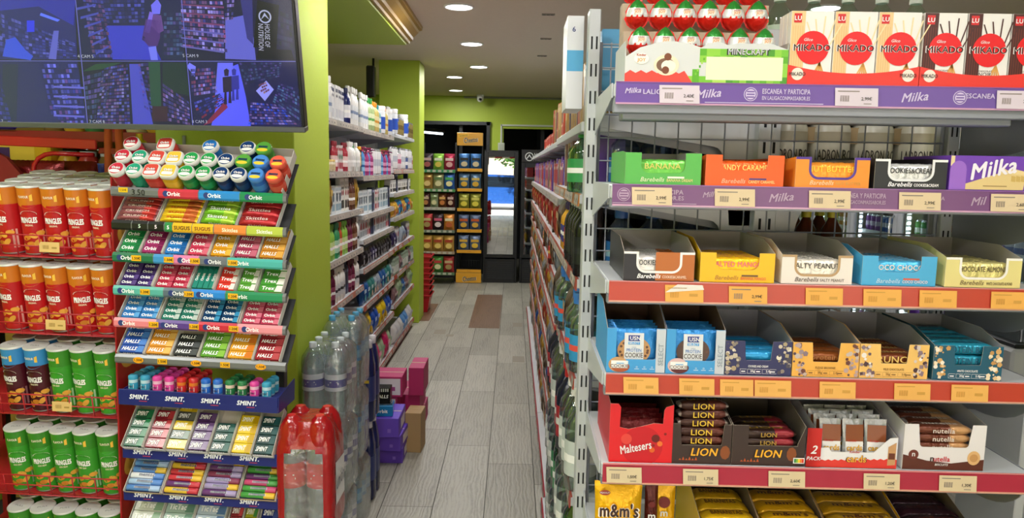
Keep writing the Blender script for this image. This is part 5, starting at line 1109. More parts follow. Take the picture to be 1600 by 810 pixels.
q.box(0, .34, .28, .3, .0, .03, B_)
for k in range(9): q.tube([(.03 + .035 * k, .01, .2), (.03 + .035 * k, .01, .32)], .002, B_, 4)
q.tube([(.02, .01, .32), (.32, .01, .32)], .003, B_, 4); ps.append(('frame', q.mesh()))
zc = [1.585, 1.31, 1.035, .74, .45, .175]
for z in zc:
    q = MB(); q.box(0, .34, 0, .28, z - .015, z, B_); r_ = MB(); r_.box(-.002, .342, -.006, 0, z - .025, z + .018, OY, .001); r_.text('Cheetos', .17, z - .003, .012, -.0068, P('#B8702A'), bold=.02); ps.append(('shelf', q.mesh(), None, [('price_rail', r_.mesh())]))
for z0, z1, y in ((1.915, 2.09, .0), (.005, .145, .0)):
    q = MB(); q.box(-.01, .345, y - .012, y - .002, z0, z1, OY, .002); zc_ = (z0 + z1) / 2
    q.text('Cheetos', .18, zc_ - .01, .075, y - .0135, P('#FFF4D0'), w=.2, bold=.16, shear=.2, rot=.12); q.text('Cheetos', .18, zc_ - .01, .07, y - .015, P('#1A1614'), w=.19, bold=.06, shear=.2, rot=.12)
    if z0 > 1: q.xz([(.01, zc_ + .02), (.15, zc_ + .04), (.15, zc_ + .075), (.01, zc_ + .055)], y - .013, YEL); q.text('NUEVOS', .08, zc_ + .047, .02, y - .0142, P('#8A3A14'), w=.11, bold=.05, rot=.14)
    ps.append(('sign_board', q.mesh(), 'orange sign board with black brushed lettering'))
MQ = T(-.775, 10.25, 0)
inst(ps, 'promotional_rack', 'narrow black rack with orange signs and edges between the crisp rack and the fridge', 'rack', MQ)
PB_ = [('#3A6AA0', '#1A1A1A', '#D8C8A0', 'blue'), ('#5A7A9A', '#D8B858', '#E0B030', 'blue grey'), ('#9A9A3A', '#D8D060', '#E8D848', 'yellow green'), ('#5A6A8A', '#C85A2A', '#E0B040', 'blue and orange'), ('#6A7A98', '#E0B040', '#E8C040', 'slate blue')]
for i, (a, b_, c, l) in enumerate(PB_):
    me = crisp(a, b_, c, None, w=.15, h=.22)
    for j in range(2): inst(me, 'crisp_bag', f'{l} puffed snack bag, orange edged rack, {["left", "right"][j]} one, {["top", "second", "third", "fourth", "fifth"][i]} shelf', 'crisp bag', MQ @ T(.09 + .16 * j, .06, zc[i] + .001), 'snack bags on the orange edged rack')
def fridge(M, w, label, logo=False, hd=1.86):
    bk_ = P('#15171A', .35); q = MB(); q.box(0, .03, 0, .6, 0, hd, bk_, .004); q.box(w - .03, w, 0, .6, 0, hd, bk_, .004); q.box(.03, w - .03, .56, .6, 0, hd, bk_); q.box(.03, w - .03, 0, .6, 0, .34, bk_, .003); q.box(.03, w - .03, 0, .6, hd - .1, hd, bk_, .003)
    v = MB()
    for k in range(9): v.box(.06, w - .06, -.006, 0, .06 + .028 * k, .074 + .028 * k, P('#26282C'), .001)
    f = MB(); f.box(0, .055, -.03, 0, .36, hd - .02, bk_, .003); f.box(w - .055, w, -.03, 0, .36, hd - .02, bk_, .003); f.box(.055, w - .055, -.03, 0, .36, .41, bk_, .003); f.box(.055, w - .055, -.03, 0, hd - .09, hd - .02, bk_, .003)
    gl = bpy.data.materials.get('fridge_glass')
    if not gl:
        gl = bpy.data.materials.new('fridge_glass'); gl.use_nodes = True; n = gl.node_tree.nodes; L = gl.node_tree.links
        t = n.new('ShaderNodeBsdfTransparent'); t.inputs[0].default_value = (.55, .62, .68, 1); gg = n.new('ShaderNodeBsdfGlossy'); gg.inputs['Roughness'].default_value = .012
        mx = n.new('ShaderNodeMixShader'); mx.inputs[0].default_value = .5; L.new(t.outputs[0], mx.inputs[1]); L.new(gg.outputs[0], mx.inputs[2]); L.new(mx.outputs[0], n['Material Output'].inputs['Surface'])
    g = MB(); g.box(.055, w - .055, -.02, -.014, .41, hd - .09, gl)
    hh_ = MB(); hh_.tube([(w - .03, -.03, .9), (w - .03, -.055, .92), (w - .03, -.055, 1.2), (w - .03, -.03, 1.22)], .008, P('#2A2C30'))
    ps = [('cabinet_body', q.mesh()), ('vent_grille', v.mesh()), ('door_frame', f.mesh(), None, [('glass_pane', g.mesh()), ('handle', hh_.mesh())])]
    e = MB()
    for k in range(30): e.box(.035 , .048, .03, .04, .45 + .042 * k, .465 + .042 * k, emi('#CFE4FF', 5))
    ps.append(('led_strip', e.mesh()))
    for z in (.65, .9, 1.15, 1.4): s = MB(); s.box(.03, w - .03, .05, .54, z - .01, z, P('#8A8E94')); ps.append(('shelf', s.mesh()))
    if logo:
        s = MB(); s.box(0, w, -.03, 0, hd - .02, hd + .16, P('#101114'), .004); cx = .11; zc_ = hd + .06
        s.disc(cx, zc_, .06, -.031, P('#E8ECEE'), 28); s.disc(cx, zc_, .048, -.0315, P('#101114'), 28); s.xz([(cx - .045, zc_ - .03), (cx - .03, zc_ - .03), (cx, zc_ + .01), (cx + .03, zc_ - .03), (cx + .045, zc_ - .03), (cx, zc_ + .035)], -.032, P('#E8ECEE'))
        s.text('HOUSE OF', .33, zc_ + .03, .045, -.031, P('#E8ECEE'), bold=.04); s.text('NUTRITION', .33, zc_ - .03, .045, -.031, P('#E8ECEE'), bold=.04); ps.append(('header_sign', s.mesh(), 'black header sign with white round logo'))
    inst(ps, 'upright_fridge', label, 'fridge', M)
fridge(T(-.41, 10.33, 0), .475, 'black upright fridge with reflective glass door at the far end of the aisle')
fridge(T(.105, 10.35, 0), .6, 'black fridge with white round logo header partly hidden by the right shelves', True, 1.72)
fc = [can(.03, .14, '#C8A83A', '#8A3A2A'), can(.03, .14, '#A8ACB0', '#3A4A6A')]
for fi, (fx, wn) in enumerate(((-.41, 'reflective'), (.105, 'logo'))):
    for zi, z in enumerate((.651, .901, 1.151)):
        for i in range(5): inst(fc[zi % 2], 'drink_can', f'drink can in the {wn} fridge, {ORD[i]} from left, {["lowest", "middle", "upper"][zi]} shelf', 'can', T(fx + .08 + .075 * i, 10.46, z), 'cans in the far fridges')
# red shopping baskets stacked by the far pillar
RB = P('#B81E28', .35)
def basket():
    q = MB(); w, d, h = .4, .3, .2
    V0 = [(-w / 2 * .82, -d / 2 * .82), (w / 2 * .82, -d / 2 * .82), (w / 2 * .82, d / 2 * .82), (-w / 2 * .82, d / 2 * .82)]; V1 = [(-w / 2, -d / 2), (w / 2, -d / 2), (w / 2, d / 2), (-w / 2, d / 2)]
    q.add([(x, y, 0) for x, y in V0] + [(x, y, h) for x, y in V1], [(0, 1, 2, 3), (0, 1, 5, 4), (1, 2, 6, 5), (2, 3, 7, 6), (3, 0, 4, 7)], RB)
    q.add([(x * .97, y * .97, .004) for x, y in V0] + [(x * .97, y * .97, h) for x, y in V1], [(3, 2, 1, 0), (4, 5, 1, 0), (5, 6, 2, 1), (6, 7, 3, 2), (7, 4, 0, 3)], RB)
    r = MB(); r.box(-w / 2 - .012, w / 2 + .012, -d / 2 - .012, -d / 2, h - .02, h, RB, .003); r.box(-w / 2 - .012, w / 2 + .012, d / 2, d / 2 + .012, h - .02, h, RB, .003); r.box(-w / 2 - .012, -w / 2, -d / 2, d / 2, h - .02, h, RB, .003); r.box(w / 2, w / 2 + .012, -d / 2, d / 2, h - .02, h, RB, .003)
    a = MB(); a.tube([(-w / 2, -.02, h), (-w / 2, .0, h + .012), (0, .02, h + .014), (w / 2, 0, h + .012), (w / 2, -.02, h)], .005, P('#22242A')); return [('basket_body', q.mesh()), ('rim', r.mesh()), ('handle', a.mesh(), 'black handle')]
bsk = basket()
for k in range(8): inst(bsk, 'shopping_basket', f'red plastic shopping basket in the stack by far pillar, {["bottom", "second", "third", "fourth", "fifth", "sixth", "seventh", "top"][k]} one', 'basket', T(-1.1, 8.2, .001 + .062 * k), 'red baskets stacked by the far pillar')
# ================================================================== tilted television with camera views
TVT = 14.0
_tvM = T(-.615, 2.2, 1.697) @ RX(90 + TVT) @ T(-.985, 0, 0)        # local x right, y up the screen, z towards the room
TVW, TVH = .985, .575
_inv = _tvM.inverted(); _n = (_tvM.to_3x3() @ Vector((0, 0, 1))).normalized(); _p0 = _tvM @ Vector((0, 0, 0))
def tvp(px, py):
    d = ray(px, py); o = Vector((0, 0, H)); t = (_p0 - o).dot(_n) / d.dot(_n); q = _inv @ (o + d * t); return (q.x, q.y)
bz = MB(); bm = P('#0C0C0E', .3); b = .009
bz.box(0, TVW, 0, .016, -.03, .004, mat('#6A6C70', .3, .6), .002); bz.box(0, b, .016, TVH, -.03, .004, bm, .002); bz.box(TVW - b, TVW, .016, TVH, -.03, .004, bm, .002); bz.box(b, TVW - b, TVH - b, TVH, -.03, .004, bm, .002)
hs = MB(); hs.box(.005, TVW - .005, .006, TVH - .005, -.045, -.006, bm, .006); hs.box(.2, TVW - .2, .1, .4, -.07, -.045, bm, .01)
s = MB(); zl = 0.0
def blue(c):
    r, g, b_ = (int(c[i:i + 2], 16) for i in (1, 3, 5)); return '#%02X%02X%02X' % (int(r * .82), int(g * .8), min(255, int(b_ * 1.12 + 14)))
def pq(pts, c, e=.8, lift=0.0):
    c = blue(c); e *= 1.15
    V = [(*tvp(*p), zl + lift) for p in pts]; s.add(V, [tuple(range(len(V)))], emi(c, e))
s.add([(b, .016, -.001), (TVW - b, .016, -.001), (TVW - b, TVH - b, -.001), (b, TVH - b, -.001)], [(0, 1, 2, 3)], emi('#1A1C4A', .5))
rr = random.Random(5)
def mosaic(quad, nu, nv, pal, e=.7, prob=.9, lift=.0002):
    """small goods on shelves: a grid of little patches inside the quad (tl, tr, br, bl)"""
    (ax, ay), (bx_, by), (cx, cy), (dx, dy) = quad
    def at(u, v): return ((ax * (1 - u) + bx_ * u) * (1 - v) + (dx * (1 - u) + cx * u) * v, (ay * (1 - u) + by * u) * (1 - v) + (dy * (1 - u) + cy * u) * v)
    for i in range(nu):
        for j in range(nv):
            if rr.random() > prob: continue
            u0, u1, v0, v1 = i / nu, (i + .88) / nu, j / nv, (j + .7) / nv
            pq([at(u0, v1), at(u1, v1), at(u1, v0), at(u0, v0)], rr.choice(pal), e * rr.uniform(.6, 1.1), lift)
D1 = ['#1B1D5A', '#2A2F7A', '#38408F', '#5058A8', '#22245C', '#7078C0']; D2 = ['#3A2A70', '#6A3A68', '#8A5A80', '#4A50A0', '#7A82B8', '#2A2A60']
D3 = ['#5A4A78', '#8A5A70', '#A88AA8', '#4A4A80', '#2A2A58', '#B8A8C8']; D4 = ['#1E2A50', '#3A5A6A', '#5A7A8A', '#3A3060', '#6A5A88', '#24304C']
pq([(-28, 93), (121, 93), (112, -90), (-36, -90)][::1], '#20246E', .6)
pq([(-28, 20), (60, 10), (115, 40), (118, 0), (-30, -20)], '#3238A8', .6, .0001); pq([(62, 24), (90, 34), (94, 31), (64, 20)], '#6A8AFF', 1, .0003)
mosaic([(2, 22), (118, 68), (120, 92), (4, 90)], 22, 9, D1); mosaic([(-26, 10), (4, 22), (6, 92), (-26, 92)], 6, 8, D1)
pq([(4, 88), (10, 62), (24, 58), (40, 78), (52, 88), (48, 94)], '#3A68F0', .7, .0004); pq([(42, 50), (54, 50), (54, 32), (42, 32)], '#2A3AFF', .8, .0004); pq([(76, 92), (84, 48), (92, 48), (88, 93)], '#8890D0', .6, .0004)
# middle top
pq([(124, 93), (288, 94), (278, -60), (113, -60)], '#181C50', .55)
pq([(176, 93), (166, 40), (226, 40), (252, 94)], '#4048B8', .75, .0001)
for k in range(6): pq([(120 + 6 * k, 12 + 14 * k), (150 + 4 * k, 6 + 13 * k), (150 + 4 * k, 9 + 13 * k), (120 + 6 * k, 16 + 14 * k)], '#5A64B8', .6, .0005)
mosaic([(128, -10), (160, -6), (178, 92), (146, 92)], 7, 14, D2 + ['#8A4A6A']); mosaic([(160, 0), (226, 0), (226, 36), (168, 38)], 12, 6, D1)
pq([(252, 92), (258, 48), (286, 48), (288, 94)], '#1C2C44', .7, .0001); mosaic([(256, 20), (284, 20), (286, 88), (256, 88)], 6, 10, D4)
for pts, c in (([(236, 94), (232, 74), (244, 72), (247, 94)], '#8A98D8'), ([(222, 60), (228, 30), (252, 32), (250, 60), (246, 72), (232, 72)], '#5A2A68'), ([(224, 56), (236, 66), (234, 70), (222, 62)], '#181838'), ([(226, 50), (234, 18), (240, 20), (234, 52)], '#9A80C8'), ([(236, 40), (240, 22), (252, 24), (256, 48), (248, 52)], '#7A4A7A'), ([(238, 22), (236, 8), (246, -2), (252, 8), (250, 22)], '#8A8AD8')): pq(pts, c, .85, .0007)
# right top
pq([(290, 94), (460, 95), (453, -60), (280, -60)], '#1A1C40', .5)
pq([(352, 92), (352, 30), (380, 24), (396, 58), (400, 94)], '#7A80B8', .8, .0001)
mosaic([(281, -20), (346, -20), (356, 84), (286, 76)], 16, 14, D3 + ['#B85A78', '#C8C0E0'], .75); mosaic([(350, -20), (368, -20), (364, 32), (352, 34)], 4, 8, D3)
for k in range(6): pq([(283, 6 + 13 * k), (350, 10 + 14 * k), (350, 13 + 14 * k), (283, 8 + 13 * k)], '#A8506A' if k < 3 else '#8A88B8', .6, .0005)
pq([(374, -10), (394, -10), (396, 70), (386, 60)], '#4A4A88', .5, .0002)
pq([(396, 74), (402, 0), (436, 8), (432, 78)], '#080A14', .4, .0003); pq([(400, 92), (404, 76), (455, 78), (460, 94)], '#0A0C1C', .4, .0003); mosaic([(428, 14), (456, 24), (458, 78), (432, 72)], 6, 6, ['#1A2A34', '#24384A', '#2A2A4A'], .6)
c_ = tvp(414, 26); c2_ = tvp(404, 26); R_ = abs(c_[0] - c2_[0])
def ring(cx, cy, r, m, z): s.add([(cx + r * math.cos(2 * PI * i / 24), cy + r * math.sin(2 * PI * i / 24), z) for i in range(24)], [tuple(range(24))], m)
ring(c_[0], c_[1], R_, emi('#B8C0E8', .9), .0006); ring(c_[0], c_[1], R_ * .78, emi('#080A14', .3), .0008)
s.add([(c_[0] - R_ * .7, c_[1] - R_ * .5, .001), (c_[0], c_[1] + R_ * .1, .001), (c_[0] + R_ * .7, c_[1] - R_ * .5, .001), (c_[0], c_[1] + R_ * .6, .001)], [(0, 1, 2, 3)], emi('#B8C0E8', .9))
def tvtext(t, px, py, h, c='#C8CCE8', rot=0, w=None):
    V, F, asp = textgeo(t, .02, 0); cx, cy = tvp(px, py); W_ = w or asp * h; cr, sr = math.cos(rot), math.sin(rot)
    s.add([(cx + a * W_ * cr - q * h * sr, cy + a * W_ * sr + q * h * cr, .0012) for a, q in V], F, emi(c, .9))
tvtext('HOUSE OF', 418, 56, .014, rot=-PI / 2 - .08, w=.062); tvtext('NUTRITION', 408, 58, .014, rot=-PI / 2 - .08, w=.072)
# lower row
pq([(-26, 200), (137, 199), (121, 96), (-28, 96)], '#1C2064', .55); pq([(24, 199), (32, 100), (62, 100), (80, 199)], '#23265C', .7, .0001); pq([(4, 199), (4, 100), (28, 100), (26, 199)], '#2A3A58', .5, .0002)
mosaic([(64, 100), (120, 100), (136, 196), (84, 198)], 12, 12, D1 + ['#8A90D8', '#7A4A88'], .75); mosaic([(-26, 130), (6, 140), (20, 196), (-26, 196)], 7, 8, D1)
for k in range(4): pq([(84, 134 + 15 * k), (132, 136 + 15 * k), (132, 139 + 15 * k), (84, 137 + 15 * k)], '#8A90D8', .6, .0006)
pq([(141, 198), (300, 198), (288, 97), (126, 97)], '#161A3C', .55); pq([(208, 197), (202, 100), (218, 100), (240, 197)], '#5A60B0', .8, .0002)
pq([(236, 165), (232, 97), (250, 97), (252, 168)], '#2A6A3A', .7, .0003); pq([(238, 190), (238, 166), (262, 166), (262, 190)], '#4A2030', .7, .0003); pq([(254, 140), (254, 98), (290, 98), (296, 150)], '#1F4A3A', .5, .0001)
mosaic([(160, 106), (200, 100), (204, 196), (150, 196)], 12, 18, D2 + ['#8A6A78', '#A8A0B8']); mosaic([(130, 120), (176, 108), (160, 196), (140, 196)], 8, 10, D4); mosaic([(216, 100), (232, 98), (240, 180), (226, 170)], 4, 12, D2); mosaic([(254, 130), (296, 160), (298, 197), (256, 190)], 10, 8, D3)
pq([(128, 112), (150, 100), (190, 98), (160, 108)], '#2A6A3A', .6, .0003)
pq([(303, 198), (470, 198), (462, 97), (291, 97)], '#1A1E48', .6)
pq([(330, 197), (352, 108), (372, 100), (384, 150), (392, 197)], '#6A72E8', .95, .0001); pq([(336, 150), (340, 98), (364, 98), (364, 140)], '#8088FF', .9, .0002); pq([(292, 104), (296, 98), (306, 104), (304, 120)], '#9098FF', .9, .0002)
mosaic([(298, 108), (336, 106), (340, 146), (300, 152)], 11, 7, D3 + ['#A8405A', '#8A3A50'], .8); mosaic([(303, 160), (344, 146), (354, 160), (312, 190)], 10, 6, D1 + ['#A82A40'])
pq([(318, 196), (352, 158), (356, 168), (330, 192)], '#B02A40', .7, .0006)
mosaic([(374, 98), (440, 98), (440, 120), (384, 134)], 18, 7, D4, .6); mosaic([(436, 130), (468, 140), (468, 190), (426, 160)], 10, 9, D4 + ['#6AA0A0']); mosaic([(392, 160), (440, 164), (466, 196), (388, 196)], 16, 8, D3 + ['#2A50B0', '#3A70D8'])
pq([(400, 142), (416, 126), (428, 140), (414, 158)], '#B8C0F0', .9, .0007); mosaic([(404, 132), (416, 128), (422, 142), (410, 150)], 4, 4, ['#8A4A50', '#C89A6A'], .8, .8, .0009)
for bx0, sc_, c in ((354, 1, '#2A1830'), (366, .9, '#3A3A88')):
    for pts in ([(-4, 62), (-3, 38), (0, 38), (1, 62)], [(3, 60), (4, 38), (7, 38), (8, 60)], [(-5, 42), (-6, 16), (8, 14), (9, 40)], [(-1, 14), (-2, 4), (2, 1), (6, 4), (5, 14)]): pq([(bx0 + x * sc_ - (2 if pts[0][1] < 20 else 0), 106 + y * sc_ * .92) for x, y in pts], c, .8, .001)
for p0, p1 in (((112, -60), (137, 198)), ((278, -60), (301, 198))): pq([p0, (p0[0] + 1.2, p0[1]), (p1[0] + 1.2, p1[1]), p1][::-1], '#9AA0D8', .6, .0012)
pq([(-28, 95.5), (462, 96.5), (462, 95.5), (-28, 94.5)][::-1], '#9AA0D8', .6, .0012)
for t, x, y in (('4 CAM 5', 134, 88), ('5 CAM 9', 298, 87), ('7', 4, 189), ('7 CAM 8', 152, 190), ('8 CAM 3', 312, 190)): tvtext(t, x, y, .0085)
gl = MB(); gl.add([(b, .016, .002), (TVW - b, .016, .002), (TVW - b, TVH - b, .002), (b, TVH - b, .002)], [(0, 1, 2, 3)], mat('#FFFFFF', .08, kind='film', spec=.05))
arm = MB(); arm.tube([(.5, .3, -.07), (.5, .45, -.2), (.5, .6, -.35), (.5, .95, -.42)], .018, P('#1A1A1C'))
inst([('bezel', bz.mesh(), 'grey lower edge and black bezel'), ('housing', hs.mesh()), ('screen', s.mesh(), 'lit blue screen split into camera views', [('screen_glass', gl.mesh())]), ('mount_arm', arm.mesh())],
     'television_screen', 'large tilted screen with six blue security camera views hanging over the sweets rack', 'screen', _tvM)

# ================================================================== sweets rack
RK = T(-1.229, 2.2, 0) @ RY(1.3) @ RZ(-3)
CARD = P('#C9C4BC', .7)
RKW = .53
BAR = mat('#7C7E82', .35, .4)
q = MB()
for x in (.12, .42): q.box(x, x + .03, .2, .23, 0, 1.62, P('#1C1D1F'), .002)
fr = [('rear_post', q.mesh())]
q = MB(); q.box(.02, .5, .05, .22, 0, .04, P('#1C1D1F'), .003); fr.append(('base', q.mesh()))
def barm(w, segs, zc, plain=False, tags=(), hgt=.028):
    """front bar of a tier: printed strip. segs: (x0,x1,colour,text,textcolour)"""
    q = MB(); q.prism([(-.006, -.014), (.004, -.014), (.004, .014), (-.004, .014), (-.010, .006), (-.010, -.008)], 'x', 0, w, BAR)
    q.lathe([(.0145, w - .001), (.0145, w + .004)], BAR, 14) if False else None
    y = -.0105
    for (a, b_, c, t, tc) in segs:
        q.add([(a, y, -.0085), (b_, y, -.0085), (b_, y, .0065), (a, y, .0065)], [(0, 1, 2, 3)], P(c)); q.add([(a, y, .0065), (b_, y, .0065), (b_, -.0043, .0145), (a, -.0043, .0145)], [(0, 1, 2, 3)], P(c)); q.add([(a, -.0065, -.0145), (b_, -.0065, -.0145), (b_, y, -.0085), (a, y, -.0085)], [(0, 1, 2, 3)], P(c))
        if t == 'Orbit':
            q.disc(a + .023, -.0005, .009, y - .0005, P('#2A3A7A'), 16); q.text('Orbit', a + .047, -.0005, .0125, y - .0009, P(tc), bold=.07)
        elif t: q.text(t, (a + b_) / 2, -.0005, .0115, y - .0006, P(tc), bold=.08)
    for (cx, t, rnd) in tags:
        if rnd: q.disc(cx, -.0005, .0165, y - .0012, P('#F5A818'), 20, rz=.0095)
        else: q.rect(cx - .015, cx + .015, -.009, .008, y - .0012, P('#F2B41C'))
        q.text(t, cx, -.0005, .0085, y - .0016, P('#241A10'), w=.025, bold=.06)
    return q.mesh()
O_ = 'Orbit'
tiers = [  # z, segs, tags
 (1.515, [(0, .003, '#7C7E82', '', ''), (.145, .265, '#C83245', O_, '#FFFFFF'), (.268, .39, '#2A8AD0', O_, '#FFFFFF'), (.392, .52, '#1F8A52', O_, '#FFFFFF')], []),
 (1.415, [(.0, .06, '#161616', '', ''), (.063, .11, '#161616', '5', '#CFE8D8'), (.113, .16, '#161616', '5', '#E8D8E8'), (.163, .185, '#2E8A4A', '5', '#FFFFFF'), (.187, .245, '#E8B820', 'SUGUS', '#5A3020'), (.247, .31, '#EDBE24', 'SUGUS', '#8A3A20'), (.313, .41, '#E88A3A', 'Skittles', '#FFF6D8'), (.412, .52, '#B8C84A', 'Skittles', '#FFFFF0')], []),
 (1.318, [(0, .125, '#1C6E48', O_, '#FFFFFF'), (.127, .185, '#3A90CC', '', ''), (.187, .265, '#D87AA8', 'Orbit', '#FFFFFF'), (.268, .35, '#6A7078', O_, '#FFFFFF'), (.352, .52, '#4AB0A8', 'Orbit', '#FFFFFF')], [(.075, '1.50€', False), (.175, '1.50€', False), (.255, '1.50€', False), (.37, '1.50€', False)]),
 (1.217, [(0, .155, '#58B0A4', O_, '#FFFFFF'), (.157, .24, '#5A6A78', O_, '#FFFFFF'), (.243, .345, '#2484D8', O_, '#FFFFFF'), (.347, .52, '#1F8A5A', 'Orbit', '#FFFFFF')], [(.1, '1.20€', False), (.235, '1.20€', False), (.37, '1.20€', False)]),
 (1.118, [(0, .13, '#E8848C', O_, '#FFFFFF'), (.132, .26, '#5A3A8C', O_, '#FFFFFF'), (.262, .38, '#C8283C', O_, '#FFFFFF'), (.382, .52, '#E8909A', O_, '#FFFFFF')], [(.125, '1.20€', False), (.25, '1.20€', False), (.372, '1.20€', False)]),
 (1.005, [], [(.075, '1,50€', True), (.15, '1.50€', False), (.255, '1,50€', True), (.345, '1.50€', False), (.455, '1,50€', True)]),
]
for z, sg, tg in tiers: fr.append(('tier_bar', barm(RKW, sg, z, tags=tg), None, [], T(0, 0, z)))
sm = []
NAVY = P('#1B2470', .35)
for z, h_, w_ in ((.88, .05, .5), (.703, .04, .5), (.562, .036, .5), (.42, .036, .5)):
    q = MB(); q.box(0, w_, -.004, 0, -h_ / 2, h_ / 2, NAVY, .001)
    for k in range(4):
        cx = .065 + .113 * k; q.text('SMINT.', cx, .003, .0155, -.0048, P('#EEF0F8'), w=.062, bold=.12, shear=.25); q.rect(cx + .0, cx + .025, -.011, -.009, -.0048, P('#C83A50'))
    if h_ == .05:
        q.box(0, w_, 0, .135, .008, .0145, NAVY); q.prism([(0, -h_ / 2), (.14, -h_ / 2), (.14, h_ / 2 + .02), (0, h_ / 2)], 'x', w_, w_ + .003, NAVY); q.prism([(0, -h_ / 2), (.14, -h_ / 2), (.14, h_ / 2), (0, h_ / 2 - .01)], 'x', -.003, 0, NAVY)
        V, F, asp = textgeo('SMINT', .1, .2); q.add([(w_ - .0006, .065 + a * .07, .01 + b_ * .02) for a, b_ in V], F, P('#DDE0F0'))
    fr.append(('printed_lip', q.mesh(), 'navy lip with white lettering', [], T(0 if h_ == .05 else 0.008, .01, z)))
for z in (1.505, 1.405, 1.308, 1.207, 1.108, .995, .693, .552, .41):      # tilted tier plates
    lo = z < .8; q = MB(); q.box(0 if not lo else .01, RKW - .005 if not lo else .5, .0, .155 if z > 1.45 else (.125 if not lo else (.16 if z > .6 else .13)), -.006, -.003, P('#3A3C40'))
    fr.append(('tier_plate', q.mesh(), None, [], T(0, .006, z) @ RX(47)))
inst(fr, 'sweets_rack', 'tall tiered sweets rack with printed bars, left of the green pillar', 'rack', RK)
def tier(z, x, tilt=47, y=.008): return RK @ T(x, y, z) @ RX(tilt)
def ocarton(w, L, d, outer, inner='#C6C0B6', wall='#D8D4CE', rear=0):
    q = MB(); O = P(outer, .45); I = P(inner, .7); t = .0012
    q.box(0, w, 0, L, 0, t, I); q.box(0, w, 0, t, 0, d * .6, O, 0); q.box(0, w, L - t, L, 0, d + rear, I); q.box(0, t, 0, L, 0, d, P(wall, .6)); q.box(w - t, w, 0, L, 0, d, P(wall, .6)); return q.mesh()
def stick(L, D, Hh, c, c2, txt, tc, shear=0, tip=None):
    q = MB(); q.box(-L / 2, L / 2, 0, D, 0, Hh, P(c, .25), .0015); z = Hh + .0003
    if c2: q.add([(L * .18, D * .06, z), (L * .48, D * .06, z), (L * .48, D * .94, z), (L * .24, D * .94, z)], [(0, 1, 2, 3)], P(c2, .25))
    if tip: q.box(-L / 2 - .002, -L / 2, D * .1, D * .9, Hh * .1, Hh * .9, foil(tip))
    if txt: q.textz(txt, -L * .1, D * .5, D * .52, z + .0004, P(tc), bold=.08, shear=shear, w=min(L * .62, textgeo(txt, .08, shear)[2] * D * .52)); q.text(txt, -L * .1, Hh * .5, Hh * .5, -.0004, P(tc), bold=.06)
    return q.mesh()
_st = {}
def gumbox(ti, bi, x, w, z, cols, rows, c, c2, txt, desc, outer, L=.11, pd=.0205, ph=.012, tc='#FFFFFF', ns='gum_pack', cat='gum pack', vert=False, sh=0, lvl=1, shift=0, dd=.024, rear=0, cards=None):
    M = tier(z, x); tn = ['top', 'second', 'third', 'fourth', 'fifth', 'sixth', 'seventh', 'eighth', 'ninth', 'tenth'][ti]
    inst(ocarton(w, L, dd, outer, rear=rear), 'open_carton', f'open {desc} carton, {ORD[bi]} from left on the {tn} tier', 'carton', M)
    pw = (w - .006) / cols
    for r in range(rows):
        cc = cards[r % len(cards)] if cards else (c, c2)
        k = (pw, pd, ph, cc, txt, vert, tc)
        if k not in _st: _st[k] = stick(pw - .0015 if not vert else L - .012, pd - .001 if not vert else pw - .001, ph, cc[0], cc[1], txt, tc, sh)
        if r >= rows: break
        for q_ in range(cols):
            if vert:
                if r: continue
                Mp = M @ T(.003 + pw * q_ , L / 2, .002) @ RZ(-90) @ T(0, 0, 0); Mp = M @ T(.003 + pw * (q_ + 1) - .0005, L / 2, .0022) @ RZ(90)
            else: Mp = M @ T(.003 + pw * (q_ + .5), .004 + pd * r, .0022 + (.0008 * r if shift else 0) )
            lab = f'{desc} pack, {ORD[r]} row' + (f' {["left", "right", "third", "fourth"][q_]} column' if cols > 1 else '') + f', {ORD[bi]} carton of {tn} tier'
            inst(_st[k], ns, lab, cat, Mp, f'{desc} packs on the {tn} tier')
# tier 1: round and square gum bottles leaning to the front
def gbottle(body, lid, sq=False, film=False, txt='Orbit'):
    q = MB(); sqv = 5 if sq else 0; B = P(body, .12)
    q.lathe([(.021, 0), (.0235, .004), (.0245, .02), (.0235, .05), (.022, .055)], B, 20, sq=sqv); q.lathe([(.0247, .02), (.0242, .042)], P(lid, .2), 20, sq=sqv, cap=False)
    l = MB(); WL = P('#E9E9E6' if not film else lid, .2)
    l.lathe([(.0235, .0555), (.0245, .058), (.0245, .066), (.022, .071)], WL, 20, sq=sqv)
    V = []
    for i in range(24):
        a = 2 * PI * i / 24; k = ((abs(math.cos(a)) ** 5 + abs(math.sin(a)) ** 5) ** -.2) if sq else 1; V.append((.0205 * k * math.cos(a), .0205 * k * math.sin(a), .0714))
    l.add(V, [tuple(range(24))], P(lid, .2)); l.add([(v[0] * .8, v[1] * .3 - .0105, .0717) for v in V], [tuple(range(24))], P('#F0EEEA' if not film else '#E8C83A', .3))
    l.textz(txt, 0, .002, .0085, .0722, P('#FFFFFF' if not film else '#1A3A5A'), bold=.08, w=.026); l.textz(txt, 0, .0015, .0085, .0720, P('#1E2A5A'), bold=.14, w=.0275)
    return [('bottle_body', q.mesh()), ('lid', l.mesh())]
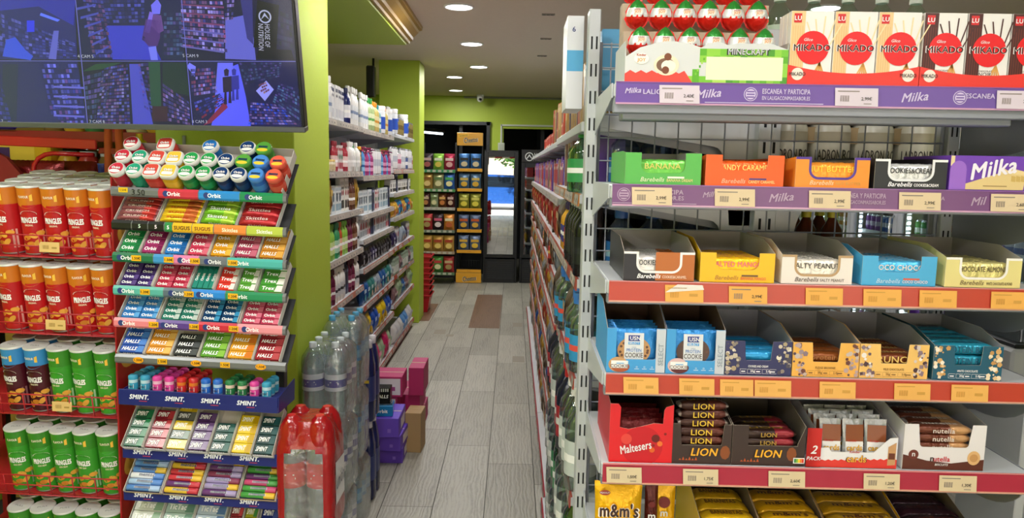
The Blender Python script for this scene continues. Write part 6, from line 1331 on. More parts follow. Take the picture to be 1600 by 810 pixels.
GB = {'r': ('crimson', gbottle('#B82A3A', '#C22F42')), 't': ('teal green', gbottle('#1E9070', '#2A9A7A')), 'R': ('square red', gbottle('#C83A30', '#D04A40', True)), 'Y': ('square yellow', gbottle('#E0B01C', '#E8C040', True)),
      'g': ('green', gbottle('#1E7A3E', '#2A9A50')), 'b': ('blue', gbottle('#1F6AB0', '#2A72C0')), 'n': ('navy', gbottle('#142A54', '#1C3A6E')), 'G': ('leaf green mint', gbottle('#3E8A34', '#58A040', False, True, 'mentos')), 'B': ('bright blue mint', gbottle('#2A68C0', '#4A8AD8', False, True, 'mentos')), 'o': ('coral red mint', gbottle('#C83A28', '#E0604A', False, True, 'mentos'))}
rows = ['rtRYggnnBo', 'rtRYggnGBo', 'r.R..b.nG.']
for j, row in enumerate(rows):
    for i, c in enumerate(row):
        if c == '.': continue
        x = .028 + i * .0522; dx = {2: {0: .008, 2: .008, 5: -.01, 7: .0, 8: -.004}}.get(j, {}).get(i, 0)
        inst(GB[c][1], 'gum_bottle', f'{GB[c][0]} gum bottle, {["front", "middle", "back"][j]} row of the top tier, {ORD[i]} place from left', 'gum bottle', tier(1.517, x + dx, 50, .012) @ T(0, .027 + .0515 * j, .001) @ RZ(random.uniform(-6, 6)), 'gum bottles on the top tier')
q = MB(); q.box(0, .515, 0, .16, -.002, 0, CARD); q.box(0, .515, .158, .16, 0, .035, CARD); q.box(.513, .515, 0, .16, 0, .03, CARD); inst(q.mesh(), 'cardboard_tray', 'pale cardboard tray carrying the gum bottles on the top tier', 'tray', tier(1.517, .003, 50, .012))
q = MB(); q.text('3.50', 0, 0, .017, 0, P('#1A1A1A'), bold=.01); q.rect(-.06, -.032, -.002, .012, .0002, YEL); q.text('3.50€', -.046, .005, .007, -.0002, P('#2A2010'))
inst(q.mesh(), 'handwritten_price', 'handwritten black 3.50 and a small yellow sticker on the grey top bar', 'price sticker', RK @ T(.085, -.0112, 1.515))
# tier 2
M2 = 1.418
def wraps(M, w, L, n, me, desc, grp, step=None, lift=0):
    for r in range(n): inst(me, 'sweet_pack', f'{desc}, {ORD[r]} from front', 'sweet pack', M @ T(w / 2, .006 + (step or (L - .01) / n) * (r + .5), .002 + lift) @ RZ(random.uniform(-2, 2)), grp)
for bi, (x, w, oc, c, c2, tx, tcol, d_, n) in enumerate(((.005, .128, '#2A3A9A', '#8A4A50', '#B8302A', 'CRUNCH', '#E8D8C8', 'clear wrapped red and brown sweet roll', 5), (.138, .122, '#C8A040', '#E8C020', '#C86A30', 'SUGUS', '#C83A20', 'yellow sweet stick with orange end', 5), (.264, .112, '#5A9A2A', '#78B82A', '#A8D040', 'Skittles', '#FFFFFF', 'lime green sweet bag', 3), (.38, .12, '#B8A89A', '#A81E28', '#B82A30', 'Skittles', '#F0D8D0', 'red sweet bag', 3))):
    M = tier(M2, x); inst(ocarton(w, .105, .02, oc, rear=.012), 'open_carton', f'open carton of {d_}s on the second tier', 'carton', M)
    me = wrap_mesh(w * .93, .105 / n - .001, .02 if n == 5 else .024, c, c2, tx, tcol, th=.5); wraps(M, w, .105, n, me, f'{d_} on the second tier', f'{d_}s on the second tier')
# tiers 3-6
T3 = [('green gum', '#2A8A50', '#1E7040'), ('magenta gum', '#A0306A', '#7A2050'), ('blue gum', '#2A7AC8', '#1E5CA0'), ('rose gum', '#C83A5A', '#D86A80'), ('golden gum', '#D8981E', '#E8B848')]
for i, (d_, c, c2) in enumerate(T3): gumbox(2, i, .012 + .0705 * i, .068, 1.322, 1, 4, c, c2, 'Orbit', d_, c, pd=.026, ph=.016)
gumbox(2, 5, .366, .075, 1.322, 1, 4, '#A83A5A', '#C86A80', 'HALLS', 'pink lozenge', '#A83A5A', pd=.026, ph=.018, sh=.25); gumbox(2, 6, .443, .078, 1.322, 1, 4, '#C8842A', '#E0A850', 'HALLS', 'amber lozenge', '#C8842A', pd=.026, ph=.018, sh=.25)
gumbox(3, 0, .01, .108, 1.221, 2, 5, '#3A2468', '#5A4488', 'Orbit', 'violet gum', '#8A80A0'); gumbox(3, 1, .121, .108, 1.221, 2, 5, '#B82848', '#C85068', 'Orbit', 'cherry gum', '#C86A78')
gumbox(3, 2, .232, .074, 1.221, 4, 1, '#2A8A7A', '#1E6A60', 'Orbit', 'upright teal gum', '#3A9A88', vert=True); gumbox(3, 3, .309, .062, 1.221, 1, 4, '#D8382E', '#F0E8E0', 'Trex', 'red and white gum', '#D8382E', pd=.026); gumbox(3, 4, .374, .06, 1.221, 1, 4, '#5AA03A', '#F0F0E8', 'Trex', 'green and white gum', '#5AA03A', pd=.026); gumbox(3, 5, .437, .08, 1.221, 1, 4, '#4A9A3A', '#F0F0E8', 'Trex', 'mint striped gum', '#C83A6A', pd=.026)
for i, (d_, c, c2) in enumerate((('sky blue gum', '#2E78C0', '#5AA0DC'), ('teal gum', '#2A7A6C', '#B8C8C4'), ('deep navy gum', '#12406E', '#3A90C0'), ('raspberry gum', '#B83A58', '#D87088'))): gumbox(4, i, .012 + .125 * i, .12, 1.122, 2, 5, c, c2, 'Orbit', d_, c)
for i, (d_, c, c2, n) in enumerate((('cobalt lozenge', '#1F4CA8', '#4A80D0', 4), ('honey lozenge', '#D8902A', '#E8B860', 4), ('black lozenge', '#2A2C2E', '#4A4E50', 3), ('lime lozenge', '#5A9A2E', '#8AC048', 4), ('golden lozenge', '#E0A028', '#D87A28', 4), ('burgundy lozenge', '#9A2430', '#B84A50', 4))): gumbox(5, i, .006 + .0845 * i, .082, 1.01, 1, n, c, c2, 'HALLS', d_, '#B8B4AE', pd=.025, ph=.018, sh=.25)
# mint tubes on the flat tray
def mtube(c, body, txt='SMINT'):
    q = MB(); q.lathe([(.0125, 0), (.014, .003), (.014, .036)], P(body, .2), 14); q.lathe([(.0143, .006), (.0143, .026)], P(c, .3), 14, cap=False); q.curved([(-.008, .009), (.008, .009), (.008, .022), (-.008, .022)], .0147, P('#E8E4E8')); q.textc(txt, .015, .0155, .006, P('#2A2A4A'), w=.014, bold=.05)
    l = MB(); l.lathe([(.0145, .036), (.0148, .04), (.0142, .047), (.009, .051)], P(c, .15), 14); return [('tube_body', q.mesh()), ('cap', l.mesh())]
TB = [('turquoise', mtube('#3A9CC0', '#B8D8E4')), ('pink', mtube('#D8409A', '#E8B8D0')), ('red', mtube('#C8282E', '#D8782A')), ('blue', mtube('#2A6AC8', '#A8C8E8')), ('green', mtube('#2A7A48', '#E0C8B8'))]
seq = [(0, 4), (0, 4), (1, 4), (1, 4), (2, 4), (2, 4), (3, 1), (3, 1), (4, 3), (4, 3), (1, 2), (0, 3)]
for i, (c, n) in enumerate(seq):
    for j in range(n): inst(TB[c][1], 'mint_tube', f'{TB[c][0]} capped mint tube, {ORD[i]} column from left, {["front", "second", "third", "rear"][j]} row', 'mint tube', RK @ T(.034 + .0385 * i + .0, .03 + .031 * j, .896), 'mint tubes on the navy tray')
# boxes of mints
for i, (d_, c, c2, n, cards) in enumerate((('dark green mint', '#1E5A40', '#2A7A50', 4, None), ('red and maroon mint', '#8A2030', '#B83A40', 4, None), ('yellow and green mint', '#E0C02A', '#B89A20', 5, [('#E0C02A', '#C8A820'), ('#2E4A34', '#4A6A50'), ('#E0C02A', '#C8A820'), ('#4A4A48', '#6A6A60')]), ('purple mint', '#4A2A60', '#6A4A80', 4, None), ('slate green mint', '#1E4A44', '#2A6058', 3, None), ('bright yellow mint', '#E6C61E', '#C8A010', 4, None), ('dark teal mint', '#1C3E40', '#2A5458', 4, None))):
    gumbox(7, i, .014 + .0685 * i, .066, .71, 1, n, c, c2, 'SMINT', d_, '#DEDCE2', L=.155, pd=.031, ph=.022, sh=.25, ns='mint_box', cat='mint box', cards=cards, dd=.03)
q = None
for i, (d_, c, c2) in enumerate((('light blue mint roll', '#5A8AD0', '#A8C4E8'), ('rainbow fruit roll', '#C83A48', '#E8C040'), ('lilac fruit roll', '#A89AC8', '#8A3A5A'), ('green and pink fruit roll', '#4A9A4A', '#C84A7A'))):
    x = .014 + .122 * i; M = tier(.568, x); inst(ocarton(.118, .125, .02, '#B8A078'), 'open_carton', f'open carton of {d_}s on the eighth tier', 'carton', M)
    for r in range(6):
        q = MB(); alt = [(c, c2), (c2, c), ('#E8E8F0' if i == 0 else '#6A3A78', c), (c, '#E8C040')][(r + i) % 4]; q.X = RY(90)
        q.lathe([(.006, -.054), (.0095, -.052), (.0095, -.02), (.0095, .02), (.0095, .052), (.006, .054)], [foil(alt[1]), P(alt[0], .25), P(alt[0], .25), P(alt[1], .25), foil(alt[1])], 12)
        q.X = Matrix(); q.textz('mentos', 0, 0, .009, .0098, P('#F2F2F6'), w=.052, bold=.16); q.textz('mentos', 0, 0, .009, .0102, P('#141E4A'), w=.05, bold=.08)
        inst(q.mesh(), 'mint_roll', f'{d_}, {ORD[r]} from front, {ORD[i]} carton of the eighth tier', 'mint roll', M @ T(.059, .014 + .0195 * r, .0108 + .002), f'{d_}s on the eighth tier')
for i, (d_, c, c2, x, w, tx) in enumerate((('white sachet', '#D8DCD8', '#8AA890', .014, .1, 'TicTac'), ('pale green sachet', '#A8C0B8', '#6A9080', .117, .1, 'TicTac'), ('blue striped sachet', '#B8C8DC', '#5A7AA8', .22, .1, 'TicTac'), ('dark red mint', '#8A2A34', '#C84A50', .33, .045, 'SMINT'), ('olive mint', '#A8A82A', '#4A8A4A', .377, .045, 'SMINT'), ('navy mint', '#1E2A78', '#4A5AA8', .43, .06, 'SMINT'))):
    gumbox(8, i, x, w, .425, 1, 3, c, c2, tx, d_, '#CFCBC4', L=.12, pd=.036, ph=.018)

# ================================================================== tube crisps stand
CR = T(-1.262, 2.28, 0) @ RY(1.0) @ RZ(-2)      # local x from 0 to the left (negative)
def tubecan(top, body, band, sub, chip='#E8A840'):
    q = MB(); r = .0365; h = .215; B = P(body, .22); A = P(top, .22)
    q.lathe([(r, 0), (r, h * .74), (r, h * .76), (r, h - .003)], [B, A, A], 28); q.lathe([(r + .0006, .001), (r + .0006, .005)], mat('#B8BABC', .3, .8), 28, cap=False)
    # wavy top edge, brand lettering, crisps picture (the mascot is left out)
    q.curved([(-.03 + .006 * k, h * .755) for k in range(11)][::1] + [(.03 - .006 * k, h * .74 - .010 * math.sin(PI * k / 10)) for k in range(11)], r + .0005, A)
    q.textc('PRINGLES', r + .0009, h * .52, .019, P('#F6F0E6'), w=.05, bold=.12); q.textc('PRINGLES', r + .0013, h * .52, .018, P('#FFFFFF'), w=.047, bold=.04)
    q.curved([(.026 * math.cos(PI * i / 10), h * .6 + .013 * math.sin(PI * i / 10)) for i in range(11)], r + .0008, P('#F2EDE4')); q.curved([(.02 * math.cos(PI * i / 8), h * .604 + .008 * math.sin(PI * i / 8)) for i in range(9)], r + .0011, P(body, .3))
    q.textc(sub, r + .0008, h * .445, .006, P('#F6E8C8'), w=.024, bold=.05); q.textc('FLAVOUR', r + .0008, h * .86, .008, P('#FFF2D8'), w=.03, ang=-.15, bold=.05); q.curved([(.012, h * .8), (.02, h * .8), (.02, h * .9), (.012, h * .88)], r + .0006, P('#F0C040'))
    for k, (x, z, a) in enumerate(((-.012, .055, .3), (.008, .062, -.4), (-.002, .036, .1), (.018, .04, .8), (-.02, .026, -.6), (.03, .07, 0))):
        q.curved([(x + .013 * math.cos(t * PI / 7) * math.cos(a) - .008 * math.sin(t * PI / 7) * math.sin(a), z + .013 * math.cos(t * PI / 7) * math.sin(a) + .008 * math.sin(t * PI / 7) * math.cos(a)) for t in range(14)], r + .0006 + .0002 * k, P(chip if k % 2 else '#D8862A'))
    q.curved([(.034, .02), (.05, .02), (.05, .08), (.034, .08)], r + .0006, P(band))
    l = MB(); FO = mat('#DADCDA', .35, .25)
    l.lathe([(r + .001, h - .003), (r + .0014, h + .001), (r, h + .003)], FO, 28, cap=False); l.lathe([(r * .96, h + .0), (r * .955, h + .0022)], FO, 28)
    l.lathe([(r, h + .003), (r * .96, h + .0022)], FO, 28, cap=False)
    l.textz('PULL', 0, -.004, .007, h + .0026, P('#8A8C8A'), w=.03)
    return [('can_body', q.mesh()), ('foil_lid', l.mesh(), 'silver foil lid')]
KC = {'r': ('orange topped red', tubecan('#CC7420', '#B81C20', '#D89A90', 'ORIGINAL')), 'm': ('blue topped maroon', tubecan('#3A8AC8', '#4A1420', '#8A5A60', 'TEXAS BBQ')), 'g': ('green', tubecan('#3E8A2A', '#3E9A2E', '#A8C8A0', 'SOUR CREAM')), 'p': ('pale topped green', tubecan('#7AA83A', '#3E9A2E', '#A8C8A0', 'SOUR CREAM'))}
pn = []
PR = mat('#A81C22', .35); RW_ = P('#B0202A', .3)
q = MB(); q.box(.008, .014, -.03, .44, 0, 1.555, PR, .002)
def chip_on_side(y, z, ry, rz, c, a):
    q.add([(.0146, y + ry * math.cos(t * PI / 10) * math.cos(a) - rz * math.sin(t * PI / 10) * math.sin(a), z + ry * math.cos(t * PI / 10) * math.sin(a) + rz * math.sin(t * PI / 10) * math.cos(a)) for t in range(20)], [tuple(range(20))], c)
for k, z in enumerate((1.4, 1.18, 1.0, .84, .64, .4)): chip_on_side(.06 + .03 * (k % 2), z, .075, .045, P('#D8A040'), .5 * (-1) ** k); chip_on_side(.065 + .03 * (k % 2), z + .004, .06, .033, P('#E8BC60'), .5 * (-1) ** k)
pn.append(('side_panel', q.mesh(), 'red side panel printed with crisps'))
q = MB(); q.box(-.62, .008, .4, .41, 0, 1.5, P('#8A1A20')); pn.append(('back_panel', q.mesh()))
TZ = [1.3, 1.055, .79, .52, .25]
for z in TZ:
    q = MB(); q.box(-.62, .006, 0, .36, -.006, -.001, RW_, .001)
    for x in range(9): q.tube([(-.6 + .075 * x, -.012, -.004), (-.6 + .075 * x, -.014, .07)], .0022, RW_, 5)
    for zz_ in (.0, .035, .07): q.tube([(-.62, -.013, zz_), (.004, -.013, zz_)], .0024, RW_, 5)
    pn.append(('wire_shelf', q.mesh(), None, [], T(0, 0, z) @ RX(9)))
q = MB(); q.prism([(.02, 1.62), (.02, 1.66), (-.01, 1.665), (-.01, 1.62)], 'x', -.7, .0, RW_) ; 
for k in range(3):
    t_ = MB(); t_.box(-.032, .032, -.002, 0, 0, .032, P('#DDB878'), .0005)
    for m_ in range(8): t_.rect(-.02 + .0025 * m_, -.0188 + .0025 * m_, .01, .022, -.0025, P('#A88848'))
    t_.rect(.008, .024, .012, .017, -.0025, P('#A88848')); pn.append(('price_tag', t_.mesh(), None, [], T(-.195 + .01 * k, -.02, [1.315, 1.07, .805][k])))
inst(pn, 'crisps_stand', 'red wire stand of tube crisps with printed side panel at the far left', 'display stand', CR)
for ti, z in enumerate(TZ):
    for r in range(4):
        for i in range(5 if ti else 5):
            if ti < 2: t_ = 'r'
            elif ti == 2: t_ = 'm' if i >= 3 and r == 0 or (i >= 4 and r) or (i == 3 and r == 1) else 'g'
            elif ti == 3: t_ = 'g'
            else: t_ = 'g' if (i, r) != (0, 1) else 'r'
            x = -.043 - .0755 * i - (.0 if r % 2 == 0 else -.0)
            inst(KC[t_][1], 'crisps_can', f'{KC[t_][0]} tube crisps can, {["top", "second", "third", "fourth", "bottom"][ti]} shelf, {["front", "second", "third", "rear"][r]} row, {ORD[i]} from the side panel', 'crisps can',
                 CR @ T(0, 0, z) @ RX(9) @ T(x - (.012 * r if r else 0), .04 + .0765 * r, .0005) @ RZ(random.uniform(-25, 25)), 'tube crisps cans in the red stand')

# ---- behind the stand: red rails, price banners, sweets shelves
def thing1(build, name, label, cat, M, g=None): q = MB(); build(q); return inst(q.mesh(), name, label, cat, M, g)
def rail(q):
    q.box(-.95, 0, 0, .012, -.018, .018, mat('#B81E22', .3), .003); q.box(-.0, .17, .015, .027, -.032, -.01, mat('#8A1418', .3), .002)
    for x in (-.03, .01): q.lathe([(.004, 0), (.003, .003)], P('#D8D8D8'), 8, c=(x, -.004, -.02))
    q.tube([(-.245, .02, -.18), (-.245, .02, -.12), (-.24, .02, -.085), (-.225, .02, -.06), (-.2, .02, -.045), (-.17, .02, -.038), (-.02, .02, -.038)], .0085, mat('#B81E22', .25), 8)
thing1(rail, 'red_header_rail', 'red metal header rail with a curved tube under it above the tube crisps', 'rail', T(-1.53, 2.72, 1.662) @ RY(1.5))
q = MB()
for x, c in ((-1.95, '#C89A28'),): pass
SH = T(-2.35, 3.0, 0)
psh = []
q = MB(); q.box(0, .95, .35, .37, 0, 2.0, P('#A88A3A')); psh.append(('back_panel', q.mesh()))
for z in (1.2, 1.5, 1.72):
    q = MB(); q.box(0, .95, 0, .35, z - .02, z, P('#B8BABC'), .002); rl = MB(); rl.box(0, .95, -.008, 0, z - .04, z + .0, P('#A02A2A'), .001); psh.append(('shelf', q.mesh(), None, [('price_rail', rl.mesh())]))
inst(psh, 'sweets_shelving', 'shelving with yellow back behind the tube crisps under the screen', 'shelving', SH)
thing1(lambda q: (q.box(0, .36, 0, .1, 0, .2, P('#E0B41E'), .01), q.rect(.04, .3, .05, .16, -.0005, P('#F0CE48')), q.rect(.02, .2, .1, .15, -.0008, P('#4A2A6A'))), 'display_box', 'large yellow display box behind the red rail', 'box', SH @ T(.1, .02, 1.502))
thing1(lambda q: (q.box(0, .34, 0, .02, 0, .1, P('#3A1E6A'), .008), q.rect(.0, .32, .06, .08, -.0005, P('#E8E0F0')), q.text('96', .17, .045, .03, -.001, WH, bold=.05), q.box(.34, .38, 0, .02, .01, .11, YEL, .008)), 'price_banner', 'purple, white and yellow banner just above the red rail', 'banner', SH @ T(.02, -.03, 1.721))
bagb = bag_mesh(.13, .16, .05, '#8A1E22', (lambda q, w, h, y: (q.disc(0, h * .55, w * .34, y, P('#E0B030'), 16, rz=h * .14), q.text('Lays', 0, h * .55, .016, y - .001, P('#A8281E'), bold=.06), q.disc(0, h * .28, w * .2, y, P('#D8682A'), 10)))).mesh()
for i in range(4): inst(bagb, 'snack_bag', f'red snack bag with yellow badge behind the curved red tube, {ORD[i]} from left', 'snack bag', T(-1.98 + .1 * i - .0, 2.83 + .04 * (i % 2), 1.4415 + 0 * i), 'red snack bags behind the red tube')
thing1(lambda q: (q.box(0, .5, 0, .16, 0, .03, P('#3A3A3A'), .002), q.box(.02, .05, .05, .08, -1.41, 0, P('#3A3A3A')), q.box(.45, .48, .05, .08, -1.41, 0, P('#3A3A3A'))), 'low_stand', 'dark stand under the red snack bags', 'stand', T(-2.06, 2.785, 1.41))
cup = (lambda q: (q.lathe([(.017, 0), (.02, .06)], P('#1A2C86', .2), 16), q.lathe([(.0205, .058), (.0205, .062)], P('#3A50B8'), 16), q.mesh())[-1])(MB())
for i in range(5): inst(cup, 'plastic_cup', f'dark blue cup behind the silver can lids, {ORD[i]} from left', 'cup', T(-1.545 + .036 * i, 2.79, 1.532), 'dark blue cups')
thing1(lambda q: (q.box(0, .3, 0, .1, 0, .02, P('#5A5A60'), .002), q.box(.02, .04, .04, .06, -1.51, 0, P('#5A5A60')), q.box(.26, .28, .04, .06, -1.51, 0, P('#5A5A60'))), 'low_stand', 'slim stand under the dark blue cups', 'stand', T(-1.58, 2.74, 1.511))
thing1(lambda q: (q.lathe([(.03, 0), (.032, .1), (.025, .12), (.012, .13), (.012, .15)], P('#E8C81E', .2), 16), q.lathe([(.0325, .03), (.0325, .08)], P('#D83A20'), 16, cap=False)), 'yellow_bottle', 'yellow bottle with red label behind the red rail end', 'bottle', T(-1.44, 2.86, 1.56))
thing1(lambda q: (q.box(-.05, .12, 0, .1, 0, .02, P('#8A8A8A')), q.box(-.04, -.02, .04, .06, -1.54, 0, P('#8A8A8A')), q.box(.1, .12, .04, .06, -1.54, 0, P('#8A8A8A'))), 'low_stand', 'grey stand carrying the yellow bottle', 'stand', T(-1.46, 2.83, 1.54))
def aleg(q):
    q.tube([(0, 0, 0), (.07, 0, 1.8)], .014, mat('#B8562A', .4), 8); q.tube([(.12, 0, 0), (.105, 0, 1.8)], .014, mat('#B8562A', .4), 8); q.tube([(.03, 0, .6), (.11, 0, .6)], .01, mat('#B8562A', .4), 8)
thing1(aleg, 'trestle_ladder', 'orange brown metal legs standing behind the sweets rack', 'ladder', T(-1.56, 2.74, 0) )
thing1(lambda q: (q.prism([(0, 0), (.24, 0), (.25, .1), (.2, .16), (.14, .19), (.1, .17), (.05, .19), (0, .15)], 'y', 0, .02, P('#84101A', .5))), 'red_header_board', 'dark red scalloped header board at the far left edge', 'board', T(-2.09, 2.76, 1.45))
thing1(lambda q: (q.box(0, .24, 0, .02, 0, .02, P('#8A141C')), q.box(.1, .12, 0, .02, -1.44, 0, P('#8A141C'))), 'header_post', 'thin red post under the scalloped header board', 'post', T(-2.09, 2.76, 1.43))
jr = {c: (lambda q: (q.lathe([(.035, 0), (.04, .01), (.04, .1), (.03, .12)], P(c), 14), q.lathe([(.032, .12), (.032, .14)], P('#E0E0E0'), 14), q.mesh())[-1])(MB()) for c in ('#D8A82A', '#8A6A30', '#4A8A4A', '#C83A30', '#E8D8A8')}
for lv_, z in enumerate((1.501, 1.721)):
    for i, c in enumerate(['#8A6A30', '#D8A82A', '#4A8A4A', '#C83A30', '#E8D8A8', '#D8A82A'] if lv_ else ['#D8A82A', '#C83A30', '#8A6A30', '#D8A82A', '#4A8A4A']):
        inst(jr[c], 'sweets_jar', f'small coloured jar on the {"upper" if lv_ else "middle"} shelf behind the red rail, {ORD[i]} from left', 'jar', SH @ T(.5 + .085 * i - (.05 if lv_ else 0), .08, z), 'jars behind the red rail') if .5 + .085 * i < .98 else None
# metal clip on the pillar above the rack
thing1(lambda q: (q.box(0, .012, -.006, 0, 0, .045, mat('#8A8C90', .3, .8), .002), q.box(0, .006, -.018, -.006, .0, .01, mat('#8A8C90', .3, .8), .001)), 'metal_hook', 'small metal hook on the green pillar above the gum bottles', 'hook', T(-1.255, 2.818, 1.66))

# ================================================================== water packs, cola pack, detergent and cartons on the floor
FILM = mat('#F2F8FA', .12, kind='film', spec=1.1, bump=.8, scale=28)
def wbottle(r, h, cap, lab, lab2, tint='#EAF4F8'):
    q = MB(); F_ = mat(tint, .06, kind='film', spec=1.2)
    pr = [(r * .85, 0), (r, .012)]
    for k in range(5): pr += [(r * .97, h * (.1 + .06 * k)), (r, h * (.13 + .06 * k))]
    pr += [(r, h * .62), (r * .96, h * .7), (r * .75, h * .8), (r * .42, h * .9), (r * .3, h * .93)]
    q.lathe(pr, F_, 16)
    q.lathe([(r * 1.01, h * .38), (r * 1.01, h * .6)], P(lab, .3), 16, cap=False); q.lathe([(r * 1.015, h * .43), (r * 1.015, h * .53)], P(lab2, .3), 16, cap=False); q.curved([(-r * .5, h * .46), (r * .5, h * .46), (r * .5, h * .475), (-r * .5, h * .475)], r * 1.03, P('#EEF2F8')); q.curved([(-r * .3, h * .495), (r * .4, h * .495), (r * .4, h * .505), (-r * .3, h * .505)], r * 1.03, P('#EEF2F8'))
    c = MB(); c.lathe([(r * .33, h * .93), (r * .35, h * .935), (r * .35, h * .99), (r * .3, h)], P(cap, .3), 12); return q.mesh(), c.mesh()
def shrink(w, d, h, m, top=.8, open_=None):
    """rounded shrink wrap skin over a pack"""
    q = MB()
    def fn(u, v):
        a = 2 * PI * u; ca, sa = math.cos(a), math.sin(a); k = (abs(ca) ** 6 + abs(sa) ** 6) ** (-1 / 6)
        z = h * v; s_ = 1 if v < top else 1 - .5 * ((v - top) / (1 - top)) ** 2
        wv = 1 + .012 * math.sin(a * 6 + v * 14)
        return (w / 2 + w / 2 * ca * k * s_ * wv, d / 2 + d / 2 * sa * k * s_ * wv, z)
    q.grid(fn, 36, 12, m); q.add([fn(i / 36, 1) for i in range(36)], [tuple(range(36))], m); return q
def pack(label, M, nx, ny, r, h, cap, lab, lab2, film=None, tint='#D4E6EA', group='shrink wrapped water packs'):
    tint = '#EAF4F8'
    bm_, cm_ = wbottle(r, h, cap, lab, lab2, tint); ps = []
    for i in range(nx):
        for j in range(ny): ps.append(('bottle', bm_, None, [('cap', cm_)], T(r * 1.05 + 2.04 * r * i, r * 1.05 + 2.04 * r * j, .001)))
    ps.append(('shrink_film', shrink(2.04 * r * nx + .004, 2.04 * r * ny + .004, h * .985, film or FILM).mesh())); inst(ps, 'bottle_pack', label, 'bottle pack', M, group)
for k in range(3):
    pack(f'film pack of water bottles with violet and white labels, {["bottom", "middle", "top"][k]} of its stack', T(-.815, 2.76, .002 + .308 * k) @ RZ([1, -1, 0][k]), 2, 3, .043, .3, '#C8D4DC', '#E8E6F0', '#5A58A8')
    pack(f'film pack of water bottles with sky blue labels, {["bottom", "middle", "top"][k]} of the rear stack', T(-.815, 3.08, .002 + .322 * k) @ RZ([-1, 1, 0][k]), 2, 3, .041, .314, '#58A8D8', '#4A9AD0', '#88C0E0')
# cola packs in red film
REDF = mat('#A81218', .15, kind='tint', bump=.5, scale=25, coat=.5)
for k in range(2):
    bm_, cm_ = wbottle(.043, .36, '#C82020', '#C8202A', '#D83840', '#F0F2F8'); ps = []
    for i in range(2):
        for j in range(2): ps.append(('bottle', bm_, None, [('cap', cm_)], T(.045 + .088 * i, .045 + .088 * j, .001)))
    w_, d_, h_ = .182, .184, .37
    q = MB(); m_ = REDF
    def fn(u, v, w_=w_, d_=d_, h_=h_):
        a = 2 * PI * u; ca, sa = math.cos(a), math.sin(a); kk = (abs(ca) ** 7 + abs(sa) ** 7) ** (-1 / 7); s_ = 1 if v < .72 else 1 - .3 * ((v - .72) / .28) ** 1.6; s_ *= 1 + .01 * math.sin(9 * a + 17 * v)
        return (w_ / 2 + w_ / 2 * ca * kk * s_, d_ / 2 + d_ / 2 * sa * kk * s_, h_ * v * .93)
    def hole(u, v):      # film window on the front (-y) face
        du = abs(((u - .75 + .5) % 1) - .5); return (du < .095 and .05 < v < .72) or (du < .07 and v < .78 and v > .05)
    q.grid(fn, 64, 26, lambda u, v: FILM if hole(u, v) else m_); q.add([fn(i / 64, 1) for i in range(64)], [tuple(range(64))], m_)
    for cx, cy in ((.047, .047), (.135, .047), (.047, .135), (.135, .135)): q.lathe([(.045, h_ * .74), (.043, h_ * .83), (.036, h_ * .9), (.025, h_ * .945), (.019, h_ * .96), (.016, h_ * .975)], m_, 16, c=(cx, cy, 0))
    V, F, asp = textgeo('unión', .1, .15); q.add([(w_ + .0015, d_ * .55 + a * .13, h_ * .42 + b_ * .05) for a, b_ in V], F, P('#E8E4E4')); q.add([(w_ + .001, .035, .07), (w_ + .001, .15, .07), (w_ + .001, .15, .2), (w_ + .001, .035, .21)], [(0, 1, 2, 3)], P('#D8D8DC')); V, F, asp = textgeo('unión', .1, .15); q.add([(w_ + .0022, d_ * .5 + a * .1, .14 + b_ * .045) for a, b_ in V], F, P('#1E2A5A'))
    ps.append(('red_film', q.mesh(), 'red printed film with a clear window'))
    inst(ps, 'soda_pack', f'pack of clear soda bottles in glossy red film, {["lower", "upper"][k]} one beside the sweets rack', 'bottle pack', T(-.722, 2.17, .09 + .379 * k) @ RZ([1, 0][k]), 'red film soda packs')
thing1(lambda q: (q.box(0, .19, 0, .19, 0, .087, P('#7A5A3A', .7), .003), q.box(.02, .17, -.001, 0, .02, .06, P('#8A6A48'))), 'cardboard_box', 'brown cardboard box under the red soda packs', 'box', T(-.724, 2.165, .0))
# navy detergent bottles
def jug(q):
    q.lathe([(.028, 0), (.032, .01), (.032, .2), (.03, .27), (.02, .33), (.014, .35)], P('#161E50', .2), 16, sy=1.5, sq=3); q.lathe([(.0325, .1), (.0325, .22)], P('#2A3470', .3), 16, sy=1.5, sq=3, cap=False); q.box(-.012, .012, -.0495, -.049, .19, .205, P('#D8B83A')); 
def mkjug():
    q = MB(); jug(q); c = MB(); c.lathe([(.014, .35), (.018, .352), (.018, .385), (.014, .39)], P('#D8D4E0'), 12); return [('bottle_body', q.mesh()), ('cap', c.mesh())]
jg = mkjug()
for k in range(2):
    for j in range(2): inst(jg, 'detergent_bottle', f'navy blue detergent bottle with pale cap, {["lower", "upper"][k]} level, {["near", "far"][j]} one by the water packs', 'detergent bottle', T(-.675 + .0 * k, 3.42 + .1 * j, .003 + .392 * k), 'navy detergent bottles')
def sbox(w, d, h, c, top=None, dec=None):
    def f(q):
        q.box(0, w, 0, d, 0, h, P(c, .6), .002, top=P(top, .6) if top else None); q.box(w * .02, w * .98, d * .48, d * .52, h, h + .0008, P('#C8B898' if c != '#A88A60' else '#B89A70', .3))
        if dec: dec(q, w, d, h)
    return f
def side_label(q, w, d, h): q.add([(w + .0005, d * .3, h * .2), (w + .0005, d * .85, h * .2), (w + .0005, d * .85, h * .75), (w + .0005, d * .3, h * .75)], [(0, 1, 2, 3)], P('#D8D4DC')); q.rect(w * .6, w * .72, h * .25, h * .45, -.0005, P('#8A68D0'))
thing1(sbox(.135, .22, .085, '#5A36B0', dec=side_label), 'shipping_carton', 'low purple carton, bottom of the purple pile on the floor', 'carton', T(-.71, 3.84, 0), 'purple cartons')
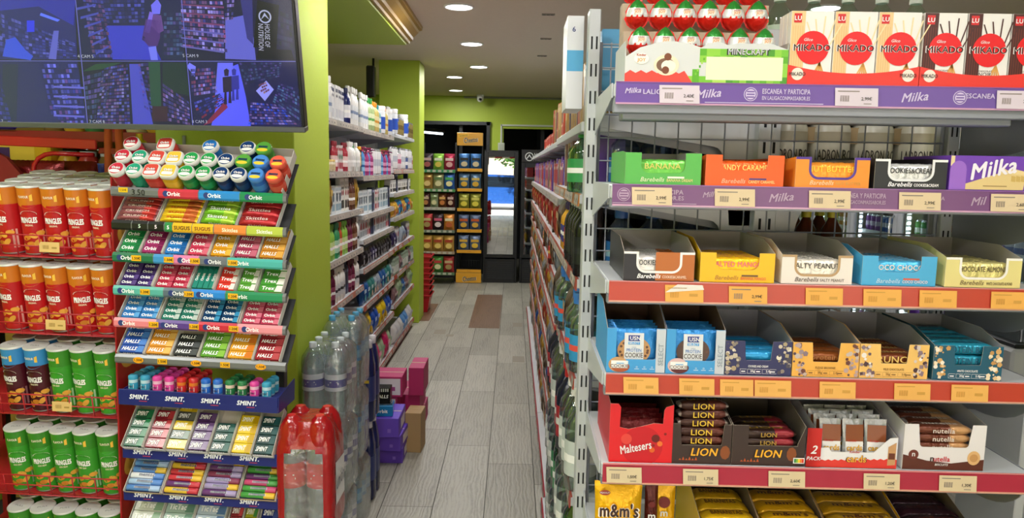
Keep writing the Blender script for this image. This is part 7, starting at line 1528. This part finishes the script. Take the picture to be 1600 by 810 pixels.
thing1(sbox(.145, .24, .085, '#5E3AB8', dec=side_label), 'shipping_carton', 'purple carton in the middle of the purple pile', 'carton', T(-.725, 3.8, .0855) @ RZ(-3), 'purple cartons')
thing1(sbox(.15, .25, .105, '#6240C0', dec=side_label), 'shipping_carton', 'larger purple carton on top of the purple pile', 'carton', T(-.735, 3.77, .1712), 'purple cartons')
thing1(sbox(.09, .14, .23, '#A88A60'), 'cardboard_box', 'plain brown cardboard box standing right of the purple cartons', 'box', T(-.585, 4.0, 0) @ RZ(-4))
def dm1(q, w, d, h): q.rect(w * .05, w * .95, h * .1, h * .9, -.0006, P('#DCD4DC')); q.rect(w * .2, w * .8, h * .3, h * .5, -.001, P('#A84A8A'))
for lab, (x, y, z), (w, d, h), dec in (('magenta carton on the floor, lowest at the back', (-.64, 4.35, 0), (.11, .3, .12), None), ('magenta carton, middle of the pile behind the brown box', (-.68, 4.3, .121), (.14, .3, .12), None), ('magenta carton with white front leaning on the shelf', (-.84, 4.14, .0), (.15, .14, .15), dm1), ('white faced magenta carton behind the blue gum carton', (-.84, 4.13, .151), (.19, .16, .13), dm1), ('wide magenta carton lying on top with white lettering', (-.82, 4.12, .2825), (.2, .2, .12), dm1), ('magenta carton at the top of the rear pile', (-.605, 4.28, .2425), (.09, .25, .17), None)):
    thing1(sbox(w, d, h, '#B02464', dec=dec), 'shipping_carton', lab, 'carton', T(x, y, z), 'magenta cartons')
thing1(lambda q: (q.box(0, .11, 0, .1, 0, .06, P('#1E78B8', .2), .004), q.text('Orbit', .05, .03, .02, -.0006, WH, bold=.07), q.box(.0, .105, .01, .09, .06, .068, FILM)), 'gum_carton', 'bright blue film wrapped gum carton on the purple carton', 'carton', T(-.73, 3.79, .277) @ RZ(4))
thing1(lambda q: (q.box(0, .085, 0, .08, 0, .085, P('#16181A', .2), .003), q.text('HALLS', .04, .04, .018, -.0006, WH, w=.07, bold=.07, shear=.2), [q.rect(.003 + .011 * k, .009 + .011 * k, .066, .083, -.0008, P('#C8CACC')) for k in range(7)]), 'lozenge_carton', 'black lozenge carton with white lettering on the blue gum carton', 'carton', T(-.72, 3.8, .3455) @ RZ(2))

# ================================================================== street seen by reflection in the far fridge door
q = MB(); q.box(-30, 30, -30, -2.5, -.12, -.02, mat('#B8B4AA', .7, vary=.08, scale=3)); struct('street_ground', q)
q = MB(); q.box(-20, 20, -22, -20, -.02, 7, mat('#C8B8A0', .8)); 
for k in range(9): q.box(-16 + 4 * k, -14.4 + 4 * k, -20.03, -20, 1, 3, P('#3A4A58', .2)); q.box(-16 + 4 * k, -14.4 + 4 * k, -20.03, -20, 4, 6, P('#3A4A58', .2))
struct('exterior_building', q)
# awning in red and white stripes
q = MB()
for k in range(22): q.add([(-2.3 + .24 * k, -2.52, 2.45), (-2.06 + .24 * k, -2.52, 2.45), (-2.06 + .24 * k, -3.6, 2.12), (-2.3 + .24 * k, -3.6, 2.12)], [(0, 1, 2, 3)], P('#B8323A' if k % 2 else '#E8E0D8', .7)); q.add([(-2.3 + .24 * k, -3.6, 2.12), (-2.06 + .24 * k, -3.6, 2.12), (-2.06 + .24 * k, -3.6, 1.95), (-2.3 + .24 * k, -3.6, 1.95)], [(0, 1, 2, 3)], P('#B8323A' if k % 2 else '#E8E0D8', .7))
q.tube([(-2.3, -3.6, 2.12), (2.98, -3.6, 2.12)], .015, AL); inst(q.mesh(), 'shop_awning', 'red and white striped awning outside the shopfront', 'awning', T())
def car():
    q = MB(); C_ = mat('#2A5AA8', .2, .3, coat=.6); pr = [(0, .3), (.1, .25), (4.1, .25), (4.2, .4), (4.15, .75), (3.4, .88), (2.75, 1.38), (1.1, 1.42), (.45, .95), (0, .85)]
    q.prism(pr, 'y', 0, 1.7, C_); g = MB(); g.prism([(1.2, .92), (3.2, .9), (2.68, 1.3), (1.15, 1.33)], 'y', 1.701, 1.71, P('#1A222A', .1)); g.prism([(1.2, .92), (3.2, .9), (2.68, 1.3), (1.15, 1.33)], 'y', -.01, -.001, P('#1A222A', .1)); ps = [('car_body', q.mesh()), ('side_window', g.mesh())]
    for x in (.8, 3.35):
        for y in (.05, 1.65):
            w_ = MB(); w_.X = T(x, y, .31) @ RX(90); w_.lathe([(.31, -.1), (.31, .1)], P('#151515', .8), 24); w_.lathe([(.18, -.105), (.18, .105)], mat('#A8ACB0', .3, .8), 20); ps.append(('wheel', w_.mesh()))
    return ps
inst(car(), 'parked_car', 'blue car parked in the street outside', 'car', T(-2.3, -10.5, -.02))
q = MB(); q.lathe([(.16, 0), (.12, 1.2), (.1, 2.6)], mat('#5A4632', .9), 10); cr_ = MB()
rt = random.Random(3); LG = [mat(c, .6) for c in ('#3A6A24', '#4A8030', '#5E9638', '#2E5420')]
for k in range(2600):
    a, b_ = rt.uniform(0, 2 * PI), rt.uniform(-1, 1); r_ = rt.random() ** .4 * 1.5; p = Vector((math.cos(a) * math.sqrt(1 - b_ * b_) * r_, math.sin(a) * math.sqrt(1 - b_ * b_) * r_, 3.0 + b_ * r_ * .95)); d1 = Vector((rt.uniform(-1, 1), rt.uniform(-1, 1), rt.uniform(-1, 1))).normalized() * .08; d2 = d1.orthogonal().normalized() * .06
    cr_.add([tuple(p - d1), tuple(p + d2), tuple(p + d1), tuple(p - d2)], [(0, 1, 2, 3)], LG[k % 4])
inst([('tree_trunk', q.mesh()), ('foliage', cr_.mesh())], 'street_tree', 'leafy green street tree outside the shop', 'tree', T(.3, -8.2, -.02))
